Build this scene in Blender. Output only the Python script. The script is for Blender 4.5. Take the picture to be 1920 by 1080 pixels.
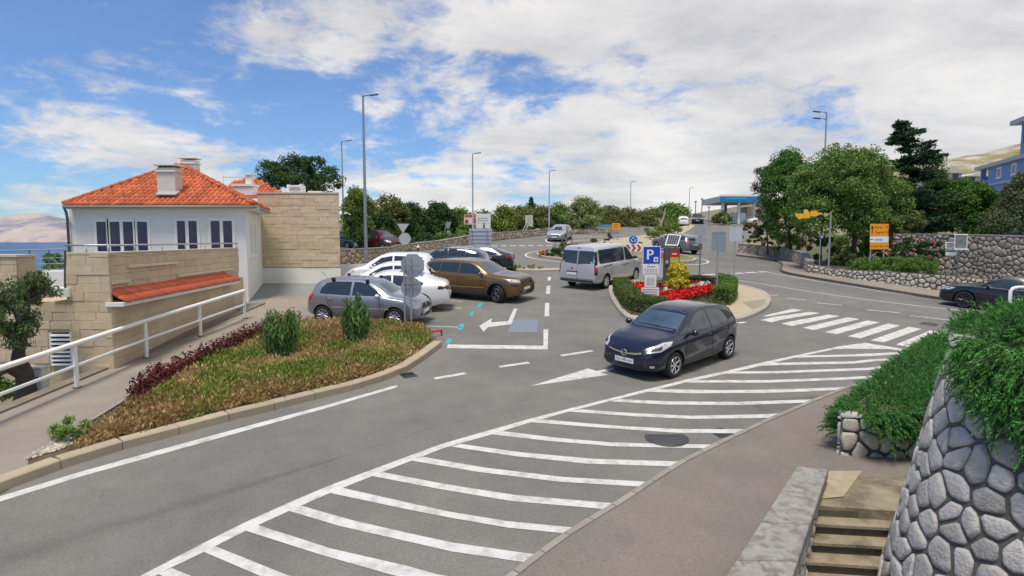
import bpy, bmesh, math, random
import numpy as np
from mathutils import Vector, Matrix
from mathutils.bvhtree import BVHTree
for o in list(bpy.data.objects): bpy.data.objects.remove(o)
SC = bpy.context.scene
COL = SC.collection
R = math.radians
rnd = random.Random(7)
NPR = np.random.default_rng(11)

# ------------------------------------------------------------------ camera
F = 1100.0; CH = 3.95; PITCH = math.atan(90 / 1100)
cam = bpy.data.cameras.new('camera'); camo = bpy.data.objects.new('camera', cam); COL.objects.link(camo)
camo.location = (0, 0, CH); camo.rotation_euler = (math.pi / 2 - PITCH, 0, 0)
cam.sensor_width = 36; cam.lens = 36 * F / 1920; cam.clip_start = 0.1; cam.clip_end = 60000
SC.camera = camo
# ------------------------------------------------------------------ light
SUN_EL, SUN_AZ = R(71), R(-152)      # azimuth measured from +Y towards +X : behind the camera, a little left, high
world = bpy.data.worlds.new('World'); SC.world = world; world.use_nodes = True
def build_world():
    nt = world.node_tree; N = nt.nodes; L = nt.links
    bg = N['Background']; bg.inputs['Strength'].default_value = 0.11
    sky = N.new('ShaderNodeTexSky'); sky.sky_type = 'NISHITA'; sky.sun_disc = False
    sky.sun_elevation = SUN_EL; sky.sun_rotation = SUN_AZ; sky.air_density = 1.0; sky.dust_density = 0.4; sky.ozone_density = 2.5
    tint = N.new('ShaderNodeMix'); tint.data_type = 'RGBA'; tint.blend_type = 'MULTIPLY'; tint.inputs[0].default_value = 1
    L.new(sky.outputs[0], tint.inputs[6]); tint.inputs[7].default_value = (0.40, 0.57, 0.78, 1)
    tc = N.new('ShaderNodeTexCoord'); sep = N.new('ShaderNodeSeparateXYZ'); L.new(tc.outputs['Generated'], sep.inputs[0])
    def math_(op, a, b=None, c=None):
        n = N.new('ShaderNodeMath'); n.operation = op
        for i, v in enumerate((a, b, c)):
            if v is None: continue
            if isinstance(v, (int, float)): n.inputs[i].default_value = v
            else: L.new(v, n.inputs[i])
        return n.outputs[0]
    zz = math_('ADD', math_('MAXIMUM', sep.outputs[2], 0.0), 0.24)
    cx = math_('DIVIDE', sep.outputs[0], zz); cy = math_('DIVIDE', sep.outputs[1], zz)
    cb = N.new('ShaderNodeCombineXYZ'); L.new(cx, cb.inputs[0]); L.new(cy, cb.inputs[1]); cb.inputs[2].default_value = 3.7
    def noise(scale, detail, rough, off, sx=1.0, dist=0.0):
        mp = N.new('ShaderNodeMapping'); mp.inputs['Location'].default_value = off; mp.inputs['Scale'].default_value = (sx, 1, 1)
        L.new(cb.outputs[0], mp.inputs[0]); n = N.new('ShaderNodeTexNoise'); L.new(mp.outputs[0], n.inputs['Vector'])
        n.inputs['Scale'].default_value = scale; n.inputs['Detail'].default_value = detail; n.inputs['Roughness'].default_value = rough
        n.inputs['Distortion'].default_value = dist
        return n.outputs['Fac']
    n1 = noise(1.25, 9, 0.60, CLOUD_OFF, 1.0, 0.25); n2 = noise(5.2, 8, 0.66, (5, 1, 0), 1.0, 0.3)
    n0 = noise(0.3, 2, 0.5, (4.3, 7.7, 2.1))
    cov = math_('ADD', math_('MULTIPLY', n1, 0.76), math_('MULTIPLY', n2, 0.29))
    cov = math_('ADD', cov, math_('MULTIPLY', math_('SUBTRACT', n0, 0.5), 0.35))
    cov = math_('ADD', cov, math_('ADD', math_('MULTIPLY', sep.outputs[0], 0.145), 0.022))
    # thin haze veil that closes towards the horizon
    cr = N.new('ShaderNodeValToRGB'); cr.color_ramp.interpolation = 'EASE'
    cr.color_ramp.elements[0].position = 0.465; cr.color_ramp.elements[0].color = (0.07, 0.07, 0.07, 1)
    cr.color_ramp.elements[1].position = 0.585; cr.color_ramp.elements[1].color = (1, 1, 1, 1)
    L.new(cov, cr.inputs[0])
    n3 = noise(2.1, 9, 0.62, (1.3, 6.2, 0), 0.7, 0.3)
    cr2 = N.new('ShaderNodeValToRGB'); cr2.color_ramp.elements[0].position = 0.36; cr2.color_ramp.elements[1].position = 0.64
    cr2.color_ramp.elements[0].color = (3.5, 3.45, 3.5, 1); cr2.color_ramp.elements[1].color = (5.2, 5.05, 4.85, 1)
    L.new(n3, cr2.inputs[0])
    mx = N.new('ShaderNodeMix'); mx.data_type = 'RGBA'
    L.new(math_('MULTIPLY', cr.outputs[0], 0.93), mx.inputs[0]); L.new(tint.outputs[2], mx.inputs[6]); L.new(cr2.outputs[0], mx.inputs[7])
    L.new(mx.outputs[2], bg.inputs[0])
CLOUD_OFF = (3.1, 2.2, 0.0)
build_world()
sl = bpy.data.lights.new('sun', 'SUN'); slo = bpy.data.objects.new('sun', sl); COL.objects.link(slo)
sl.energy = 2.3; sl.angle = R(18); sl.color = (1.0, 0.90, 0.76)
sd = Vector((math.sin(SUN_AZ) * math.cos(SUN_EL), math.cos(SUN_AZ) * math.cos(SUN_EL), math.sin(SUN_EL)))
slo.rotation_euler = (-sd).to_track_quat('-Z', 'Y').to_euler(); slo.location = (0, -10, 60)
SC.view_settings.view_transform = 'Standard'; SC.view_settings.look = 'None'; SC.view_settings.gamma = 1
SC.view_settings.use_curve_mapping = False
SC.view_settings.exposure = 0.72

# ------------------------------------------------------------------ ground shape
SL = 0.0652
CREASES = ((9.0, None), (25.0, None), (None, 50.0), (None, 110.0))
def h(x, y):
    return SL * min(y, 110) + 0.03 * max(0, min(y, 110) - 50) - 0.06 * max(0, min(x, 25) - 9)
cp, sp_ = math.cos(PITCH), math.sin(PITCH)
def ray(px, py):
    u = (px - 960) / F; v = (540 - py) / F
    return (u, cp + v * sp_, -sp_ + v * cp)
def G(px, py, dz=0.0):
    """the spot on the ground (or dz above it) seen at a photo position"""
    d = ray(px, py); e = 0.0; x = y = 0
    for _ in range(40):
        t = (CH - dz - e) / (SL * d[1] - d[2]); x, y = t * d[0], t * d[1]; e = h(x, y) - SL * y
    return Vector((x, y, h(x, y) + dz))
def A(px, py, Y):
    d = ray(px, py); t = Y / d[1]
    return Vector((t * d[0], Y, CH + t * d[2]))
def AZ(px, py, z):
    d = ray(px, py); t = (z - CH) / d[2]
    return Vector((t * d[0], t * d[1], z))

# ------------------------------------------------------------------ materials
MATS = {}
def mat(name, col, rough=0.8, var=0.0, scale=4.0, bump=0.0, bscale=60.0, metal=0.0, coat=0.0, spec=0.5, col2=None, c2scale=0.6,
        c2lo=0.45, c2hi=0.6, objrand=0.0, islrand=0.0, transl=0.0, emit=None, speck=None, detail=6.0, trans=0.0, ior=1.45):
    if name in MATS: return MATS[name]
    m = bpy.data.materials.new(name); MATS[name] = m; m.use_nodes = True
    nt = m.node_tree; N = nt.nodes; L = nt.links; b = N['Principled BSDF']
    b.inputs['Roughness'].default_value = rough; b.inputs['Metallic'].default_value = metal
    b.inputs['Coat Weight'].default_value = coat; b.inputs['Coat Roughness'].default_value = 0.06
    b.inputs['Specular IOR Level'].default_value = spec; b.inputs['Transmission Weight'].default_value = trans; b.inputs['IOR'].default_value = ior
    c = (*col, 1)
    tc = N.new('ShaderNodeTexCoord'); vec = tc.outputs['Object']
    ge = N.new('ShaderNodeNewGeometry'); pos = ge.outputs['Position']
    out = None
    rgb = N.new('ShaderNodeRGB'); rgb.outputs[0].default_value = c; out = rgb.outputs[0]
    def tex(s, d=detail, r=0.6):
        n = N.new('ShaderNodeTexNoise'); n.inputs['Scale'].default_value = s; n.inputs['Detail'].default_value = d; n.inputs['Roughness'].default_value = r
        L.new(pos, n.inputs['Vector']); return n.outputs['Fac']
    if col2:
        rp = N.new('ShaderNodeMapRange'); rp.inputs[1].default_value = c2lo; rp.inputs[2].default_value = c2hi
        L.new(tex(c2scale), rp.inputs[0])
        mx = N.new('ShaderNodeMix'); mx.data_type = 'RGBA'; L.new(rp.outputs[0], mx.inputs[0]); L.new(out, mx.inputs[6]); mx.inputs[7].default_value = (*col2, 1); out = mx.outputs[2]
    def mul(fac_socket, amt):
        nonlocal out
        mr = N.new('ShaderNodeMapRange'); mr.inputs[3].default_value = 1 - amt; mr.inputs[4].default_value = 1 + amt
        L.new(fac_socket, mr.inputs[0])
        hs = N.new('ShaderNodeVectorMath'); hs.operation = 'SCALE'; L.new(out, hs.inputs[0]); L.new(mr.outputs[0], hs.inputs['Scale']); out = hs.outputs[0]
    if var: mul(tex(scale), var * 1.6)
    if speck: mul(tex(speck[0], 3, .7), speck[1])
    if objrand:
        oi = N.new('ShaderNodeObjectInfo'); mul(oi.outputs['Random'], objrand)
    if islrand: mul(ge.outputs['Random Per Island'], islrand)
    L.new(out, b.inputs['Base Color'])
    if bump:
        bp = N.new('ShaderNodeBump'); bp.inputs['Strength'].default_value = bump; bp.inputs['Distance'].default_value = 0.02
        L.new(tex(bscale, 4), bp.inputs['Height']); L.new(bp.outputs[0], b.inputs['Normal'])
    if transl:
        t = N.new('ShaderNodeBsdfTranslucent'); L.new(out, t.inputs[0]); ms = N.new('ShaderNodeMixShader'); ms.inputs[0].default_value = transl
        L.new(b.outputs[0], ms.inputs[1]); L.new(t.outputs[0], ms.inputs[2]); L.new(ms.outputs[0], N['Material Output'].inputs[0])
    if emit:
        b.inputs['Emission Color'].default_value = (*emit[0], 1); b.inputs['Emission Strength'].default_value = emit[1]
    return m
def srgb(r, g, b):
    f = lambda c: (c / 255 / 12.92) if c / 255 < 0.04045 else ((c / 255 + 0.055) / 1.055) ** 2.4
    return (f(r), f(g), f(b))
M_white = mat('white_paint', (0.78, 0.78, 0.76), 0.55, 0.04, 3)
M_black = mat('black_plastic', (0.015, 0.015, 0.017), 0.5)
M_galv = mat('galvanised_steel', (0.42, 0.44, 0.46), 0.45, 0.08, 6, metal=0.6)
M_signback = mat('sign_back', (0.36, 0.38, 0.42), 0.5, 0.05, 5, metal=0.3)

# ------------------------------------------------------------------ mesh helpers
def link(o): COL.objects.link(o); return o
LOCAL = set()
def mk(name, verts, faces, m, parent=None, smooth=False, local=False, center=True):
    verts = [Vector(v) for v in verts]
    c = Vector((0, 0, 0))
    if center and not local and verts:
        xs = [v.x for v in verts]; ys = [v.y for v in verts]; zs = [v.z for v in verts]
        c = Vector(((min(xs) + max(xs)) / 2, (min(ys) + max(ys)) / 2, min(zs)))
    me = bpy.data.meshes.new(name); me.from_pydata([v - c for v in verts], [], faces); me.update()
    if m: me.materials.append(m)
    if smooth: me.polygons.foreach_set('use_smooth', [True] * len(me.polygons))
    o = link(bpy.data.objects.new(name, me)); o.location = c
    if parent: attach(o, parent)
    return o
def attach(o, p):
    """children are built in world space and stay there (parents are unrotated), except under roots listed in LOCAL"""
    o.parent = p
    if p.name in LOCAL: LOCAL.add(o.name); return
    o.location = o.location - wloc(p)
def wloc(p):
    w = Vector(p.location)
    while p.parent: p = p.parent; w = w + p.location
    return w
def thing(name, label, cat, loc=(0, 0, 0), group=None):
    o = link(bpy.data.objects.new(name, None)); o.location = loc; o.empty_display_size = 0.2
    o['label'] = label; o['category'] = cat
    if group: o['group'] = group
    return o
def tag(o, label=None, cat=None, group=None, kind=None):
    if label: o['label'] = label
    if cat: o['category'] = cat
    if group: o['group'] = group
    if kind: o['kind'] = kind
    return o
class MB:
    def __init__(s): s.v = []; s.f = []
    def add(s, v, f):
        n = len(s.v); s.v += [Vector(a) for a in v]; s.f += [[i + n for i in q] for q in f]; return s
    def box(s, c, size, rot=None, bev=0.0):
        x, y, z = size[0] / 2, size[1] / 2, size[2] / 2
        if bev:
            b = min(bev, x * .9, y * .9, z * .9); V = []
            bm = bmesh.new(); bmesh.ops.create_cube(bm, size=1)
            for q in bm.verts: q.co = Vector((q.co.x * size[0], q.co.y * size[1], q.co.z * size[2]))
            bmesh.ops.bevel(bm, geom=bm.edges[:], offset=b, segments=1, affect='EDGES')
            bm.verts.index_update()
            V = [q.co.copy() for q in bm.verts]; Fc = [[q.index for q in f.verts] for f in bm.faces]; bm.free()
        else:
            V = [Vector((a, b_, c_)) for a in (-x, x) for b_ in (-y, y) for c_ in (-z, z)]
            Fc = [(0, 1, 3, 2), (4, 6, 7, 5), (0, 4, 5, 1), (2, 3, 7, 6), (0, 2, 6, 4), (1, 5, 7, 3)]
        if rot is not None: V = [rot @ q for q in V]
        c = Vector(c)
        return s.add([q + c for q in V], Fc)
    def frame(s, o, u, v, w, du, dv, dw):
        """box from corner o along three vectors"""
        o, u, v, w = Vector(o), Vector(u) * du, Vector(v) * dv, Vector(w) * dw
        V = [o + u * a + v * b + w * c for a in (0, 1) for b in (0, 1) for c in (0, 1)]
        return s.add(V, [(0, 1, 3, 2), (4, 6, 7, 5), (0, 4, 5, 1), (2, 3, 7, 6), (0, 2, 6, 4), (1, 5, 7, 3)])
    def tube(s, pts, r, n=8, cap=True):
        pts = [Vector(p) for p in pts]; rs = r if isinstance(r, (list, tuple)) else [r] * len(pts)
        V = []; up = None
        for i, p in enumerate(pts):
            t = (pts[min(i + 1, len(pts) - 1)] - pts[max(i - 1, 0)]).normalized()
            if up is None: up = t.orthogonal().normalized()
            a = (up - t * up.dot(t))
            a = a.normalized() if a.length > 1e-6 else t.orthogonal().normalized()
            b = t.cross(a); up = a
            V += [p + (a * math.cos(2 * math.pi * k / n) + b * math.sin(2 * math.pi * k / n)) * rs[i] for k in range(n)]
        Fc = []
        for i in range(len(pts) - 1):
            for k in range(n):
                k2 = (k + 1) % n; Fc.append((i * n + k, i * n + k2, (i + 1) * n + k2, (i + 1) * n + k))
        if cap: Fc += [tuple(range(n))[::-1], tuple((len(pts) - 1) * n + k for k in range(n))]
        return s.add(V, Fc)
    def lathe(s, prof, c=(0, 0, 0), n=16, axis='Z', closed=False):
        c = Vector(c); V = []; m = len(prof)
        for k in range(n):
            a = 2 * math.pi * k / n
            for r, z in prof:
                q = Vector((r * math.cos(a), r * math.sin(a), z))
                if axis == 'Y': q = Vector((q.x, q.z, q.y))
                V.append(q + c)
        Fc = []
        for k in range(n):
            k2 = (k + 1) % n
            for i in range(m - 1 + (1 if closed else 0)):
                i2 = (i + 1) % m
                Fc.append((k * m + i, k2 * m + i, k2 * m + i2, k * m + i2))
        return s.add(V, Fc)
    def plate(s, poly, nrm, th):
        """flat polygon with thickness"""
        P = [Vector(p) for p in poly]; n = len(P); w = Vector(nrm).normalized() * th
        V = P + [p - w for p in P]
        Fc = [tuple(range(n)), tuple(range(2 * n - 1, n - 1, -1))] + [(i, n + i, n + (i + 1) % n, (i + 1) % n) for i in range(n)]
        return s.add(V, Fc)
    def build(s, name, m, parent=None, smooth=False, local=False):
        return mk(name, s.v, s.f, m, parent, smooth, local)
def smooth_angle(o, ang=40):
    me = o.data
    me.polygons.foreach_set('use_smooth', [True] * len(me.polygons))
    try: me.set_sharp_from_angle(angle=R(ang))
    except Exception: pass
    return o

def flat_bm(polys):
    bm = bmesh.new()
    for poly in polys:
        try: bm.faces.new([bm.verts.new((p[0], p[1], 0)) for p in poly])
        except ValueError: pass
    return bm
def drape(bm, dz, dzf=None):
    for cxx, cyy in CREASES:
        if cxx is not None: bmesh.ops.bisect_plane(bm, geom=bm.verts[:] + bm.edges[:] + bm.faces[:], plane_co=(cxx, 0, 0), plane_no=(1, 0, 0), dist=1e-5)
        else: bmesh.ops.bisect_plane(bm, geom=bm.verts[:] + bm.edges[:] + bm.faces[:], plane_co=(0, cyy, 0), plane_no=(0, 1, 0), dist=1e-5)
    bmesh.ops.triangulate(bm, faces=bm.faces[:])
    bmesh.ops.recalc_face_normals(bm, faces=bm.faces[:])
    for v in bm.verts: v.co.z = h(v.co.x, v.co.y) + dz
    s = sum(f.normal.z * f.calc_area() for f in bm.faces)
    bm.normal_update()
    for f in bm.faces:
        if f.normal.z < 0: f.normal_flip()
def bm_obj(name, bm, m, parent=None, smooth=False):
    V = [v.co.copy() for v in bm.verts]; bm.verts.index_update(); Fc = [[v.index for v in f.verts] for f in bm.faces]; bm.free()
    return mk(name, V, Fc, m, parent, smooth)
def sheet(name, poly, m, dz, parent=None):
    bm = flat_bm([poly] if not isinstance(poly[0][0], (list, tuple, Vector)) else poly); drape(bm, dz); return bm_obj(name, bm, m, parent)
def slab(name, poly, m, top, depth=0.3, parent=None):
    """raised pad following the ground"""
    bm = flat_bm([poly]); drape(bm, top)
    ret = bmesh.ops.extrude_face_region(bm, geom=bm.faces[:])
    for v in [g for g in ret['geom'] if isinstance(g, bmesh.types.BMVert)]: v.co.z -= depth
    bmesh.ops.recalc_face_normals(bm, faces=bm.faces[:])
    return bm_obj(name, bm, m, parent)
def gp(L, dz=0.0): return [tuple(G(x, y, dz)[:2]) for x, y in L]
def resample(pts, step):
    pts = [Vector(p) for p in pts]; out = [pts[0].copy()]; acc = 0.0
    for a, b in zip(pts, pts[1:]):
        d = (b - a).length; pos = step - acc
        while pos < d: out.append(a.lerp(b, pos / d)); pos += step
        acc = d - (pos - step)
    return out
def catmull(pts, n=6):
    pts = [Vector(p) for p in pts]; out = []
    for i in range(len(pts) - 1):
        p0 = pts[max(i - 1, 0)]; p1 = pts[i]; p2 = pts[i + 1]; p3 = pts[min(i + 2, len(pts) - 1)]
        for k in range(n):
            t = k / n
            out.append(0.5 * ((2 * p1) + (p2 - p0) * t + (2 * p0 - 5 * p1 + 4 * p2 - p3) * t * t + (3 * p1 - p0 - 3 * p2 + p3) * t ** 3))
    out.append(pts[-1].copy()); return out
def offset2(pts, d):
    out = []
    for i, p in enumerate(pts):
        t = (Vector(pts[min(i + 1, len(pts) - 1)]) - Vector(pts[max(i - 1, 0)])); t = Vector((t.x, t.y)).normalized()
        out.append(Vector((p[0] - t.y * d, p[1] + t.x * d)))
    return out
def kerb_line(root, pts, m, width=0.15, top=0.13, length=1.0, gap=0.012, side=1, name='kerb_stone', bev=0.02, nomax=300):
    """kerb stones, one object each, along a ground polyline; side=+1 : stone lies to the left of the line"""
    P = resample([Vector((p[0], p[1])) for p in pts], length)
    for a, b in zip(P, P[1:]):
        t = (b - a); L = t.length; t.normalize(); n = Vector((-t.y, t.x)) * side
        a2 = a + t * gap / 2; b2 = b - t * gap / 2
        V = []
        for q in (a2, b2):
            zz = h(q.x, q.y)
            for off, z in ((0, -0.15), (0, top - bev), (bev, top), (width, top), (width, -0.15)):
                w = q + n * off; V.append((w.x, w.y, zz + z))
        Fc = [(i, i + 1, i + 6, i + 5) for i in range(4)] + [(4, 0, 5, 9), (4, 3, 2, 1, 0), (5, 6, 7, 8, 9)]
        if side < 0: Fc = [tuple(reversed(f)) for f in Fc]
        mk(name, V, Fc, m, root)

# text -> mesh
def text_mesh(s, size=1.0, extr=0.0, align='CENTER'):
    cu = bpy.data.curves.new('lettering', 'FONT'); cu.body = s; cu.size = size; cu.extrude = extr; cu.align_x = align; cu.align_y = 'CENTER'
    cu.resolution_u = 3
    ob = link(bpy.data.objects.new('lettering', cu)); dg = bpy.context.evaluated_depsgraph_get()
    me = bpy.data.meshes.new_from_object(ob.evaluated_get(dg)); V = [v.co.copy() for v in me.vertices]; Fc = [tuple(p.vertices) for p in me.polygons]
    bpy.data.objects.remove(ob); bpy.data.curves.remove(cu); bpy.data.meshes.remove(me)
    return V, Fc
def lettering(s, origin, u, v, size, m, parent, off=0.004, name='lettering', align='CENTER', bold=0.0, local=False):
    V, Fc = text_mesh(s, size, 0.0, align); u = Vector(u).normalized(); v = Vector(v).normalized(); n = u.cross(v); o = Vector(origin) + n * off
    VV = [o + u * p.x + v * p.y for p in V]
    return mk(name, VV, Fc, m, parent, local=local)
# ================================================================== SETTING
M_asph = mat('asphalt', (0.176, 0.172, 0.156), 0.92, 0.15, 1.6, 0.35, 90, col2=(0.142, 0.141, 0.133), c2scale=0.35, c2lo=0.40, c2hi=0.64, detail=9, speck=(38, .55))
M_asph2 = mat('asphalt_patch', (0.125, 0.124, 0.12), 0.92, 0.16, 3, 0.35, 90)
M_stain = mat('asphalt_tyre_wear', (0.145, 0.144, 0.14), 0.9, 0.3, 5, 0.3, 90)
M_paint = mat('road_paint', (0.56, 0.565, 0.55), 0.7, 0.10, 2.3, 0.2, 70, col2=(0.33, 0.33, 0.315), c2scale=5.0, c2lo=0.46, c2hi=0.74, speck=(45, .3))
M_teal = mat('teal_marking', (0.05, 0.36, 0.42), 0.7, 0.15, 8)
M_bluebox = mat('pale_blue_marking', (0.175, 0.205, 0.262), 0.85, 0.1, 6)
M_walk = mat('pavement_concrete', (0.265, 0.235, 0.195), 0.92, 0.10, 1.2, 0.3, 80, col2=(0.22, 0.20, 0.172), c2scale=0.5, detail=9, speck=(50, .22))
M_walk2 = mat('pavement_asphalt', (0.21, 0.183, 0.16), 0.93, 0.10, 1.5, 0.5, 120, col2=(0.188, 0.168, 0.152), c2scale=0.8, detail=10, speck=(36, .5))
M_kerb = mat('kerb_concrete', (0.37, 0.31, 0.225), 0.88, 0.12, 4, 0.2, 50, objrand=0.07)
M_kerb2 = mat('kerb_grey', (0.27, 0.25, 0.22), 0.9, 0.15, 5, 0.2, 60, objrand=0.1)
M_soil = mat('soil', (0.10, 0.075, 0.05), 0.95, 0.3, 6, 0.6, 30)
M_dry = mat('dry_ground', (0.23, 0.20, 0.135), 0.95, 0.25, 0.9, 0.5, 20, col2=(0.12, 0.13, 0.06), c2scale=0.35)
M_pavers = mat('island_pavers', (0.40, 0.34, 0.245), 0.9, 0.08, 3, 0.2, 40)
M_pavers2 = mat('island_pavers_dark', (0.27, 0.235, 0.18), 0.9, 0.12, 6, 0.3, 40)
M_iron = mat('cast_iron', (0.07, 0.07, 0.075), 0.6, 0.2, 20, 0.3, 40, metal=0.3)

def struct(o): o['kind'] = 'structure'; return o

def add_wear(m):
    """worn, oil-darkened wheel track and fine cracks in the asphalt (fixed to the ground)"""
    nt = m.node_tree; N = nt.nodes; L = nt.links; b = N['Principled BSDF']; src = b.inputs['Base Color'].links[0].from_socket
    g = N.new('ShaderNodeNewGeometry'); a0, a1 = G(40, 1036), G(640, 856); u = Vector((a1.x - a0.x, a1.y - a0.y, 0)); ln = u.length; u.normalize(); n = Vector((-u.y, u.x, 0))
    def vm(op, x, v):
        q = N.new('ShaderNodeVectorMath'); q.operation = op; L.new(x, q.inputs[0]); q.inputs[1].default_value = v; return q
    def ma(op, x, v=None, clamp=False):
        q = N.new('ShaderNodeMath'); q.operation = op; q.use_clamp = clamp
        for i, z in enumerate((x, v)):
            if z is None: continue
            if isinstance(z, (int, float)): q.inputs[i].default_value = z
            else: L.new(z, q.inputs[i])
        return q.outputs[0]
    rel = vm('SUBTRACT', g.outputs['Position'], (a0.x, a0.y, 0)).outputs[0]; d = vm('DOT_PRODUCT', rel, n).outputs['Value']; s = vm('DOT_PRODUCT', rel, u).outputs['Value']
    nz = N.new('ShaderNodeTexNoise'); nz.inputs['Scale'].default_value = 1.1; nz.inputs['Detail'].default_value = 5; L.new(g.outputs['Position'], nz.inputs['Vector'])
    d2 = ma('ABSOLUTE', ma('ADD', d, ma('MULTIPLY', ma('SUBTRACT', nz.outputs['Fac'], .5), .3))); wd = ma('MULTIPLY', ma('SUBTRACT', ln + .5, s), .30 / ln)
    f = ma('SUBTRACT', 1.0, ma('DIVIDE', d2, ma('MAXIMUM', wd, .02)), True); f = ma('MULTIPLY', f, ma('MULTIPLY', nz.outputs['Fac'], .95), True)
    vo = N.new('ShaderNodeTexVoronoi'); vo.feature = 'DISTANCE_TO_EDGE'; vo.inputs['Scale'].default_value = .33; di = vm('SCALE', nz.outputs['Color'], (0, 0, 0)); di.inputs['Scale'].default_value = 1.6
    ad = N.new('ShaderNodeVectorMath'); L.new(g.outputs['Position'], ad.inputs[0]); L.new(di.outputs[0], ad.inputs[1]); L.new(ad.outputs[0], vo.inputs['Vector'])
    n2 = N.new('ShaderNodeTexNoise'); n2.inputs['Scale'].default_value = .25; L.new(g.outputs['Position'], n2.inputs['Vector'])
    cr = ma('MULTIPLY', ma('LESS_THAN', vo.outputs['Distance'], .0035), ma('MULTIPLY', ma('SUBTRACT', n2.outputs['Fac'], .48), 4.0, True), True)
    f = ma('MAXIMUM', ma('MULTIPLY', f, .6), ma('MULTIPLY', cr, .45))
    mx = N.new('ShaderNodeMix'); mx.data_type = 'RGBA'; L.new(f, mx.inputs[0]); L.new(src, mx.inputs[6]); mx.inputs[7].default_value = (0.05, 0.05, 0.05, 1); L.new(mx.outputs[2], b.inputs['Base Color'])
add_wear(M_asph)

# ---- terrain: one sheet out to the horizon side, dropping to the sea on the left
def terrain_z(x, y):
    z = h(max(x, -40), max(min(y, 260), -30)) - 0.06
    d = max(0.0, -9.25 - x)
    if y < 29: z -= min(d * 1.2, 1.5) if y < 27 else min(d * 1.2, 1.5) * (29 - y) / 2
    lim = 13.5 if y < 29 else (13.5 + (y - 29) * 0.5)
    d2 = max(0.0, (-lim) - x)
    z -= d2 * 0.34
    if y > 100: z -= (y - 100) * 0.02 if x < 20 else 0
    if y > 90 and x < 6: z -= (y - 90) * 0.12 * min(1, (6 - x) / 20)
    if x > 36: z += (x - 36) * 0.16 * min(1.0, max(0.0, (y - 25) / 40.0))
    if 0.6 < x < 10 and y < 7.4: z -= 2.6
    return max(z, -26.0)
def grid_obj(name, xs, ys, zf, m):
    V = [(x, y, zf(x, y)) for y in ys for x in xs]; n = len(xs)
    Fc = [(j * n + i, j * n + i + 1, (j + 1) * n + i + 1, (j + 1) * n + i) for j in range(len(ys) - 1) for i in range(n - 1)]
    return mk(name, V, Fc, m, None, True, center=False)
xs = [-600, -400, -300, -220, -160, -120, -90, -70, -55, -45, -38, -32, -28, -24, -21, -19, -17, -15, -13, -12, -11, -10.5, -9.25, -5, 0, .5, 1.2, 5, 9, 9.9, 10.4, 14, 20, 25, 30, 36, 42, 50, 60, 75, 95, 120, 150, 200, 260]
ys = [-20, -10, 0, 5, 7.2, 7.6, 10, 14, 18, 22, 25, 27, 29, 32, 36, 40, 45, 50, 55, 60, 66, 72, 80, 90, 100, 110, 125, 140, 160, 190, 230, 280, 350, 430]
struct(grid_obj('ground', xs, ys, terrain_z, M_dry))

# ---- roads
road_poly = [(-9.0, 24.5), (-7.2, 17.0), (-6.9, 6.0), (-9.3, 4.0), (-30, 4.0), (-30, -8), (-1.0, -8), (-0.2, 4.5), (2.2, 8.3), (9.2, 13.6), (14, 14), (24, 8), (60, -12), (60, 17), (26.5, 28.3), (20.6, 34.6), (19.6, 40), (21.0, 46), (20.0, 51.5), (24.5, 63), (36, 84), (36, 108), (30, 109), (19, 96), (12, 72), (4, 75), (-20, 72), (-30, 60), (-30, 52), (-9, 47), (-9, 33)]
road = struct(sheet('road', road_poly, M_asph, 0.0))
EPS = 0.004
def mark(name, pxpoly, m=M_paint, dz=EPS): return sheet(name, gp(pxpoly), m, dz, road)
def band(name, top, bot, m=M_paint, dz=EPS): return mark(name, top + bot[::-1], m, dz)
def stripe_px(name, a, b, wd, m=M_paint, dz=EPS):
    """painted dash between two ground spots, wd metres wide"""
    a = G(*a); b = G(*b); t = (b - a); t = Vector((t.x, t.y)).normalized(); n = Vector((-t.y, t.x)) * wd / 2
    return sheet(name, [(a.x + n.x, a.y + n.y), (a.x - n.x, a.y - n.y), (b.x - n.x, b.y - n.y), (b.x + n.x, b.y + n.y)], m, dz, road)
def line_xy(name, pts, wd, m=M_paint, dz=EPS):
    l = offset2(pts, wd / 2); r = offset2(pts, -wd / 2)
    q = [[tuple(l[i]), tuple(l[i + 1]), tuple(r[i + 1]), tuple(r[i])] for i in range(len(l) - 1)]
    bm = flat_bm(q); bmesh.ops.remove_doubles(bm, verts=bm.verts[:], dist=1e-4); drape(bm, dz); return bm_obj(name, bm, m, road)
def line_px(name, px, wd, m=M_paint, dz=EPS, n=5):
    return line_xy(name, catmull([Vector((*G(x, y)[:2], 0)) for x, y in px], n), wd, m, dz)

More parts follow.
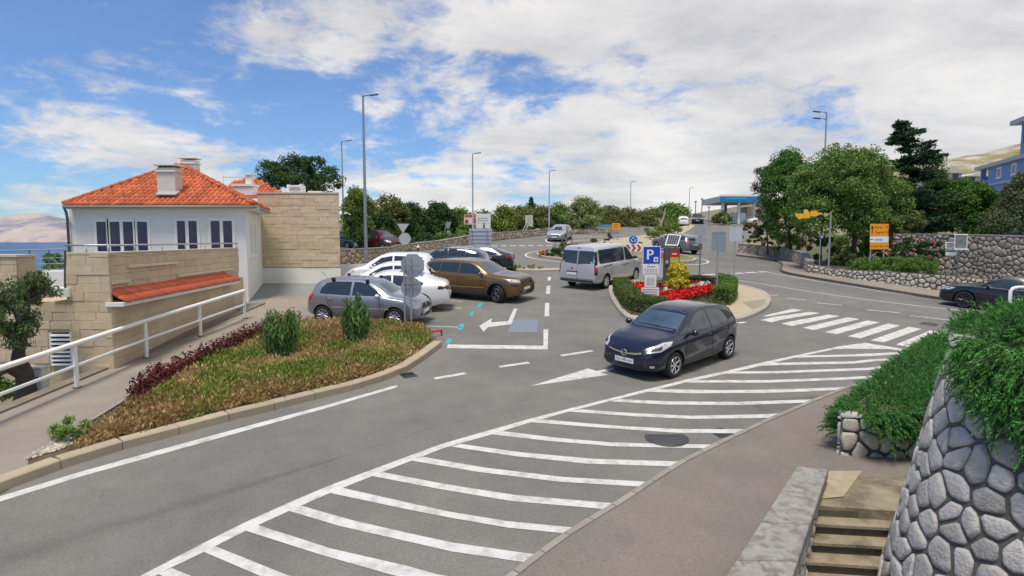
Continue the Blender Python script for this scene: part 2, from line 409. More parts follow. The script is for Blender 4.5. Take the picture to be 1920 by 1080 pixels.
# hatched area: long edge line, bars and the tip
edge_top = [(180, 1124), (264, 1080), (381, 1019), (457, 981), (544, 942), (617, 911), (700, 880), (827, 833), (928, 804), (996, 785), (1065, 767), (1145, 747), (1217, 729), (1290, 711), (1360, 696), (1424, 681), (1489, 667), (1558, 653), (1622, 643)]
edge_bot = [(215, 1128), (300, 1075), (381, 1036), (460, 996), (541, 959), (618, 925), (698, 893), (830, 841), (921, 815), (995, 792), (1067, 772), (1145, 752), (1215, 735), (1287, 717), (1360, 701), (1424, 687), (1489, 671), (1560, 656), (1622, 647)]
band('hatch_edge_line', edge_top, edge_bot)
HB = [
 ([(322, 1066), (420, 1106), (520, 1150)], [(296, 1077), (390, 1120), (480, 1162)]),
 ([(401, 1024), (541, 1080), (700, 1130)], [(381, 1035), (486, 1080), (640, 1135)]),
 ([(483, 985), (620, 1029), (760, 1061), (821, 1078), (920, 1096)], [(461, 996), (602, 1041), (725, 1076), (800, 1095), (898, 1112)]),
 ([(562, 948), (664, 977), (760, 999), (848, 1018), (1002, 1040)], [(543, 959), (637, 987), (760, 1015), (848, 1035), (983, 1055)]),
 ([(640, 915), (760, 942), (842, 960), (952, 978), (1079, 990)], [(619, 925), (760, 955), (848, 972), (952, 990), (1061, 1001)]),
 ([(718, 886), (833, 908), (967, 929), (1149, 944)], [(697, 893), (827, 918), (958, 940), (1133, 955)]),
 ([(792, 857), (907, 877), (1056, 895), (1217, 904)], [(770, 864), (893, 885), (1050, 904), (1201, 913)]),
 ([(864, 833), (981, 849), (1115, 861), (1277, 866)], [(845, 838), (967, 856), (1100, 870), (1260, 875)]),
 ([(943, 809), (1041, 821), (1144, 830), (1260, 833), (1342, 834)], [(921, 815), (1026, 827), (1144, 837), (1260, 840), (1327, 841)]),
 ([(1017, 787), (1160, 799), (1272, 805), (1405, 805)], [(994, 792), (1135, 803), (1272, 812), (1392, 813)]),
 ([(1090, 768), (1185, 775), (1297, 780), (1440, 777), (1471, 775)], [(1067, 772), (1185, 781), (1297, 786), (1440, 784), (1455, 782)]),
 ([(1162, 749), (1260, 753), (1380, 754), (1469, 751), (1531, 749)], [(1144, 753), (1247, 759), (1380, 760), (1469, 757), (1518, 755)]),
 ([(1235, 730), (1350, 732), (1440, 731), (1513, 729), (1599, 725)], [(1215, 735), (1297, 738), (1440, 737), (1513, 734.5), (1582, 731)]),
 ([(1305, 713), (1440, 713), (1580, 708), (1687, 702)], [(1287, 718), (1440, 718), (1580, 712.5), (1676, 707)]),
 ([(1376, 697), (1458, 696), (1624, 690), (1718, 685)], [(1360, 701), (1458, 700.5), (1624, 694.5), (1720, 688)]),
 ([(1436, 681), (1602, 677.5), (1749, 669)], [(1424, 686), (1602, 682), (1744, 673)]),
 ([(1498, 667), (1600, 665), (1702, 660)], [(1489, 671), (1624, 668.5), (1713, 663)]),
]
for t, b in HB: band('hatch_bar', t, b, dz=0.0055)
mark('hatch_tip', [(1558, 656), (1622, 645), (1671, 652), (1668, 655)], dz=0.0065)
band('hatch_end_line', [(1622, 643), (1690, 654), (1762, 667)], [(1612, 647), (1669, 655), (1755, 670)], dz=0.005)
# zebra crossing
Z4 = lambda L: [(1380 + x / 4.5, 560 + y / 4.5) for x, y in L]
for q in ([(222, 152), (478, 86), (560, 99), (290, 148)], [(205, 182), (620, 112), (715, 122), (300, 200)], [(380, 212), (780, 135), (875, 148), (475, 232)],
          [(560, 246), (940, 158), (1045, 172), (655, 266)], [(748, 282), (1110, 184), (1212, 200), (850, 300)], [(942, 318), (1285, 210), (1388, 228), (1045, 336)],
          [(1135, 352), (1460, 238), (1565, 256), (1245, 370)], [(1348, 388), (1640, 268), (1748, 286), (1455, 408)], [(1555, 424), (1838, 300), (1946, 318), (1670, 446)],
          [(1775, 462), (2040, 334), (2150, 353), (1890, 486)]):
    mark('zebra_bar', Z4(q))
# road to the right: centre dashes and edge lines
Z8 = lambda x, y: (1380 + x / 3.556, 400 + y / 3.556)
for a, b in (((185, 541), (275, 549)), ((335, 566), (465, 579)), ((540, 597), (705, 613)), ((875, 644), (1095, 664)), ((1165, 682), (1420, 713))):
    stripe_px('lane_dash', Z8(*a), Z8(*b), 0.13)
line_px('edge_line', [(1318, 517), Z8(0, 445), Z8(250, 483), Z8(500, 523), Z8(1000, 592), Z8(1535, 652), (1990, 606)], 0.13)
line_px('edge_line', [Z8(215, 394), Z8(300, 410), Z8(500, 445), Z8(750, 485), Z8(1000, 523), Z8(1460, 588), (1960, 590)], 0.13)
for a, b in (((1320, 515), (1342, 514.5)), ((1347, 514.5), (1368, 513.5)), ((1374, 513), (1393, 512)), ((1398, 511.5), (1418, 510.5)), ((1422, 510), (1440, 509.5))):
    stripe_px('give_way_dash', a, b, 0.3)
stripe_px('lane_dash', (1384, 606), (1398, 604), 0.15)
# near road
mark('edge_line_left', [(-60, 960), (0, 931), (151, 885), (302, 843), (460, 800), (600, 763), (744, 722), (746, 726), (600, 769), (460, 808), (302, 852), (151, 894), (0, 941), (-60, 972)])
for a, b in (((815, 710), (873, 700)), ((936, 688), (992, 680)), ((1052, 667), (1110, 658))): stripe_px('lane_dash', a, b, 0.15)
mark('turn_arrow', [(995, 724), (1102.5, 691), (1119, 696), (1150, 689), (1150, 694), (1125, 699), (1141, 703)])
mark('merge_arrow', [(898.5, 611), (922.6, 597), (921, 604.5), (953, 602.5), (963.5, 578.5), (970, 579), (959, 608), (915, 613.7), (906.6, 622)])
mark('stop_corner_line', [(839.5, 646), (1019, 648.5), (1019, 618), (1028, 618), (1027, 655.5), (838, 653)])
for q in ([(1022, 568), (1030, 568), (1029.5, 593), (1021, 593)], [(1025, 536), (1032, 536), (1031, 551), (1023.5, 551)], [(1027.5, 519), (1033, 519), (1032.5, 526), (1026.5, 526)]):
    mark('lane_dash', q)
mark('blue_box_marking', [(963, 599.5), (1009, 599.5), (1007, 623), (951, 623)], M_bluebox)
for q in ([(899, 568), (906, 568), (901, 576), (893, 576)], [(884, 584), (889, 584), (886, 592), (879, 592)], [(862, 608), (871, 607), (868, 617), (857, 619)], [(839, 635), (848, 635), (843, 644), (834, 645)]):
    mark('teal_dash', q, M_teal)
for y0 in (565, 578, 614): stripe_px('parking_bay_line', (800, y0 - 3), (866, y0), 0.08)
# tyre-worn seam in the near lane and patches
0 and mark('tyre_wear', [(-40, 1062), (0, 1040), (110, 985), (230, 945), (380, 912), (480, 890), (560, 872), (610, 863), (560, 880), (480, 902), (380, 930), (300, 955), (200, 992), (90, 1042), (0, 1082), (-40, 1100)], M_stain, 0.0022)
mark('asphalt_patch', [(1405, 752), (1500, 744), (1545, 741), (1520, 752), (1480, 768), (1420, 772)], M_asph2, 0.0022)
mark('asphalt_patch', [(826, 716), (890, 676), (1180, 674), (1100, 700), (900, 740)], M_asph2, 0.0018) if False else None
# iron works
def manhole(px, py, r):
    c = G(px, py); o = MB().lathe([(0, 0.012), (r * .86, 0.012), (r * .88, 0.006), (r * .9, 0.013), (r, 0.013), (r, -0.05)], c, 28)
    ob = o.build('manhole_cover', M_iron, road, True)
manhole(1250, 822, 0.36); manhole(1735, 607, 0.36)
def grate(a, b, wd, n):
    a = G(*a); b = G(*b); t = (b - a).normalized(); nrm = Vector((-t.y, t.x, 0))
    mb = MB(); L = (b - a).length
    for i in range(n):
        o = a + t * (L * i / n); mb.frame(o + Vector((0, 0, -0.02)), t, nrm, (0, 0, 1), L / n * .55, wd, 0.03)
    mb.frame(a - nrm * .03 + Vector((0, 0, -.02)), t, nrm, (0, 0, 1), L, .03, .032); mb.frame(a + nrm * wd + Vector((0, 0, -.02)), t, nrm, (0, 0, 1), L, .03, .032)
    mb.build('drain_grate', M_iron, road)
    q = [a - nrm * .03, b - nrm * .03, b + nrm * (wd + .03), a + nrm * (wd + .03)]
    sheet('drain_shade_sheet', [(v.x, v.y) for v in q], M_black, 0.003, road)  # flat black sheet, the shade below the bars put into its colour
grate((757, 709), (783, 705), 0.34, 9); grate((1348, 820), (1378, 815), 0.3, 9)

# ---- left pavement, planting bed, kerbs
kb_px = [(-160, 985), (0, 923), (63, 897), (142, 871), (221, 846), (302, 825), (383, 802), (464, 781), (540, 763), (612, 744), (680, 728), (713, 717), (739, 706), (770, 693), (800, 671), (826, 652)]
kb = gp(kb_px)
kb_tip = gp([(829, 645), (824, 637)])
bed_back = [(-7.25, 8.55), (-7.4, 10.1), (-7.6, 12.0), (-7.45, 15.7), (-7.25, 17.3), (-6.6, 18.4)]
_kin = [tuple(p) for p in offset2([Vector(p) for p in kb + kb_tip], 0.12)]
bed_poly = _kin[2:] + gp([(790, 626), (700, 618)]) + bed_back[::-1]
left_walk_poly = [(-9.35, -4), (-8.0, 2), _kin[0], _kin[1], _kin[2]] + bed_back + [(-6.3, 19.3), (-7.4, 21.5), (-7.9, 24.2), (-9.8, 24.2), (-9.35, 21.0), (-9.35, 10)]
lw = struct(slab('pavement', left_walk_poly, M_walk, 0.105, 0.6))
for y0 in (8.9,):
    sheet('pavement_joint', [(-9.3, y0 - .4), (-7.2, y0 - .9), (-7.2, y0 - .93), (-9.3, y0 - .43)], M_asph2, 0.109, lw)
bed = struct(slab('planting_bed', bed_poly, M_soil, 0.09, 0.3))
kroot = struct(mk('kerb', [(p[0], p[1], h(*p) - .2) for p in (kb[0], kb[1], kb[2])], [(0, 1, 2)], M_kerb))
kerb_line(kroot, catmull([Vector((*p, 0)) for p in kb + kb_tip], 4), M_kerb, 0.24, 0.15, 0.83, side=1)
kr2 = struct(mk('kerb', [(p[0], p[1], h(*p) - .2) for p in (bed_back[0], bed_back[1], bed_back[2])], [(0, 1, 2)], M_kerb2))
kerb_line(kr2, [Vector((p[0], p[1])) for p in bed_back], M_kerb2, 0.06, 0.13, 0.8, side=1, bev=0.01)
# drive beside the house
M_ramp = mat('drive_concrete', (0.21, 0.235, 0.235), 0.85, 0.1, 2, 0.2, 30)
struct(sheet('driveway', [(-10.9, 21.9), (-9.4, 21.0), (-9.3, 24.1), (-7.95, 24.1), (-8.0, 29.2), (-12.6, 29.2), (-11.9, 27)], M_ramp, 0.03))
# ---- right pavement beside the hatched area
kr_px = [(905, 1122), (959, 1080), (1056, 1007), (1159, 944), (1260, 878), (1317, 848), (1410, 803), (1480, 772), (1535, 749), (1591, 728), (1676, 705), (1740, 688)]
krr = gp(kr_px)
rw_poly = [tuple(p) for p in offset2([Vector(p) for p in krr], -0.05)] + [(9.4, 13.0), (6.5, 8.9), (6.2, 8.0), (4.2, 8.02), (3.55, 7.15), (0.9, 3.4), (0.3, 5.0)]
struct(slab('pavement', rw_poly, M_walk2, 0.055, 0.3))
kr3 = struct(mk('kerb', [(p[0], p[1], h(*p) - .2) for p in krr[1:4]], [(0, 1, 2)], M_kerb2))
kerb_line(kr3, catmull([Vector((*p, 0)) for p in krr], 4), M_kerb2, 0.1, 0.065, 0.47, side=-1, bev=0.01, gap=0.016)

# ---- central island with hedge and flower bed
isl_px = [(1142, 540), (1141, 548), (1145, 562), (1160, 586), (1175, 600), (1201, 608), (1260, 612), (1330, 611), (1385, 604), (1415, 594), (1438, 581), (1446, 565), (1440, 556), (1427, 548), (1376, 535), (1320, 528), (1250, 524), (1180, 528)]
isl = gp(isl_px)
iso = struct(slab('traffic_island', [tuple(p) for p in offset2([Vector(p) for p in isl], 0.1)], M_pavers, 0.11, 0.3))
sheet('paver_wedge', gp([(1392, 572), (1436, 566), (1432, 578), (1412, 586)]), M_pavers2, 0.115, iso)
sheet('paver_wedge', gp([(1330, 571), (1368, 567), (1375, 572), (1345, 576)]), M_pavers2, 0.115, iso)
kr4 = struct(mk('kerb', [(p[0], p[1], h(*p) - .2) for p in isl[:3]], [(0, 1, 2)], M_kerb2))
kerb_line(kr4, catmull([Vector((*p, 0)) for p in isl + [isl[0]]], 4), mat('kerb_pale', (0.36, 0.33, 0.27), 0.9, 0.1, 5, objrand=0.06), 0.2, 0.13, 0.8, side=1)
ibed = gp([(1150, 541), (1150, 556), (1166, 584), (1184, 596), (1240, 602), (1310, 598), (1360, 580), (1377, 562), (1374, 545), (1350, 534), (1250, 530)])
struct(slab('flower_bed', ibed, M_soil, 0.16, 0.2))

# ---- roundabout
RC = Vector((7.6, 43.5)); RR = 5.6
circ = lambda r, n=40, a0=0, a1=360: [(RC.x + r * math.cos(R(a0 + (a1 - a0) * k / n)), RC.y + r * 1.0 * math.sin(R(a0 + (a1 - a0) * k / n))) for k in range(n + (0 if a1 - a0 >= 360 else 1))]
ra = struct(slab('roundabout_island', circ(RR), M_dry, 0.12, 0.3))
kr5 = struct(mk('kerb', [(p[0], p[1], h(*p) - .2) for p in circ(RR + .1)[:3]], [(0, 1, 2)], M_kerb2))
kerb_line(kr5, [Vector(p) for p in circ(RR + .22, 60, 0, 359.9)], mat('kerb_pale', (0.36, 0.33, 0.27)), 0.22, 0.14, 0.9, side=1)
line_xy('roundabout_line', [Vector((*p, 0)) for p in circ(RR + 1.0, 60, 0, 359.9)], 0.16)
for k in range(9):
    a = G(888 + 17 * k, 461.5 - .15 * k); b = G(899 + 17 * k, 461.4 - .15 * k); stripe_px('give_way_dash', (888 + 17 * k, 461.5 - .15 * k), (899 + 17 * k, 461.4 - .15 * k), 0.45)
line_px('edge_line', [(1060, 459), (1030, 455), (1024, 450), (1032, 447), (1060, 445), (1130, 443.5)], 0.2)
line_px('edge_line', [(1130, 449), (1075, 452), (1060, 459)], 0.16)
# ---- pavement along the far left wall, and on the right
flw = [(-26, 48.5), (-9.5, 47.5), (-6, 51.5), (-3.2, 53.5), (0, 60), (4.5, 70), (12, 72.5), (12.5, 74), (4, 72), (-1.5, 61.5), (-5, 55), (-10, 50), (-26, 51)]
struct(slab('pavement', flw, M_walk, 0.1, 0.3))
M_island2 = mat('splitter_gravel', (0.38, 0.34, 0.26), 0.95, 0.15, 5, 0.5, 30)
spl = gp([(1200, 471), (1150, 462), (1120, 455), (1135, 451), (1190, 445), (1240, 435), (1292, 421), (1303, 424), (1285, 437), (1262, 452), (1238, 466)])
struct(slab('splitter_island', spl, M_island2, 0.1, 0.3))
# kerbside strip near roundabout in front of the parked cars
nst = gp([(958, 500), (985, 505), (1028, 506), (1060, 505), (1060, 508.5), (1010, 510), (972, 509), (945, 504)])
struct(slab('verge', nst, M_island2, 0.1, 0.3))
rk = [(1300, 470), (1380, 480), (1430, 486), (1456, 490.5), (1465, 498), (1462, 506), (1470, 513), (1520, 522.5), (1600, 536), (1700, 552.5), (1790, 566.5), (1960, 589)]
rkp = gp(rk)
_wb = gp([(1514, 514), (1560, 521), (1600, 527), (1660, 535), (1720, 543), (1790, 552), (1850, 560), (1960, 575)]); _wa = gp([(1384, 473), (1430, 480), (1470, 489), (1500, 500), (1512, 513)])
rw2 = [tuple(p) for p in offset2([Vector(p) for p in rkp[1:]], 0.06)] + [(x, y + .2) for x, y in _wb[::-1]] + [(x + .2, y) for x, y in _wa[::-1]]
struct(slab('pavement', rw2, M_walk, 0.12, 0.3))
kr6 = struct(mk('kerb', [(p[0], p[1], h(*p) - .2) for p in rkp[1:4]], [(0, 1, 2)], M_kerb2))
M_kdark = mat('kerb_dark', (0.10, 0.085, 0.075), 0.9, 0.2, 4, objrand=0.1)
kerb_line(kr6, catmull([Vector((*p, 0)) for p in rkp[1:]], 4), M_kdark, 0.12, 0.135, 1.0, side=1)

# ---- sea and far land
def sea():
    m = bpy.data.materials.new('sea_water'); m.use_nodes = True; nt = m.node_tree; b = nt.nodes['Principled BSDF']
    b.inputs['Base Color'].default_value = (0.012, 0.055, 0.15, 1); b.inputs['Roughness'].default_value = 0.28; b.inputs['IOR'].default_value = 1.33
    n = nt.nodes.new('ShaderNodeTexNoise'); n.inputs['Scale'].default_value = 0.35; n.inputs['Detail'].default_value = 6
    g = nt.nodes.new('ShaderNodeNewGeometry'); nt.links.new(g.outputs['Position'], n.inputs['Vector'])
    bp = nt.nodes.new('ShaderNodeBump'); bp.inputs['Strength'].default_value = 0.7; bp.inputs['Distance'].default_value = 0.6
    nt.links.new(n.outputs['Fac'], bp.inputs['Height']); nt.links.new(bp.outputs[0], b.inputs['Normal'])
    struct(mk('sea', [(-30000, -6000, -21), (30000, -6000, -21), (30000, 30000, -21), (-30000, 30000, -21)], [(0, 1, 2, 3)], m, center=False))
sea()
from mathutils import noise as mnoise
def ridge(name, x0, x1, y0, dep, crest, zb, nx, ny, m, rough, seed):
    V = []
    for j in range(ny + 1):
        v = j / ny
        for i in range(nx + 1):
            u = i / nx; x = x0 + (x1 - x0) * u; y = y0 + dep * v
            prof = math.sin(min(v * 1.35, 1) * math.pi / 2) ** 0.8
            n = mnoise.fractal(Vector((u * 9 + seed, v * 3.2, seed)), 0.9, 2.1, 6) * rough * (0.25 + prof)
            V.append((x, y, zb + (crest(u) * prof + n * (1 if v > 0.02 else 0))))
    n = nx + 1
    Fc = [(j * n + i, j * n + i + 1, (j + 1) * n + i + 1, (j + 1) * n + i) for j in range(ny) for i in range(nx)]
    return struct(mk(name, V, Fc, m, None, False, center=False))
M_isl = mat('hazed_limestone_island', (0.40, 0.345, 0.33), 0.95, 0.16, 0.006, col2=(0.20, 0.20, 0.25), c2scale=0.0014, c2lo=0.44, c2hi=0.56)  # pale limestone, with the distance haze put into its pale bluish tones
ridge('island_hills', -9500, -3600, 6500, 1800, lambda u: 330 + 15 * math.sin(u * 7 + 1) + 8 * math.sin(u * 17), -24, 260, 60, M_isl, 70, 3.1)
M_hill = mat('hill_scrub', (0.135, 0.15, 0.135), 0.95, 0.3, 0.03, col2=(0.24, 0.24, 0.22), c2scale=0.03, c2lo=0.45, c2hi=0.6)
ridge('far_hill', 150, 900, 620, 350, lambda u: 4 + 78 * min(1, u * 1.9), -10, 90, 24, M_hill, 10, 8.2)
M_hill2 = mat('hillside_grass', (0.23, 0.20, 0.085), 0.95, 0.35, 0.12, col2=(0.36, 0.34, 0.29), c2scale=0.09, c2lo=0.47, c2hi=0.58)
ridge('hillside', 96, 330, 150, 90, lambda u: 17 + 14 * min(u * 2.6, 1.6), 6, 90, 30, M_hill2, 2.2, 5.5)
# ================================================================== STONEWORK
def clip(poly, a, b, c):
    """keep a*x+b*y<=c"""
    out = []
    for i in range(len(poly)):
        p, q = poly[i], poly[(i + 1) % len(poly)]; dp = a * p[0] + b * p[1] - c; dq = a * q[0] + b * q[1] - c
        if dp <= 0: out.append(p)
        if dp * dq < 0:
            t = dp / (dp - dq); out.append((p[0] + (q[0] - p[0]) * t, p[1] + (q[1] - p[1]) * t))
    return out
def voronoi(w, hh, cell, seed, aspect=1.25, jit=0.42, topf=None):
    r = random.Random(seed); S = []; cy = cell / aspect; rows = max(1, round(hh / cy)); cols = max(1, round(w / cell))
    for j in range(-1, rows + 1):
        for i in range(-1, cols + 2):
            x = (i + (0.5 if j % 2 else 0.0)) * w / cols + r.uniform(-jit, jit) * cell; y = (j + 0.5) * hh / rows + r.uniform(-jit, jit) * cy
            S.append((x, y))
    S = [q for q in S if r.random() > 0.2]
    out = []
    for k, s in enumerate(S):
        if not (-cell * .4 < s[0] < w + cell * .4 and -cy * .4 < s[1] < hh + cy * .4): continue
        P = [(0, 0), (w, 0), (w, hh), (0, hh)]
        for q in S:
            if q is s: continue
            dx, dy = q[0] - s[0], q[1] - s[1]; d2 = dx * dx + dy * dy
            if d2 > (4.2 * cell) ** 2: continue
            P = clip(P, dx, dy, (q[0] ** 2 + q[1] ** 2 - s[0] ** 2 - s[1] ** 2) / 2)
            if len(P) < 3: break
        if topf and len(P) >= 3: P = topf(P)
        if len(P) >= 3:
            a = abs(sum(P[i][0] * P[(i + 1) % len(P)][1] - P[(i + 1) % len(P)][0] * P[i][1] for i in range(len(P)))) / 2
            if a > (cell * cy) * 0.10: out.append(P)
    return out
def stone_geo(P, mapf, gap, depth, r):
    cx = sum(p[0] for p in P) / len(P); cy = sum(p[1] for p in P) / len(P)
    Q = []
    for p in P:
        d = math.hypot(p[0] - cx, p[1] - cy) or 1; k = max(0.35, 1 - gap / d); Q.append((cx + (p[0] - cx) * k, cy + (p[1] - cy) * k))
    C = []
    for i in range(len(Q)):
        a, b = Q[i], Q[(i + 1) % len(Q)]; L = math.hypot(a[0] - b[0], a[1] - b[1])
        if L < gap * .7: C.append(((a[0] + b[0]) / 2, (a[1] + b[1]) / 2)); continue
        jt = L * .05; C.append((a[0] * .84 + b[0] * .16 + r.uniform(-jt, jt), a[1] * .84 + b[1] * .16 + r.uniform(-jt, jt))); C.append((a[0] * .16 + b[0] * .84 + r.uniform(-jt, jt), a[1] * .16 + b[1] * .84 + r.uniform(-jt, jt)))
    n = len(C); d = depth * r.uniform(0.6, 1.25); tx, ty = r.uniform(-.25, .25), r.uniform(-.25, .25)
    V = [mapf(x, y, -0.02) for x, y in C]
    V += [mapf(cx + (x - cx) * .93, cy + (y - cy) * .93, d * .75) for x, y in C]
    ext = max(max(abs(x - cx) for x, y in C), 1e-3)
    V += [mapf(cx + (x - cx) * .68, cy + (y - cy) * .68, d * (1 + tx * (x - cx) / ext + ty * (y - cy) / ext)) for x, y in C]
    Fc = [(i, (i + 1) % n, n + (i + 1) % n, n + i) for i in range(n)] + [(n + i, n + (i + 1) % n, 2 * n + (i + 1) % n, 2 * n + i) for i in range(n)] + [tuple(range(2 * n, 3 * n))]
    return V, Fc
def stones(root, w, hh, cell, mapf, m, seed, gap=0.018, depth=0.035, aspect=1.25, topf=None, jit=0.42, name='stone', limit=300):
    r = random.Random(seed + 5); L = []
    for P in voronoi(w, hh, cell, seed, aspect, jit, topf): L.append(stone_geo(P, mapf, gap, depth, r))
    L.sort(key=lambda q: (Vector(q[0][0]) - camo.location).length)
    for V, Fc in L[:limit]: mk(name, V, Fc, m, root, True)
    if len(L) > limit:
        mb = MB()
        for V, Fc in L[limit:]: mb.add(V, Fc)
        tag(mb.build(name + '_remainder', m, root, True), kind='stuff')
M_mortar = mat('mortar', (0.17, 0.155, 0.135), 0.95, 0.2, 8, 0.5, 40)
M_mortar_d = mat('mortar_dark', (0.105, 0.098, 0.09), 0.95, 0.2, 8, 0.5, 40)
M_stone = mat('field_stone', (0.46, 0.42, 0.355), 0.9, 0.22, 6, 0.5, 25, objrand=0.22)
M_stone_w = mat('field_stone_warm', (0.42, 0.345, 0.26), 0.9, 0.22, 6, 0.4, 25, objrand=0.2)
M_stone_g = mat('field_stone_grey', (0.43, 0.405, 0.37), 0.9, 0.3, 9, 0.9, 30, objrand=0.24)
M_stone_b = mat('field_stone_brown', (0.38, 0.325, 0.27), 0.9, 0.28, 6, 0.5, 25, objrand=0.25)
M_cope = mat('wall_coping', (0.30, 0.285, 0.25), 0.92, 0.25, 5, 0.6, 40)

def stone_wall(name, label, pts, heights, thick, cell, m, seed, base=None, cope=None, both=False, mm=M_mortar, aspect=1.25, cat='stone wall', depth=0.035, gap=0.02):
    """straight-segment wall along ground points; heights above ground at each point; the stones face the right-hand side of the walk direction"""
    P = [Vector((p[0], p[1], 0)) for p in pts]
    zb = [(h(p.x, p.y) if base is None else base[i]) for i, p in enumerate(P)]
    root = thing(name, label, cat, (P[0].x, P[0].y, zb[0]))
    mb = MB()
    for i in range(len(P) - 1):
        a, b = P[i], P[i + 1]; t = (b - a); L = t.length; t.normalize(); n = Vector((t.y, -t.x, 0))
        za, zbb = zb[i], zb[i + 1]; ha, hb = heights[i], heights[i + 1]
        V = []
        for q, z0, hq in ((a, za, ha), (b, zbb, hb)):
            V += [q + Vector((0, 0, z0 - .5)), q - n * thick + Vector((0, 0, z0 - .5)), q - n * thick + Vector((0, 0, z0 + hq)), q + Vector((0, 0, z0 + hq))]
        mb.add(V, [(0, 3, 2, 1), (4, 5, 6, 7), (0, 4, 7, 3), (1, 2, 6, 5), (3, 7, 6, 2), (0, 1, 5, 4)])
        def mapf(s, v, d, a=a, t=t, n=n, L=L, za=za, zbb=zbb, ha=ha, hb=hb):
            f = s / L; return a + t * s + n * d + Vector((0, 0, za + (zbb - za) * f + v * (ha + (hb - ha) * f)))
        H = max(ha, hb)
        stones(root, L, 1.0, cell, lambda s, v, d: mapf(s, v / 1.0, d), m, seed + i * 13, gap, depth, aspect) if False else None
        def mapn(s, v, d, mapf=mapf, H=H): return mapf(s, v / H, d)
        stones(root, L, H, cell, mapn, m, seed + i * 13, gap, depth, aspect, limit=max(20, int(280 * L / max(0.1, sum((P[k + 1] - P[k]).length for k in range(len(P) - 1))))))
    mb.build('mortar_core', mm, root)
    if cope:
        for i in range(len(P) - 1):
            a, b = P[i], P[i + 1]; t = (b - a).normalized(); n = Vector((t.y, -t.x, 0)); L = (b - a).length; k = max(1, round(L / cope)); 
            for j in range(k):
                f0, f1 = j / k, (j + 1) / k - 0.012
                c = []
                for f in (f0, f1):
                    q = a.lerp(b, f); z = zb[i] + (zb[i + 1] - zb[i]) * f + heights[i] + (heights[i + 1] - heights[i]) * f
                    for w, dz in ((0.04, 0.003), (0.04, 0.07), (-thick - .03, 0.07), (-thick - .03, 0.003)): c.append(q + n * w + Vector((0, 0, z + dz)))
                mk('coping_slab', c, [(0, 1, 5, 4), (1, 2, 6, 5), (2, 3, 7, 6), (3, 0, 4, 7), (0, 3, 2, 1), (4, 5, 6, 7)], M_cope, root)
    return root

# ------------------------------------------------------------------ near right: tall battered wall, stairs, parapet, planter
WC = Vector((5.75, 5.6, 0)); ZT, ZB = 2.82, -1.3
def wall_r(z): return 1.2 + (ZT - z) * 0.198
def tall_wall():
    root = thing('retaining_wall', 'tall battered grey stone wall with rounded corner under trailing rosemary beside the steps', 'stone wall', (WC.x, WC.y, ZB))
    a0, a1 = R(95), R(300)
    def sp(s, v, d):          # s metres of arc at mid radius, then the wall runs straight on to the right
        rm = 1.5; z = ZB + v; r = wall_r(z) + d; arc = (a1 - a0) * rm
        a = a0 + s / rm
        return Vector((WC.x + r * math.cos(a), WC.y + r * math.sin(a), z))
    W = (a1 - a0) * 1.5
    mb = MB(); n = 40; V = []
    for k in range(n + 1):
        for z in (ZB, 0, 1.4, ZT): V.append(sp(W * k / n, z - ZB, 0))
    mb.add(V, [(k * 4 + j, (k + 1) * 4 + j, (k + 1) * 4 + j + 1, k * 4 + j + 1) for k in range(n) for j in range(3)])
    top = [sp(W * k / n, ZT - ZB, 0) for k in range(n + 1)]
    mb.add(top + [Vector((9, 6.8, ZT)), Vector((9, 5, ZT))], [tuple(range(n + 3))[::-1]])
    # straight run to the right, at both ends of the arc
    for e in (0, W):
        q = [sp(e, z - ZB, 0) for z in (ZB, ZT)]; mb.add([q[0], q[1], q[1] + Vector((4, 0, 0)), q[0] + Vector((4, 0, 0))], [(0, 1, 2, 3)])
    mb.build('mortar_core', M_mortar_d, root)
    stones(root, W, ZT - ZB, 0.225, sp, M_stone_g, 41, gap=0.02, depth=0.03, aspect=1.0, jit=0.4)
    m = mat('wall_rim_stone', (0.46, 0.47, 0.43), 0.9, 0.3, 9, 0.6, 30, objrand=0.1)
    k = 12
    for i in range(k):
        s0, s1 = W * i / k, W * (i + 1) / k - .02
        V = []
        for s in (s0, (s0 + s1) / 2, s1):
            for d, dz in ((0.03, -.02), (0.035, .05), (-.02, .075), (-.2, .07), (-.2, -.02)): V.append(sp(s, ZT - ZB, d) + Vector((0, 0, dz + .02)))
        Fc = [(a * 5 + j, (a + 1) * 5 + j, (a + 1) * 5 + j + 1, a * 5 + j + 1) for a in range(2) for j in range(4)] + [(0, 1, 2, 3, 4), (14, 13, 12, 11, 10)]
        mk('rim_stone', V, Fc, m, root, True)
tall_wall()
M_step = mat('worn_step', (0.30, 0.255, 0.175), 0.93, 0.28, 3.5, 0.7, 45, col2=(0.16, 0.14, 0.095), c2scale=2.2, c2lo=0.46, c2hi=0.62)
M_riser = mat('mossy_riser', (0.115, 0.10, 0.065), 0.95, 0.3, 6, 0.6, 40)
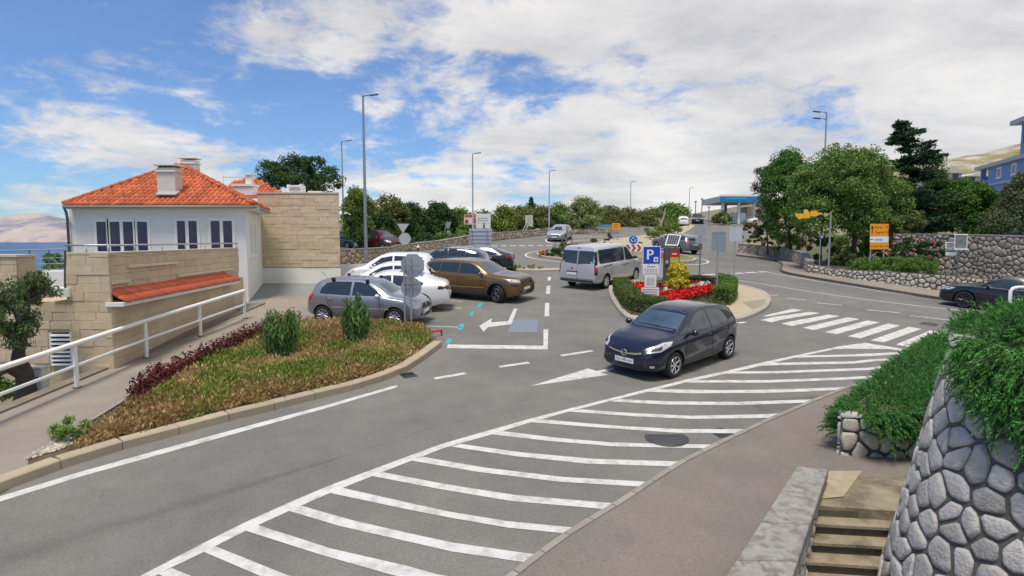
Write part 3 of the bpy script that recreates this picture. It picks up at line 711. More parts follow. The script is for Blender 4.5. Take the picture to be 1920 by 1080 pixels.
def stairs():
    lz = h(5, 8.2) + 0.05
    root = thing('stairway', 'worn mossy concrete steps going down between the parapet and the tall stone wall', 'steps', (4.5, 7.3, lz))
    # landing
    top = [(4.28, 8.05), (5.0, 8.95), (6.4, 8.85), (6.0, 7.2), (5.0, 7.02), (3.72, 7.24)]
    V = [(x, y, lz) for x, y in top] + [(x, y, lz - .6) for x, y in top]
    n = len(top)
    mk('landing', V, [tuple(range(n))[::-1], tuple(range(n, 2 * n))] + [(i, n + i, n + (i + 1) % n, (i + 1) % n) for i in range(n)], M_step, root)
    pv = [(4.36, 8.02), (4.95, 8.66), (5.1, 8.3), (4.75, 7.9), (4.35, 7.45), (4.0, 7.38)]
    mk('paving_slab', [(x, y, lz + .012) for x, y in pv], [tuple(range(6))], mat('pale_flagstone', (0.36, 0.31, 0.21), 0.92, 0.25, 5, 0.5, 40), root)
    L0 = Vector((3.74, 7.25, 0)); R0 = Vector((5.05, 7.02, 0)); dl = Vector((-.155, -.20, 0)); dr = Vector((-.10, -.22, 0))
    for k in range(7):
        z = lz - 0.128 * (k + 1)
        a = L0 + dl * k - Vector((.35, 0.0, 0)); b = R0 + dr * k + Vector((.45, 0, 0)); a2 = L0 + dl * (k + 1) - Vector((.35, 0, 0)); b2 = R0 + dr * (k + 1) + Vector((.45, 0, 0))
        q = [a, b, b2 - Vector((0, 0.012, 0)), a2 - Vector((0, .012, 0))]
        # tread slightly sagging
        V = [p + Vector((0, 0, z)) for p in q] + [p + Vector((0, 0, z - .035)) for p in q]
        mk('tread', V, [(3, 2, 1, 0), (4, 5, 6, 7), (0, 1, 5, 4), (1, 2, 6, 5), (2, 3, 7, 6), (3, 0, 4, 7)], M_step, root)
        q = [a2 + Vector((0, .02, 0)), b2 + Vector((0, .02, 0))]
        V = [q[0] + Vector((0, 0, z - .033)), q[1] + Vector((0, 0, z - .033)), q[1] + Vector((0, 0, z - .2)), q[0] + Vector((0, 0, z - .2))]
        V += [p + Vector((0, .1, 0)) for p in V]
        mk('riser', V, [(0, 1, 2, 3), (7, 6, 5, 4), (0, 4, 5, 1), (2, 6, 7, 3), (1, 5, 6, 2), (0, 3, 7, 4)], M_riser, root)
    V = [L0 + Vector((-.35, .0, lz - .01)), R0 + Vector((.4, 0, lz - .01)), R0 + Vector((.4, 0, lz - .25)), L0 + Vector((-.35, 0, lz - .25))]
    V = [v + Vector((0, -.012, -.03)) for v in V]; V += [p + Vector((0, .1, 0)) for p in V]
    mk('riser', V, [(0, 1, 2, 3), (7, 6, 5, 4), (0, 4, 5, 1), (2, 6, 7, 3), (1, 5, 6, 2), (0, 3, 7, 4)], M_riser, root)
stairs()
def parapet():
    ht = 0.27
    far_l, far_r = G(1495, 875, ht), G(1553, 882, ht); near_l, near_r = G(1362, 1080, ht), G(1487, 1080, ht)
    dl, dr = (near_l - far_l), (near_r - far_r)
    pl, pr = far_l + dl * 1.5, far_r + dr * 1.5
    root = thing('parapet_wall', 'low stone parapet with rough grey coping beside the steps', 'stone wall', (far_l.x, far_l.y, h(far_l.x, far_l.y)))
    m = mat('parapet_coping', (0.29, 0.285, 0.265), 0.93, 0.3, 9, 0.9, 35, col2=(0.20, 0.19, 0.175), c2scale=7, c2lo=0.48, c2hi=0.6)
    def C(f, side, z): 
        p = (far_l.lerp(pl, f) if side == 0 else far_r.lerp(pr, f)); return Vector((p.x, p.y, p.z + z))
    K = 5
    for k in range(K):
        f0, f1 = k / K, (k + 1) / K - .004
        V = [C(f0, 0, 0), C(f0, 1, 0), C(f1, 1, 0), C(f1, 0, 0)]; V += [v + Vector((0, 0, -.1)) for v in V]
        cc = sum((v for v in V[:4]), Vector()) / 4
        V2 = [v + (cc - v) * 0.035 + Vector((0, 0, .012)) for v in V[:4]]
        mk('coping_slab', V + V2, [(0, 1, 9, 8), (1, 2, 10, 9), (2, 3, 11, 10), (3, 0, 8, 11), (8, 9, 10, 11), (0, 4, 5, 1), (1, 5, 6, 2), (2, 6, 7, 3), (3, 7, 4, 0)], m, root)
    a, b = C(0, 1, -.1), C(1, 1, -.1); nin = Vector((-.04, .02, 0)); a += nin; b += nin
    aL, bL = C(0, 0, -.1) - nin, C(1, 0, -.1) - nin
    V = [a, b, bL, aL]; V += [Vector((v.x, v.y, -1.4)) for v in V]
    mk('mortar_core', V, [(0, 1, 2, 3), (0, 4, 5, 1), (1, 5, 6, 2), (2, 6, 7, 3), (3, 7, 4, 0)], M_mortar_d, root)
    t = (b - a); L = Vector((t.x, t.y, 0)).length; t2 = Vector((t.x, t.y, 0)).normalized(); n = Vector((-t2.y, t2.x, 0))
    if n.x < 0: n = -n
    def mp(s, v, d): return Vector((a.x, a.y, 0)) + t2 * s + n * d + Vector((0, 0, a.z + (b.z - a.z) * s / L - v))
    stones(root, L, 1.35, 0.15, mp, M_stone, 77, gap=0.016, depth=0.03, aspect=1.2)
parapet()
def planter():
    g = lambda x, y: Vector((x, y, h(x, y)))
    c0, c1, c2 = g(5.07, 8.85), g(6.65, 8.72), g(11.6, 15.7)
    ht = 0.66
    root = thing('planter_wall', 'low planter wall of pale rounded stones overgrown with rosemary at the pavement corner', 'planter', c0)
    V = []
    ring = [c0, c1, g(9.5, 8.6), g(12.5, 15.5), c2]
    n = len(ring)
    V = [p + Vector((0, 0, -.4)) for p in ring] + [Vector((p.x, p.y, h(p.x, p.y) + ht - max(0, (p.y - 9)) * .05)) for p in ring]
    mk('mortar_core', V, [(i, (i + 1) % n, n + (i + 1) % n, n + i) for i in range(n)] + [tuple(range(n, 2 * n))], M_mortar_d, root)
    for a, b, sd in ((c0, c1, 3), (c2, c0, 9)):
        t = Vector((b.x - a.x, b.y - a.y, 0)); L = t.length; t.normalize(); nn = Vector((t.y, -t.x, 0))
        def mp(s, v, d, a=a, b=b, t=t, L=L, nn=nn):
            f = s / L; q = a.lerp(b, f); return Vector((q.x, q.y, h(q.x, q.y) - .05 + v * (1 - max(0, (q.y - 9)) * .07))) + nn * d
        stones(root, L, ht + .05, 0.27, mp, mat('planter_stone', (0.50, 0.47, 0.39), 0.9, 0.25, 6, 0.5, 25, objrand=0.2), sd, gap=0.022, depth=0.05, aspect=1.25, limit=100)
    m = mat('wall_rim_stone', (0.46, 0.47, 0.43))
    for i in range(4):
        a = c0.lerp(c1, i / 4 + .01); b = c0.lerp(c1, (i + 1) / 4 - .01); mb = MB()
        mk('rim_stone', [a + Vector((0, -.03, ht + z)) for z in (-.005, .05)] + [b + Vector((0, -.03, ht + z)) for z in (-.005, .05)] + [a + Vector((0, .13, ht + z)) for z in (-.005, .06)] + [b + Vector((0, .13, ht + z)) for z in (-.005, .06)],
           [(0, 2, 3, 1), (4, 5, 7, 6), (1, 3, 7, 5), (0, 1, 5, 4), (2, 6, 7, 3)], m, root, True)
planter()
# white tube handrail above the tall wall
hr = MB(); b0 = A(1893, 578, 7.6); b1 = A(1895, 546, 7.6)
hr.tube([b0 - Vector((0, 0, .5)), b0, b1, A(1899, 541, 7.6), A(1907, 539, 7.6), A(1960, 538, 7.7), A(2050, 536, 7.9)], 0.022, 10)
hr.tube([A(1907, 562, 7.6) - Vector((.0, 0, 0)), A(2050, 560, 7.9)], 0.012, 8)
tag(hr.build('handrail', M_white, None, True), 'white bent tube handrail end rising above the rosemary hedge', 'handrail')

# ------------------------------------------------------------------ walls across the right-hand road
gd = lambda x, y: G(x, y)[:2]
wa = [gd(1384, 473), gd(1430, 480), gd(1470, 489), gd(1500, 500), gd(1512, 513)]
stone_wall('garden_wall', 'curved low wall of small warm stones beside the climbing road', wa, [0.72, .85, .9, 1.0, .75], 0.4, 0.3, M_stone_w, 101, cope=1.2, aspect=1.3)
wb = [gd(1514, 514), gd(1560, 521), gd(1600, 527), gd(1660, 535), gd(1720, 543), gd(1790, 552), gd(1850, 560), gd(1960, 575)]
stone_wall('garden_wall', 'dry stone wall of pale rubble below the clipped green hedge', wb, [.62, .55, .62, .78, .85, .95, .95, 1.0], 0.4, 0.29, M_stone, 121, aspect=1.5, depth=0.06, gap=0.03, mm=M_mortar_d)
GY = wb  # garden terrace behind
wcl = [A(1672, 510, 37.5), A(1745, 520, 35.5), A(1830, 530, 33), A(1960, 545, 29.5)]
zc = [A(1672, 440, 37.5).z, A(1745, 440, 35.5).z, A(1830, 442, 33).z, A(1960, 446, 29.5).z]
wbase = [h(p.x, p.y) + .3 for p in wcl]
stone_wall('retaining_wall', 'tall grey brown rubble retaining wall behind the white framed notice board', [(p.x, p.y) for p in wcl], [zc[i] - wbase[i] for i in range(4)], 0.5, 0.3, M_stone_b, 151, base=wbase, cope=1.5, aspect=1.15, depth=0.05, gap=0.03)
tz = lambda x, y: h(x, y) + 0.55
tp = [tuple(p) for p in wb] + [(p.x, p.y + .2) for p in wcl[::-1]] + [(20, 45), (17, 44), (16.2, 40), tuple(wa[1])]
bm = flat_bm([[(p[0], p[1]) for p in offset2([Vector(q) for q in [tuple(p) for p in wa] + [tuple(p) for p in wb]], 0.15)] + [(p.x, p.y + .2) for p in wcl[::-1]] + [(31, 42), (31, 58), (22.5, 56)]]); drape(bm, 0.5)
struct(bm_obj('garden_terrace', bm, mat('garden_soil', (0.11, 0.10, 0.06), 0.95, 0.3, 3, 0.5, 20, col2=(0.08, 0.10, 0.035), c2scale=0.8)))
# ------------------------------------------------------------------ walls on the left arm of the roundabout
wl = [gd(628, 502), gd(690, 496), gd(745, 486)]
stone_wall('boundary_wall', 'pale stone wall behind the parked white cars beside the clad block', wl, [1.0, .95, .8], 0.4, 0.34, M_stone_w, 201, cope=1.4)
wf = [gd(742, 474), gd(828, 466), gd(880, 459), gd(930, 451), gd(1025, 441), gd(1090, 439), gd(1160, 437.5)]
stone_wall('roadside_wall', 'long warm stone wall below the roadside trees across the roundabout', wf, [.5, .62, .75, .7, .55, .5, .5], 0.45, 0.48, M_stone_w, 221, cope=1.8, aspect=1.4)
mk('low_wall', *(lambda a, b, c, d: ([a, b, b + Vector((0, 0, .75)), a + Vector((0, 0, .75)), a + Vector((0, .25, 0)), b + Vector((0, .25, 0)), b + Vector((0, .25, .75)), a + Vector((0, .25, .75))], [(0, 1, 2, 3), (7, 6, 5, 4), (3, 2, 6, 7), (1, 5, 6, 2), (0, 3, 7, 4)]))(A(485, 531, 28.35), A(700, 522, 29.5), None, None), mat('white_render', (0.74, 0.735, 0.70), 0.85, 0.05, 1.5, 0.1, 30))
tag(bpy.data.objects['low_wall'], 'smooth white rendered garden wall behind the silver hatchback', 'wall')
# ================================================================== HOUSE
M_rend = mat('white_render', (0.75, 0.745, 0.715))
M_frame = mat('window_frame_white', (0.80, 0.80, 0.78), 0.4)
def glass_mat(name, col=(0.02, 0.025, 0.04), rough=0.03):
    return mat(name, col, rough, spec=0.6, coat=0.0)
M_pane = mat('window_pane', (0.03, 0.027, 0.075), 0.06, 0.5, 2.5, spec=.6)
M_tile = mat('roof_tile', (0.50, 0.125, 0.05), 0.82, 0.3, 6, 0.2, 40, objrand=0.3)
M_tile_old = mat('roof_tile_ledge', (0.50, 0.115, 0.06), 0.82, 0.2, 6, 0.2, 40, objrand=0.12)
M_clad = mat('stone_cladding', (0.575, 0.465, 0.325), 0.9, 0.16, 5, 0.4, 30, objrand=0.09)
M_clad_b = mat('stone_cladding_backing', (0.50, 0.405, 0.285), 0.9, 0.15, 6)
M_lead = mat('lead_flashing', (0.33, 0.35, 0.38), 0.6, 0.1, 8)
M_gutter = mat('gutter_grey', (0.15, 0.16, 0.17), 0.5, metal=0.3)

def ashlar(root, o, u, n, w, hh, course, lmin, lmax, seed, m=M_clad, depth=0.03, gap=0.003, topf=None, botf=None, holes=(), limit=300, name='cladding_stone'):
    """coursed cladding stones on a vertical face: corner o, direction u, outward normal n"""
    r = random.Random(seed); o = Vector(o); u = Vector(u).normalized(); n = Vector(n).normalized(); L = []
    rows = int(hh / course) + 1
    for j in range(rows):
        z0 = j * course; z1 = min(hh, z0 + course) - gap
        if z1 - z0 < .03: continue
        x = -r.uniform(0, lmax)
        while x < w:
            l = r.uniform(lmin, lmax); x0, x1 = max(0, x), min(w, x + l - gap); x += l
            if x1 - x0 < .05: continue
            if any(x1 > a and x0 < b and z1 > c and z0 < d for a, b, c, d in holes):
                segs = []
                for a, b, c, d in holes:
                    if x1 > a and x0 < b and z1 > c and z0 < d:
                        if x0 < a - .05: segs.append((x0, a))
                        if x1 > b + .05: segs.append((b, x1))
                        break
            else: segs = [(x0, x1)]
            for s0, s1 in segs:
                zz0, zz1 = z0, z1
                if botf: zz0 = max(zz0, botf((s0 + s1) / 2))
                if topf: zz1 = min(zz1, topf((s0 + s1) / 2))
                if zz1 - zz0 < .04: continue
                d = depth * r.uniform(.7, 1.2); b = .006
                q = [(s0, zz0), (s1, zz0), (s1, zz1), (s0, zz1)]; q2 = [(s0 + b, zz0 + b), (s1 - b, zz0 + b), (s1 - b, zz1 - b), (s0 + b, zz1 - b)]
                V = [o + u * a + Vector((0, 0, c)) - n * .01 for a, c in q] + [o + u * a + Vector((0, 0, c)) + n * (d - .008) for a, c in q] + [o + u * a + Vector((0, 0, c)) + n * d for a, c in q2]
                Fc = [(0, 1, 5, 4), (1, 2, 6, 5), (2, 3, 7, 6), (3, 0, 4, 7), (4, 5, 9, 8), (5, 6, 10, 9), (6, 7, 11, 10), (7, 4, 8, 11), (8, 9, 10, 11)]
                if u.cross(Vector((0, 0, 1))).dot(n) < 0: Fc = [tuple(reversed(f)) for f in Fc]
                L.append((V, Fc))
    L.sort(key=lambda q: (Vector(q[0][0]) - camo.location).length)
    for V, Fc in L[:limit]: mk(name, V, Fc, m, root)
    if len(L) > limit:
        mb = MB()
        for V, Fc in L[limit:]: mb.add(V, Fc)
        tag(mb.build(name + '_remainder', m, root), kind='stuff')
def tile_mesh(m, rad=0.1, ln=0.40):
    V = []; n = 6
    for y, rr in ((0, rad * 1.03), (ln, rad * .9)):
        for k in range(n + 1):
            a = math.pi * k / n; V.append((rr * math.cos(a), y, rr * math.sin(a) * .75 - 0.01 + (0.012 if y == 0 else -0.012)))
    Fc = [(k, k + 1, n + 2 + k, n + 1 + k) for k in range(n)] + [tuple(range(n, -1, -1))]
    me = bpy.data.meshes.new('roof_tile'); me.from_pydata(V, [], Fc); me.update(); me.materials.append(m)
    me.polygons.foreach_set('use_smooth', [True] * len(me.polygons)); return me
TILE = tile_mesh(M_tile); TILE2 = tile_mesh(M_tile_old, 0.085, 0.36)
def tiled_face(root, P, e0, e1, me, pitch=0.205, row=0.31, limit=300, lift=0.02):
    """tiles over planar polygon P; e0->e1 is the eave; individual tiles nearest the eave first"""
    e0, e1 = Vector(e0), Vector(e1); ux = (e1 - e0).normalized(); P = [Vector(p) for p in P]
    nrm = (P[1] - P[0]).cross(P[2] - P[0]).normalized()
    if nrm.z < 0: nrm = -nrm
    uy = nrm.cross(ux)
    if uy.z < 0: uy = -uy
    Q = [((p - e0).dot(ux), (p - e0).dot(uy)) for p in P]
    def inside(x, y):
        c = False
        for i in range(len(Q)):
            a, b = Q[i], Q[i - 1]
            if (a[1] > y) != (b[1] > y) and x < (b[0] - a[0]) * (y - a[1]) / (b[1] - a[1]) + a[0]: c = not c
        return c
    xm = [q[0] for q in Q]; ym = [q[1] for q in Q]; mx = Matrix((ux, uy, nrm)).transposed().to_4x4()
    spots = []
    y = -0.05
    while y < max(ym):
        x = min(xm) + pitch / 2
        while x < max(xm):
            if inside(x, max(y + .12, 0.02)): spots.append((x, y))
            x += pitch
        y += row
    out = 0
    base = wloc(root); extra = MB(); r = random.Random(3)
    for x, y in spots:
        w = e0 + ux * x + uy * y + nrm * lift; M = Matrix.Translation(w) @ mx @ Matrix.Rotation(r.uniform(-.03, .03), 4, 'Z')
        if TCOUNT[0] < limit:
            o = link(bpy.data.objects.new('roof_tile', me)); o.matrix_world = M; o.parent = root; o.matrix_local = Matrix.Translation(-base) @ M; TCOUNT[0] += 1
        else:
            extra.add([M @ v.co for v in me.vertices], [tuple(p.vertices) for p in me.polygons])
    if extra.v: tag(extra.build('roof_tile_remainder', me.materials[0], root, True), kind='stuff')
TCOUNT = [0]
def window(root, o, u, n, w, hh, panes=2, depth=0.05, fw=0.07):
    """casement window on a wall: o = lower left corner on the wall plane, u along wall, n outward"""
    o, u, n = Vector(o), Vector(u).normalized(), Vector(n).normalized(); z = Vector((0, 0, 1))
    f = MB()
    f.frame(o - n * .05, u, z, n, w, fw, depth + .05); f.frame(o - n * .05 + z * (hh - fw), u, z, n, w, fw, depth + .05)
    for k in range(panes + 1):
        x = k * (w - fw) / panes; f.frame(o - n * .05 + u * x + z * fw, u, z, n, fw, hh - 2 * fw, depth + .048)
    wd = f.build('window', M_frame, root)
    for k in range(panes):
        x = fw + k * (w - fw) / panes; pw = (w - fw) / panes - fw
        s = 0.028; p = MB(); q = o + u * x + z * fw + n * .012
        for a, b, c, d in ((0, 0, pw, s), (0, hh - 2 * fw - s, pw, s), (0, s, s, hh - 2 * fw - 2 * s), (pw - s, s, s, hh - 2 * fw - 2 * s)): p.frame(q + u * a + z * b, u, z, n, c, d, .03)
        cs = p.build('casement', M_frame, wd)
        g = MB(); g.frame(q + u * s + z * s, u, z, n, pw - 2 * s, hh - 2 * fw - 2 * s, .012); g.build('pane', M_pane, wd)
    si = MB(); si.frame(o - u * .05 - z * .05, u, z, n, w + .1, .048, depth + .05); si.build('sill', M_frame, wd)
    return wd

def house():
    YF = 23.0
    fl, fr = A(134, 470, YF), A(463, 470, YF)
    zE = A(300, 388, YF).z
    root = thing('house', 'white rendered house with hipped orange tile roof and white casement windows beside the terrace', 'house', (fr.x, fr.y, h(fr.x, fr.y)))
    br = A(489, 400, 28.2); bl = Vector((fl.x + .6, 30.5, 0)); br = Vector((br.x, br.y, 0))
    zb = -0.6
    C = [Vector((fl.x, fl.y, 0)), Vector((fr.x, fr.y, 0)), br, bl]
    V = [Vector((p.x, p.y, zb)) for p in C] + [Vector((p.x, p.y, zE)) for p in C]
    mk('wall', V, [(0, 1, 5, 4), (1, 2, 6, 5), (2, 3, 7, 6), (3, 0, 4, 7), (4, 5, 6, 7)], M_rend, root)
    # windows of the front
    U, Nn = Vector((1, 0, 0)), Vector((0, -1, 0))
    def win(x0, x1, y0, y1, panes, YY=YF):
        a = A(x0, y1, YY); b = A(x1, y0, YY); window(root, (a.x, YF, a.z), U, Nn, b.x - a.x, b.z - a.z, panes)
    win(180, 204, 411, 476, 1); win(205, 254, 411, 476, 2); win(256, 281, 411, 476, 1); win(330, 374, 409.5, 472, 2); win(393, 440, 409.5, 472, 2)
    # shallow surround
    # side windows
    us = (br - C[1]).normalized(); ns = Vector((us.y, -us.x, 0))
    for s in (0.9, 2.2):
        q = C[1] + us * s; window(root, (q.x, q.y, A(470, 482, 23.5).z), us, ns, 0.7, 1.45, 2)
    # roof
    oh = 0.35
    eL = A(119, 386, YF - oh); eR = A(477, 382, YF - oh); zr = (eL.z + eR.z) / 2; eL.z = eR.z = zr
    apex = A(337, 309, YF + 3.3); eB = A(504, 394, 27.6); eB.z = zr; eBL = Vector((eL.x + .5, 31, zr))
    ap2 = apex.copy()
    rf = mk('roof', [eL, eR, eB, eBL, apex], [(0, 1, 4), (1, 2, 4), (2, 3, 4), (3, 0, 4)], mat('roof_underlay', (0.32, 0.10, 0.05), 0.9), root)
    tiled_face(rf, [eL, eR, apex], eL, eR, TILE, 0.205, 0.31, 270)
    tiled_face(rf, [eR, eB, apex], eR, eB, TILE, 0.205, 0.31, 300)
    # hip tiles
    for a, b in ((eL, apex), (eR, apex), (eB, ap2)):
        d = (b - a); k = int(d.length / .36); t = d.normalized()
        hb = MB()
        for i in range(k): hb.tube([a + t * (.36 * i) + Vector((0, 0, .03)), a + t * (.36 * i + .39) + Vector((0, 0, .045))], [0.12, 0.10], 8)
        hb.build('hip_tiles', M_tile, rf, True)
    # eaves
    cor = [eL, eR, eB]; mbx = MB()
    mbx.frame(eL + Vector((.05, .1, -.15)), U, Vector((0, 1, 0)), Vector((0, 0, 1)), eR.x - eL.x - .1, oh - .02 + .1, .14)
    sdv = (eB - eR); sdl = sdv.length; sdv.normalize()
    mbx.frame(eR + Vector((-.42, .1, -.152)) , sdv, Vector((-sdv.y, sdv.x, 0)) * -1, Vector((0, 0, 1)), sdl, .36, .138)
    mbx.build('eaves', M_rend, root)
    gt = MB(); gt.tube([eL + Vector((0, -.03, -.07)), eR + Vector((0, -.03, -.07))], 0.055, 8); gt.tube([eR + Vector((.04, .0, -.07)), eB + Vector((.05, 0, -.07))], 0.055, 8)
    gt.build('gutter', mat('gutter_pale', (0.33, 0.30, 0.27), 0.5), root, True)
    dp = MB(); dp.tube([eL + Vector((.02, 0, -.1)), eL + Vector((.05, .05, -.28)), Vector((fl.x - .03, YF - .07, zr - .5)), Vector((fl.x - .03, YF - .07, 1.0))], 0.05, 8); dp.build('downpipe', M_gutter, root, True)
    # chimneys
    def chimney(x0, x1, ytop, ybot, Y, dpt, name='chimney', m=M_rend, slots=True):
        a = A(x0, ybot, Y); b = A(x1, ytop, Y); w = b.x - a.x; hh = b.z - a.z; mb = MB()
        mb.box(((a.x + b.x) / 2, Y + dpt / 2, a.z - .3 + (hh + .3) * .5), (w, dpt, hh + .3), bev=.012)
        ch = mb.build(name, m, rf)
        c = MB(); c.box(((a.x + b.x) / 2, Y + dpt / 2, b.z - .15), (w + .1, dpt + .1, .06), bev=.01); c.box(((a.x + b.x) / 2, Y + dpt / 2, b.z + .1), (w + .14, dpt + .14, .07), bev=.015)
        c.build('chimney_cap', m, ch)
        if slots:
            s = MB()
            for k in range(4): s.box((a.x + w * (k + .5) / 4, Y + dpt / 2, b.z + .035), (.06, dpt * .9, .08))
            s.build('chimney_vent', M_gutter, ch)
        return ch
    c1 = chimney(295, 327, 314, 362, 23.3, .55, m=mat('chimney_render', (0.62, 0.59, 0.52), 0.85, 0.08, 4))
    f = MB(); q = A(293, 364, 23.15); q2 = A(330, 364, 23.15); f.frame(q - Vector((0, .12, .06)), U, Vector((0, .9, .45)).normalized(), Vector((0, -.45, .9)).normalized(), q2.x - q.x + .05, .35, .04); f.build('flashing', M_lead, rf)
    chimney(340, 364, 300, 345, 28.6, .5, slots=False)
    # rear range: lower roof and its chimney
    r2 = [A(415, 372, 31), A(545, 372, 31), A(480, 338, 33), A(440, 345, 33)]
    mb = MB(); mb.add([r2[0], r2[1], r2[2], r2[3]], [(0, 1, 2, 3)])
    rr = mb.build('rear_roof', mat('roof_underlay', (0.32, 0.10, 0.05)), root)
    TCOUNT[0] = 0
    tiled_face(rr, r2, r2[0], r2[1], TILE, 0.205, 0.31, 150)
    ch2 = MB(); q = A(437, 366, 29.5); q2 = A(474, 350, 29.5); w = q2.x - q.x
    ch2.box(((q.x + q2.x) / 2, 29.8, (q.z + q2.z) / 2), (w, .6, q2.z - q.z)); ch2.box(((q.x + q2.x) / 2, 29.8, q2.z + .08), (w + .1, .7, .12)); ch2.box((q.x + w * .72, 29.8, q2.z + .3), (.3, .3, .5)); ch2.box((q.x + w * .72, 29.8, q2.z + .62), (.4, .4, .08))
    ch2.build('rear_chimney', M_rend, root)
    tb = MB(); q = A(418, 333, 31); tb.frame(q, U, Vector((0, 1, 0)), Vector((0, 0, 1)), 1.2, .1, .06); tb.tube([q, q + Vector((0, 0, -.5))], .02, 6); tb.tube([q, q + Vector((0, 0, .35))], .012, 6); tb.build('aerial_bracket', M_frame, root)
house()

def annex():
    Y = 28.2; a = A(487, 501, Y); b = A(635, 362, Y)
    root = thing('annex_block', 'windowless flat roofed block clad in honey coloured stone next to the white house', 'building', (a.x, Y, h(a.x, Y)))
    W, H_ = b.x - a.x, b.z - a.z
    mb = MB(); sk = Vector((-.42, 1, 0)); mb.frame((a.x, Y, a.z), (1, 0, 0), sk, (0, 0, 1), W, 5, H_ - .03); mb.build('wall', M_clad_b, root)
    ashlar(root, (a.x, Y, a.z), (1, 0, 0), (0, -1, 0), W, H_ - .05, 0.172, 0.35, 0.95, 5, depth=.03, limit=220)
    mb = MB(); mb.frame((a.x - .02, Y - .05, b.z - .028), (1, 0, 0), sk, (0, 0, 1), W + .06, 5.1, .06); mb.build('parapet_cap', mat('pale_stone_cap', (0.56, 0.49, 0.37), 0.8), root)
    mb = MB(); mb.frame((a.x - .012, Y - .012, a.z - 1.1), (1, 0, 0), sk, (0, 0, 1), W + .02, 5.0, 1.08); mb.build('plinth', M_rend, root)
    mb = MB(); mb.frame(A(538, 361, Y + 1), (1, 0, 0), (0, 1, 0), (0, 0, 1), .72, .6, .36); u = mb.build('rooftop_unit', M_frame, root)
    q = A(541, 358, Y + .99); g = MB()
    for k in range(4): g.frame(q + Vector((.03, -.02, .02 + k * .055)), (1, 0, 0), (0, 1, 0), (0, 0, 1), .56, .02, .022)
    g.build('unit_louvre', M_lead, u)
    mb = MB(); mb.frame(A(577, 361.5, Y + .5), (1, 0, 0), (0, 1, 0), (0, 0, 1), .65, .5, .08); mb.build('roof_hatch', M_frame, root)
annex()

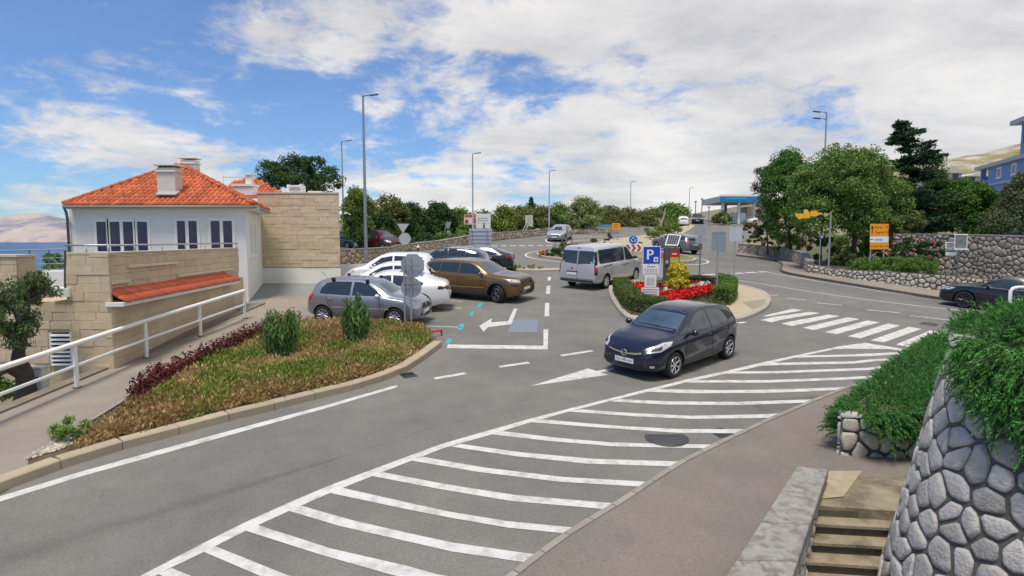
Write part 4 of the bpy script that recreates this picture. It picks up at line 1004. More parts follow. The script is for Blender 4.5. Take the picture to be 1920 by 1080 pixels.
def terrace():
    c = Vector((-9.2, 13.4, 0)); e = Vector((-10.15, 22.1, 0)); l = Vector((-10.2, 13.4, 0)); ll = Vector((-11.3, 13.4, 0))
    zt = 3.62; zbase = -0.9
    root = thing('terrace', 'stone clad terrace base with red tiled ledge and steel rail beside the white handrail', 'terrace', (c.x, c.y, h(c.x, c.y)))
    us = (e - c).normalized(); ns = Vector((us.y, -us.x, 0))
    Ls = (e - c).length; q = lambda p, z: Vector((p.x, p.y, z))
    rec = 0.16; tz_ = 2.55
    # core: upper parapet set back above the ledge, plain wall below
    c2 = c - ns * rec; e2 = e - ns * rec
    c3 = c + us * .06
    V = [q(ll, zbase), q(c, zbase), q(e, zbase), q(Vector((-11.3, 22.1, 0)), zbase)]; V += [Vector((v.x, v.y, tz_)) for v in V]
    mk('lower_wall', V, [(0, 1, 5, 4), (1, 2, 6, 5), (2, 3, 7, 6), (3, 0, 4, 7), (4, 5, 6, 7)], M_clad_b, root)
    V = [q(l, tz_ - .01), q(c, tz_ - .01), q(c3, tz_ - .01), q(c3 - ns * rec, tz_ - .01), q(e2, tz_ - .01), q(e2 - ns * .3, tz_ - .01), q(l + Vector((0, .4, 0)), tz_ - .01)]
    n = len(V); V += [Vector((v.x, v.y, zt)) for v in V]
    mk('parapet', V, [(i, (i + 1) % n, n + (i + 1) % n, n + i) for i in range(n)] + [tuple(range(n, 2 * n))], M_clad_b, root)
    # front face cladding (towards the camera)
    ashlar(root, q(ll, zbase), (1, 0, 0), (0, -1, 0), (c - ll).length, tz_ - zbase, .2, .3, .8, 12, botf=lambda s: 0.4 if s < 1.0 else 0.0, holes=[((A(93, 650, 13.4).x - ll.x), (A(134, 650, 13.4).x - ll.x), A(100, 688, 13.4).z - zbase, A(100, 622, 13.4).z - zbase)], limit=90)
    ashlar(root, q(l, tz_), (1, 0, 0), (0, -1, 0), (c - l).length, zt - tz_, .2, .3, .7, 13, limit=40)
    # side faces
    pass
    ashlar(root, q(c3 - ns * rec, tz_ + .2), us, ns, Ls - .06, zt - tz_ - .2, .2, .4, .9, 15, limit=60)
    m_low = mat('stone_cladding_plain', (0.53, 0.43, 0.31), 0.9, 0.2, 1.5, 0.3, 25, objrand=0.06)
    ashlar(root, q(c, zbase), us, ns, Ls, tz_ - zbase - .14, .42, .8, 1.5, 16, m=m_low, depth=.014, gap=.004, botf=lambda s: SL * (13.4 + s) + .9 - .1, limit=50)
    # string ledges on the upper part
    led = MB()
    for s0, s1, z in ((.1, 1.0, 2.92), (1.0, 3.6, 3.27), (3.6, 8.0, 2.88)):
        led.frame(q(c - ns * rec, z) + us * s0, us, Vector((0, 0, 1)), ns, s1 - s0, .06, .1)
    led.build('string_course', mat('cream_stone', (0.68, 0.59, 0.42), .8), root)
    # tiled ledge
    lg = MB(); lg.frame(q(c - ns * .1, tz_ - .12) - us * .08, us, Vector((0, 0, 1)), ns, 7.5, .09, .40); lg.build('ledge_slab', M_rend, root)
    a = q(c + ns * .29, tz_ - .02) + us * .02; b = a + us * 7.35; up = (-ns * .42 + Vector((0, 0, .24)))
    lr = mk('tiled_ledge', [a, b, b + up, a + up], [(0, 1, 2, 3)], mat('roof_underlay', (0.32, 0.10, 0.05)), root)
    TCOUNT[0] = 0
    tiled_face(lr, [a, b, b + up, a + up], a, b, TILE2, .175, .26, 120, .015)
    # top rail
    rl = MB(); zr = zt + .16
    rl.tube([q(l, zr + .05), q(c, zr + .05), q(e2, zr + .05)], .024, 8)
    for s in [0, .5, 1.0]: rl.tube([q(l.lerp(c, s), zt), q(l.lerp(c, s), zr + .05)], .014, 6)
    for k in range(1, 7): p = c2 + us * (Ls * k / 6.05); rl.tube([q(p, zt), q(p, zr + .05)], .014, 6)
    rl.build('top_rail', M_galv, root, True)
    cp = MB(); cp.frame(q(l, zt + .001) - Vector((.03, .03, 0)), (1, 0, 0), (0, 1, 0), (0, 0, 1), (c - l).length + .05, .36, .05); cp.frame(q(c3 - ns * (rec + .3), zt + .002), us, ns, Vector((0, 0, 1)), Ls - .1, .34, .045)
    cp.build('coping', mat('pale_stone_cap', (0.56, 0.49, 0.37)), root)
    # left landing slab with dark corner post
    sl_ = MB(); sl_.frame(A(95, 557, 13.3), (1, 0, 0), (0, 1, 0), (0, 0, 1), .42, .5, .2); sl_.build('landing_slab', M_rend, root)
    po = MB(); po.tube([A(122.5, 548, 13.38), A(122.5, 470, 13.38)], .028, 8); po.build('corner_post', mat('dark_post', (0.07, 0.065, 0.06), 0.5), root)
    # louvred vent
    a, b = A(95, 686, 13.35), A(133, 624, 13.35); lv = MB(); W, H_ = b.x - a.x, b.z - a.z
    for fx in (0, W - .04): lv.frame(Vector((a.x + fx, 13.35, a.z)), (1, 0, 0), (0, 1, 0), (0, 0, 1), .04, .1, H_)
    lv.frame(Vector((a.x + .03, 13.351, a.z)), (1, 0, 0), (0, 1, 0), (0, 0, 1), W - .06, .1, .03)
    lf = lv.build('louvre_frame', M_frame, root)
    mk('louvre_backing', [Vector((a.x, 13.395, a.z)), Vector((b.x, 13.395, a.z)), Vector((b.x, 13.395, b.z)), Vector((a.x, 13.395, b.z))], [(0, 1, 2, 3)], M_black, root)
    for k in range(8):
        s = MB(); z = a.z + H_ * (k + .1) / 8; o = Vector((a.x + .04, 13.34, z)); s.frame(o, (1, 0, 0), Vector((0, .6, .8)), Vector((0, -.8, .6)), W - .08, H_ / 8 * .62, .012); s.build('louvre_slat', M_frame, lf)
terrace()
# railing of the far terrace edge and the neighbour's wall at the far left
def far_left():
    root = thing('balustrade', 'thin grey horizontal bar railing in front of the sea at the terrace edge', 'railing', A(80, 520, 17))
    rails = MB()
    for y0, y1, r in ((471, 467, .022), (486, 483, .01), (496, 494, .01), (507, 505, .01), (517, 515, .01)): rails.tube([A(-40, y0 + 1, 17), A(122, y1, 17)], r, 6)
    rails.build('rails', mat('rail_blue_grey', (0.30, 0.36, 0.44), 0.4, metal=.4), root)
    for x in (-20, 55, 92): p = MB(); p.tube([A(x, 530, 17), A(x, 469, 17)], .016, 6); p.build('post', mat('rail_dark', (0.07, 0.09, 0.13), 0.5), root)
    a = A(-60, 482, 15.5); b = A(31, 482, 15.5)
    rt = thing('gate_pier', 'beige stone clad wall end with pale cap beyond the gnarled tree', 'wall', (b.x, 15.5, -1))
    mb = MB(); mb.frame((a.x, 15.5, -2), (1, 0, 0), (0, 1, 0), (0, 0, 1), b.x - a.x, .6, a.z + 2); mb.build('wall', M_clad_b, rt)
    ashlar(rt, (a.x, 15.5, 0.5), (1, 0, 0), (0, -1, 0), b.x - a.x, a.z - .5, .2, .3, .7, 31, limit=60)
    mb = MB(); mb.frame((a.x, 15.44, a.z + .001), (1, 0, 0), (0, 1, 0), (0, 0, 1), b.x - a.x + .05, .7, .06); mb.build('cap', mat('pale_stone_cap', (0.56, 0.49, 0.37)), rt)
    mb = MB(); q = A(84, 540, 14.6); mb.frame(q, (1, 0, 0), (0, 1, 0), (0, 0, 1), .5, .4, .42)
    w = tag(mb.build('white_plinth', M_rend), 'low white rendered block beside the dark terrace corner post', 'wall')
    q = A(30, 515, 16.5); mb = MB(); mb.frame(q, (1, 0, 0), (0, 1, 0), (0, 0, 1), 1.2, 1.2, .06); mb.frame(q + Vector((0, 0, -1.5)), (1, 0, 0), (0, 1, 0), (0, 0, 1), 1.1, 1.1, 1.498)
    tag(mb.build('garden_block', M_rend), 'white topped garden block behind the crown of the gnarled tree', 'wall')
    # meter cabinet below the tree
    q = A(46, 735, 12.6); cb = thing('meter_cabinet', 'white utility cabinet against the stone wall behind the white railing', 'cabinet', q)
    mb = MB(); mb.box(q + Vector((.2, .1, .26)), (.42, .2, .52), bev=.015); mb.build('body', mat('cabinet_white', (0.62, 0.64, 0.62), 0.5), cb)
    mb = MB(); mb.box(q + Vector((.2, -.005, .27)), (.36, .012, .44), bev=.004); d = mb.build('door', mat('cabinet_white', (0.62, 0.64, 0.62)), cb)
    mb = MB(); mb.box(q + Vector((.31, -.016, .28)), (.05, .012, .12)); mb.build('handle', M_black, d)
    mb = MB(); mb.box(q + Vector((.2, .09, .535)), (.46, .26, .03)); mb.build('lid', mat('cabinet_white', (0.62, 0.64, 0.62)), cb)
far_left()
# ------------------------------------------------------------------ white handrail along the left pavement
def white_railing():
    P = [Vector((-9.05, y, h(-9.05, y) + .105)) for y in (4.4, 6.9, 9.5, 12.0, 14.35, 16.7, 19.3)]
    P[-1].x = -8.85; P[-2].x = -8.95
    root = thing('handrail_fence', 'long white tube handrail with posts sloping along the left pavement', 'railing', P[3])
    t = MB(); t.tube([p + Vector((0, 0, .92)) for p in P], .052, 12); smooth_angle(t.build('top_rail', M_white, root))
    t = MB(); t.tube([p + Vector((0, 0, .46)) for p in P], .034, 10); smooth_angle(t.build('mid_rail', M_white, root))
    for p in P:
        t = MB(); t.tube([p, p + Vector((0, 0, .9))], .045, 12); o = smooth_angle(t.build('post', M_white, root))
        f = MB(); f.lathe([(0, .02), (.08, .02), (.085, 0)], p, 12); f.build('foot_plate', mat('rusty_plate', (0.16, 0.11, 0.08), 0.8), o)
white_railing()
# low retaining strip under the railing towards the house
ed = []
mk('retaining_edge', [(-9.36, 2, -2), (-9.3, 22, -1), (-9.3, 22, h(-9, 22) + .16), (-9.36, 2, h(-9, 2) + .13), (-9.6, 2, -2), (-9.6, 22, -1), (-9.6, 22, h(-9, 22) + .16), (-9.6, 2, h(-9, 2) + .13)],
   [(0, 3, 2, 1), (4, 5, 6, 7), (3, 7, 6, 2), (0, 4, 7, 3)], mat('edge_concrete', (0.20, 0.17, 0.135), 0.95, 0.25, 2, 0.4, 25))
tag(bpy.data.objects['retaining_edge'], 'dark stained concrete edge strip under the white handrail', 'edging')
# ================================================================== VEHICLES
def paint(name, col, metal=0.35, rough=0.32): return mat(name, col, rough, metal=metal, coat=0.8)
M_cglass = mat('car_glass', (0.022, 0.032, 0.045), 0.07, ior=1.65)
M_tyre = mat('tyre_rubber', (0.02, 0.02, 0.021), 0.85)
M_rim = mat('alloy_rim', (0.55, 0.56, 0.58), 0.3, metal=0.8)
M_rimd = mat('rim_recess', (0.03, 0.03, 0.033), 0.6)
M_arch = mat('wheel_arch_black', (0.012, 0.012, 0.013), 0.9)
M_seam = mat('panel_gap', (0.01, 0.01, 0.012), 0.8)
M_chrome = mat('chrome', (0.75, 0.75, 0.76), 0.12, metal=1.0)
M_lamp = mat('headlamp_glass', (0.45, 0.47, 0.50), 0.06, spec=0.9, coat=0.6, var=0.35, scale=14)
M_tail = mat('tail_lamp', (0.42, 0.012, 0.02), 0.12, coat=0.6)
M_plate = mat('number_plate', (0.75, 0.75, 0.74), 0.5)
M_ink = mat('black_print', (0.02, 0.02, 0.025), 0.6)
def interp(tab, x):
    """smooth (monotone hermite) interpolation of a table"""
    if x <= tab[0][0]: return tab[0][1]
    if x >= tab[-1][0]: return tab[-1][1]
    for i in range(len(tab) - 1):
        if tab[i][0] <= x <= tab[i + 1][0]:
            x0, y0 = tab[i]; x1, y1 = tab[i + 1]; d = (y1 - y0) / (x1 - x0)
            def sl(j):
                if j <= 0 or j >= len(tab) - 1: return d
                a = (tab[j][1] - tab[j - 1][1]) / (tab[j][0] - tab[j - 1][0]); b = (tab[j + 1][1] - tab[j][1]) / (tab[j + 1][0] - tab[j][0])
                return 0 if a * b <= 0 else 2 * a * b / (a + b)
            m0, m1 = sl(i), sl(i + 1); t = (x - x0) / (x1 - x0); dx = x1 - x0
            return (2 * t ** 3 - 3 * t * t + 1) * y0 + (t ** 3 - 2 * t * t + t) * dx * m0 + (-2 * t ** 3 + 3 * t * t) * y1 + (t ** 3 - t * t) * dx * m1
RIMCACHE = {}
def wheel_meshes(r, wd, spokes, rimm):
    k = (r, wd, spokes, rimm.name)
    if k in RIMCACHE: return RIMCACHE[k]
    ri = r * 0.66; t = MB()
    t.lathe([(ri, -wd / 2), (r * .93, -wd / 2), (r * .985, -wd * .4), (r, -wd * .25), (r, wd * .25), (r * .985, wd * .4), (r * .93, wd / 2), (ri, wd / 2)], n=28, axis='Y', closed=True)
    a = bpy.data.meshes.new('tyre'); a.from_pydata(t.v, [], t.f); a.materials.append(M_tyre); a.polygons.foreach_set('use_smooth', [True] * len(a.polygons)); a.update()
    b = MB(); yo = wd / 2
    b.lathe([(ri * 1.02, yo - .005), (ri * 1.0, yo + .004), (ri * .93, yo + .004), (ri * .9, yo - .03)], n=28, axis='Y')
    b.lathe([(0, yo - .005), (ri * .17, yo - .005), (ri * .2, yo - .03)], n=14, axis='Y')
    for s in range(spokes):
        an = 2 * math.pi * s / spokes; c, sn = math.cos(an), math.sin(an)
        P = []
        for rr, w2, y in ((ri * .1, ri * .12, yo - .012), (ri * .55, ri * .1, yo - .008), (ri * .95, ri * .155, yo - .004)):
            for w_, dy in ((-w2, -.012), (0, .006), (w2, -.012)): P.append((rr * c - w_ * sn, y + dy, rr * sn + w_ * c))
        b.add(P, [(0, 1, 4, 3), (1, 2, 5, 4), (3, 4, 7, 6), (4, 5, 8, 7)])
    m2 = bpy.data.meshes.new('rim'); m2.from_pydata(b.v, [], b.f); m2.materials.append(rimm); m2.update()
    d = MB(); d.lathe([(0, yo - .055), (ri * .98, yo - .05), (ri * .98, -wd / 2), (0, -wd / 2)], n=24, axis='Y')
    m3 = bpy.data.meshes.new('brake_disc'); m3.from_pydata(d.v, [], d.f); m3.materials.append(M_rimd); m3.update()
    RIMCACHE[k] = (a, m2, m3); return RIMCACHE[k]

class Car:
    def __init__(s, name, label, spec, pos, heading, paintm, group=None, cat='car', detail=True, steer=0.0):
        s.sp = spec; s.pm = paintm; L = spec['L']; s.wb = spec['wb']; s.fo = spec['fo']; s.half = spec['W'] / 2
        s.root = thing(name, label, cat, pos, group); LOCAL.add(s.root.name)
        e = 0.4; p = Vector(pos)
        zx = (h(p.x + e, p.y) - h(p.x - e, p.y)) / (2 * e); zy = (h(p.x, p.y + e) - h(p.x, p.y - e)) / (2 * e)
        up = Vector((-zx, -zy, 1)).normalized(); f = Vector((heading[0], heading[1], 0)); f = (f - up * f.dot(up)).normalized(); l = up.cross(f)
        s.root.rotation_euler = Matrix((f, l, up)).transposed().to_euler()
        s.body(); s.wheels(steer)
    def X(s, t): return s.wb / 2 + s.fo - t            # t = metres behind the nose
    def body(s):
        sp = s.sp; L = sp['L']; N = sp.get('n', 54)
        ts = sorted(set([0, .02, .05, .1, .16] + [.16 + (L - .32) * k / (N - 8) for k in range(N - 7)] + [L - .16, L - .1, L - .05, L - .02, L]))
        rows = []
        for t in ts:
            zt, zs, zb, w = interp(sp['top'], t), interp(sp['belt'], t), interp(sp['bot'], t), interp(sp['plan'], t)
            zs = min(zs, zt - .05); hg = max(zt - zs, .05); tum = sp.get('tumble', .40)
            yr = max(.94 * w - .05 - tum * (hg - .05), .3 * w)
            ed = min(.075, hg * .6)
            hs = zs - zb
            P = [(0, zb), (.70 * w, zb), (.90 * w, zb + .03), (.97 * w, zb + .12 * hs + .02), (.995 * w, zb + .30 * hs), (1.0 * w, zb + .52 * hs), (.995 * w, zb + .72 * hs), (.985 * w, zb + .86 * hs), (.968 * w, zs - .012), (.945 * w, zs + .012)]
            y0, z0 = .945 * w, zs + .012; z1 = max(zt - ed, zs + .02)
            for f in (.25, .5, .75): P.append((y0 + (yr - y0) * f + .018 * math.sin(f * math.pi) * min(1, hg / .4), z0 + (z1 - z0) * f))
            P += [(yr, z1), (yr * .95, zt - ed * .42), (yr * .86, zt - ed * .2), (yr * .6, zt - ed * .07), (yr * .3, zt - ed * .015), (0, zt)]
            x = s.X(t); fr = []
            for y, z in P:
                dx = 0
                nf = sp.get('nose', .07); nr = sp.get('tail', .05)
                zm = sp.get('nosez', .45)
                if t < .6: dx = -nf * ((abs(z - zm) / .42) ** 2) * (1 - t / .6)
                if t > L - .5: dx = nr * ((abs(z - .55) / .45) ** 2) * (1 - (L - t) / .5) * .6
                fr.append((x + dx, y, z))
            rows.append(fr)
        n = len(rows[0]); V = []; W_ = 2 * n - 2
        for fr in rows:
            V += fr + [(x, -y, z) for x, y, z in fr[-2:0:-1]]
        Fc = []
        for i in range(len(rows) - 1):
            for k in range(W_):
                k2 = (k + 1) % W_; Fc.append((i * W_ + k, (i + 1) * W_ + k, (i + 1) * W_ + k2, i * W_ + k2))
        Fc.append(tuple(range(W_))); Fc.append(tuple(reversed([(len(rows) - 1) * W_ + k for k in range(W_)])))
        me = bpy.data.meshes.new('body'); me.from_pydata(V, [], Fc); me.update()
        bm = bmesh.new(); bm.from_mesh(me); bmesh.ops.recalc_face_normals(bm, faces=bm.faces[:]); bm.to_mesh(me)
        s.bvh = BVHTree.FromBMesh(bm); bm.free()
        me.materials.append(s.pm); me.materials.append(M_arch)
        o = link(bpy.data.objects.new('body', me))
        # wheel arches
        r = sp['wr'] + .055; cut = MB()
        for x in (s.wb / 2, -s.wb / 2):
            for sg in (1, -1):
                y0, y1 = sg * (s.half + .2), sg * (s.half - .34)
                n_ = 28; V = [(x + r * math.cos(2 * math.pi * k / n_), y, sp['wr'] + r * math.sin(2 * math.pi * k / n_)) for y in (y0, y1) for k in range(n_)]
                cut.add(V, [(k, (k + 1) % n_, n_ + (k + 1) % n_, n_ + k) for k in range(n_)] + [tuple(range(n_))[::-1], tuple(range(n_, 2 * n_))])
        cm = bpy.data.meshes.new('cut'); cm.from_pydata(cut.v, [], cut.f); cm.update(); cm.materials.append(M_arch)
        bm = bmesh.new(); bm.from_mesh(cm); bmesh.ops.recalc_face_normals(bm, faces=bm.faces[:]); bm.to_mesh(cm); bm.free()
        co = link(bpy.data.objects.new('cut', cm))
        md = o.modifiers.new('b', 'BOOLEAN'); md.operation = 'DIFFERENCE'; md.object = co; md.solver = 'EXACT'; md.material_mode = 'TRANSFER'
        dg = bpy.context.evaluated_depsgraph_get(); nm = bpy.data.meshes.new_from_object(o.evaluated_get(dg))
        o.modifiers.clear(); bpy.data.objects.remove(co)
        if len(nm.polygons) > 200: o.data = nm; nm.name = 'body'
        o.data.polygons.foreach_set('use_smooth', [True] * len(o.data.polygons)); o.data.set_sharp_from_angle(angle=R(38))
        o.parent = s.root; LOCAL.add(o.name); s.bodyo = o
    def wheels(s, steer):
        sp = s.sp; a, b, c = wheel_meshes(sp['wr'], .21, sp.get('spokes', 7), sp.get('rim', M_rim))
        for x in (s.wb / 2, -s.wb / 2):
            for sg in (1, -1):
                w = link(bpy.data.objects.new('wheel', c)); w.parent = s.root; LOCAL.add(w.name)
                w.location = (x, sg * (s.half - .125), sp['wr']); w.rotation_euler = (0, 0, (0 if sg > 0 else math.pi) + (steer if x > 0 else 0))
                for nm, me in (('tyre', a), ('rim', b)):
                    q = link(bpy.data.objects.new(nm, me)); q.parent = w; LOCAL.add(q.name)
    # --- things laid on the body surface
    def hit(s, p, d):
        d = Vector(d).normalized(); loc, n, i, dist = s.bvh.ray_cast(Vector(p) + d * 3, -d)
        return (loc, n) if loc else (Vector(p), d)
    def panel(s, name, poly, d, m, off=.005, cuts=3, parent=None, thick=0.0, mirror=False, smooth=True):
        """polygon of rough (t, y, z) points pressed onto the body along d"""
        outs = []
        for sg in ((1, -1) if mirror else (1,)):
            dd = Vector((d[0], d[1] * sg, d[2])).normalized()
            bm = bmesh.new(); f = bm.faces.new([bm.verts.new((s.X(t), y * sg, z)) for t, y, z in poly])
            bmesh.ops.triangulate(bm, faces=bm.faces[:])
            bmesh.ops.subdivide_edges(bm, edges=bm.edges[:], cuts=cuts, use_grid_fill=True)
            cen = sum((v.co for v in bm.verts), Vector()) / len(bm.verts)
            for v in bm.verts:
                p = v.co.copy(); l = None
                for _ in range(12):
                    l = s.bvh.ray_cast(p + dd * 3, -dd)[0]
                    if l: break
                    p = p.lerp(cen, .12)
                v.co = (l or p) + dd * off
            bm.normal_update()
            for f in bm.faces:
                if f.normal.dot(dd) < 0: f.normal_flip()
            V = [v.co.copy() for v in bm.verts]; bm.verts.index_update(); Fc = [[v.index for v in f.verts] for f in bm.faces]; bm.free()
            outs.append(mk(name, V, Fc, m, parent or s.root, smooth, local=True))
        return outs if mirror else outs[0]
    def seam(s, name, line, d, wd=.012, m=None, off=.0035, step=.06, parent=None, mirror=True):
        for sg in ((1, -1) if mirror else (1,)):
            dd = Vector((d[0], d[1] * sg, d[2])).normalized()
            P = resample([Vector((s.X(t), y * sg, z)) for t, y, z in line], step) + [Vector((s.X(line[-1][0]), line[-1][1] * sg, line[-1][2]))]
            Q = [s.bvh.ray_cast(p + dd * 3, -dd)[0] for p in P]; Q = [q + dd * off for q in Q if q]; V = []
            if len(Q) < 2: continue
            for i, q in enumerate(Q):
                t = (Q[min(i + 1, len(Q) - 1)] - Q[max(i - 1, 0)]).normalized(); n = t.cross(dd).normalized() * wd / 2; V += [q + n, q - n]
            mk(name, V, [(2 * i, 2 * i + 1, 2 * i + 3, 2 * i + 2) for i in range(len(Q) - 1)], m or M_seam, parent or s.bodyo, local=True)
    def side(s, name, poly, m, **k): return s.panel(name, [(t, 2, z) for t, z in poly], (0, 1, 0), m, mirror=True, **k)
    def sseam(s, line, **k): return s.seam(k.pop('name', 'panel_seam'), [(t, 2, z) for t, z in line], (0, 1, 0), **k)
    def front(s, name, poly, m, **k): return s.panel(name, [(-1, y, z) for y, z in poly], (1, 0, 0), m, **k)
    def rear(s, name, poly, m, **k): return s.panel(name, [(s.sp['L'] + 1, y, z) for y, z in poly], (-1, 0, 0), m, **k)
    def mirrors(s, t, z, m, w=.2):
        for sg in (1, -1):
            y = interp(s.sp['plan'], t) * .95
            mb = MB(); bm = bmesh.new(); bmesh.ops.create_uvsphere(bm, u_segments=10, v_segments=8, radius=1)
            V = [Vector((s.X(t) + v.co.x * .075 - .02 * abs(v.co.y), sg * (y + .13 + v.co.y * w / 2), z + v.co.z * .075)) for v in bm.verts]; bm.verts.index_update(); Fc = [[v.index for v in f.verts] for f in bm.faces]; bm.free()
            mo = mk('wing_mirror', V, Fc, m, s.root, True, local=True)
            mb.tube([(s.X(t), sg * (y - .05), z - .05), (s.X(t), sg * (y + .06), z - .04)], .025, 6); mb.build('mirror_stalk', M_black, mo, local=True)
    def handles(s, spots, m):
        for t, z in spots:
            for sg in (1, -1):
                l, n = s.hit((s.X(t), 2 * sg, z), (0, sg, 0)); mb = MB(); mb.box(l + n * .018, (.17, .02, .026), bev=.008); mb.build('door_handle', m, s.root, local=True)
    def plate_at(s, rear, z, txt=None, w=.52, hh=.11, y0=0.0):
        d = Vector((-1 if rear else 1, 0, 0)); l, n = s.hit((s.X(s.sp['L'] + 1) if rear else s.X(-1), y0, z), d)
        mb = MB(); mb.box(l + d * .012, (.015, w, hh)); p = mb.build('number_plate', M_plate, s.root, local=True)
        if txt:
            u = Vector((0, -1 if rear else 1, 0)); lettering(txt, l + d * .0215, u, (0, 0, 1), hh * .85, M_ink, p, off=0.0, local=True, name='plate_lettering')

HATCH = dict(L=4.02, W=1.746, wb=2.51, fo=.82, wr=.31,
  top=[(0, .66), (.04, .73), (.15, .80), (.4, .885), (.8, .965), (1.02, 1.01), (1.35, 1.19), (1.72, 1.385), (2.0, 1.455), (2.35, 1.485), (2.8, 1.475), (3.2, 1.43), (3.55, 1.365), (3.72, 1.31), (3.84, 1.17), (3.92, 1.0), (3.98, .86), (4.02, .62)],
  belt=[(0, .60), (.3, .78), (.8, .87), (1.3, .90), (2.0, .935), (3.0, .985), (3.6, 1.02), (3.9, .93), (4.02, .55)],
  bot=[(0, .24), (.3, .19), (1, .17), (3, .18), (3.7, .24), (4.02, .34)],
  plan=[(0, .56), (.06, .64), (.18, .74), (.4, .82), (.75, .86), (1.2, .873), (2.6, .873), (3.3, .865), (3.65, .83), (3.85, .76), (3.96, .68), (4.02, .58)])

def corsa():
    a, b = G(1262, 710), G(1368, 672); hd = (a - b).normalized(); left = Vector((-hd.y, hd.x, 0))
    mid = (a + b) / 2 - left * (.873 - .06); mid.z = h(mid.x, mid.y)
    pm = paint('midnight_blue_paint', (0.012, 0.016, 0.036), 0.25, 0.24)
    c = Car('hatchback_car', 'dark blue black five door hatchback driving past the hatched road markings', HATCH, mid, hd, pm)
    c.front('windscreen', [(-.66, 1.035), (.66, 1.035), (.545, 1.375), (.3, 1.405), (-.3, 1.405), (-.545, 1.375)], mat('windscreen_sky_reflection', (0.055, 0.085, 0.12), 0.07, 0.5, 2.2, ior=1.75), cuts=5)  # blue mottled colour stands in for the sky reflected in the glass
    c.rear('rear_window', [(-.52, 1.03), (.52, 1.03), (.43, 1.27), (-.43, 1.27)], M_cglass)
    c.side('front_window', [(1.35, 1.0), (1.62, 1.17), (1.92, 1.325), (2.12, 1.375), (2.36, 1.392), (2.38, .985)], mat('side_glass_reflection', (0.05, 0.06, 0.07), 0.07, 0.6, 2.5, ior=1.75))  # lightened, mottled glass; the reflections are put into its colour
    c.side('quarter_window', [(1.12, .985), (1.30, .985), (1.57, 1.15), (1.5, 1.135)], mat('side_glass_reflection', (0.05, 0.06, 0.07), 0.07, 0.6, 2.5, ior=1.75), cuts=2)
    c.side('rear_door_window', [(2.44, .99), (2.42, 1.392), (2.75, 1.375), (3.02, 1.32), (3.17, 1.22), (3.2, 1.05), (3.1, 1.02)], mat('side_glass_reflection', (0.05, 0.06, 0.07), 0.07, 0.6, 2.5, ior=1.75))
    c.side('rear_quarter_panel', [(3.28, 1.07), (3.26, 1.2), (3.12, 1.32), (3.40, 1.27), (3.60, 1.10)], M_black, cuts=2)
    for l in ([(1.28, .34), (1.22, .6), (1.25, .86), (1.36, .97)], [(2.41, .975), (2.41, .7), (2.44, .34)], [(3.22, 1.0), (3.2, .8), (3.05, .62), (2.98, .42), (2.86, .36)], [(1.28, .30), (2.86, .32)]): c.sseam(l)
    c.sseam([(1.35, .62), (2.0, .655), (3.0, .72)], wd=.025, m=mat('crease_highlight', (0.05, 0.052, 0.07), 0.25, coat=.6), name='painted_crease')  # crease drawn as a paler strip, its highlight put into the colour
    c.sseam([(1.75, .52), (2.4, .47), (2.95, .45)], wd=.02, m=mat('crease_highlight', (0.05, 0.052, 0.07)), name='painted_crease')
    c.seam('bonnet_seam', [(.16, .62, .9), (.45, .74, 1.2), (.95, .79, 1.2)], (0, .25, 1))
    c.panel('headlight', [(.06, .55, .66), (.18, .50, .755), (.5, .70, .87), (.72, .82, .885), (.62, .85, .80), (.3, .78, .69)], (.75, .66, .1), M_lamp, mirror=True, off=.008)
    c.panel('headlight_lens', [(.16, .60, .70), (.22, .60, .755), (.42, .74, .80), (.36, .76, .73)], (.75, .66, .1), M_rimd, mirror=True, off=.011, cuts=2)
    c.front('grille', [(-.5, .60), (-.34, .50), (.34, .50), (.5, .60), (.46, .68), (-.46, .68)], M_black)
    c.front('lower_intake', [(-.55, .27), (.55, .27), (.5, .36), (-.5, .36)], M_black)
    ch = [(-.46, .655), (-.3, .615), (-.1, .595), (.1, .595), (.3, .615), (.46, .655)]
    c.seam('chrome_bar', [(-1, y, z) for y, z in ch], (1, 0, 0), wd=.042, m=M_chrome, off=.016, parent=c.root, mirror=False)
    l, n = c.hit((c.X(-1), 0, .60), (1, 0, 0)); mb = MB()
    mb.tube([l + Vector((.03, .072 * math.cos(k * math.pi / 10), .072 * math.sin(k * math.pi / 10))) for k in range(21)], .011, 6)
    mb.add([l + Vector((.03, y, z)) for y, z in ((-.1, -.012), (.02, -.008), (.06, .018), (.1, .012), (-.02, .008), (-.06, -.018))], [(0, 1, 2), (3, 4, 5), (1, 4, 0), (1, 3, 4)])
    mb.build('emblem', M_chrome, c.root, local=True)
    c.panel('fog_lamp', [(.12, .62, .335), (.12, .62, .385), (.2, .70, .385), (.2, .70, .335)], (.8, .6, 0), M_lamp, mirror=True, cuts=1, off=.01)
    c.panel('fog_lamp_recess', [(.1, .56, .30), (.1, .56, .42), (.28, .76, .44), (.3, .78, .33)], (.8, .6, 0), M_black, mirror=True, cuts=2, off=.005)
    c.panel('tail_lamp', [(3.72, .78, .80), (3.62, .82, 1.0), (3.80, .74, 1.06), (3.96, .62, .98), (3.98, .6, .80)], (-.6, .8, 0), M_tail, mirror=True)
    c.mirrors(1.42, 1.0, pm); c.handles([(2.26, .84), (3.02, .88)], pm); c.plate_at(False, .425, 'GO 443-AH'); c.plate_at(True, .60, 'GO 443-AH')
    c.seam('wiper', [(1.04, -.45, 1.4), (1.06, .15, 1.4)], (.3, 0, 1), wd=.02, off=.018, parent=c.root, mirror=False); c.seam('wiper', [(1.02, .05, 1.4), (1.05, .6, 1.4)], (.3, 0, 1), wd=.02, off=.018, parent=c.root, mirror=False)
    c.panel('roof_antenna_base', [(3.3, -.05, 2), (3.3, .05, 2), (3.45, .03, 2), (3.45, -.03, 2)], (0, 0, 1), M_black, off=.02, cuts=1)
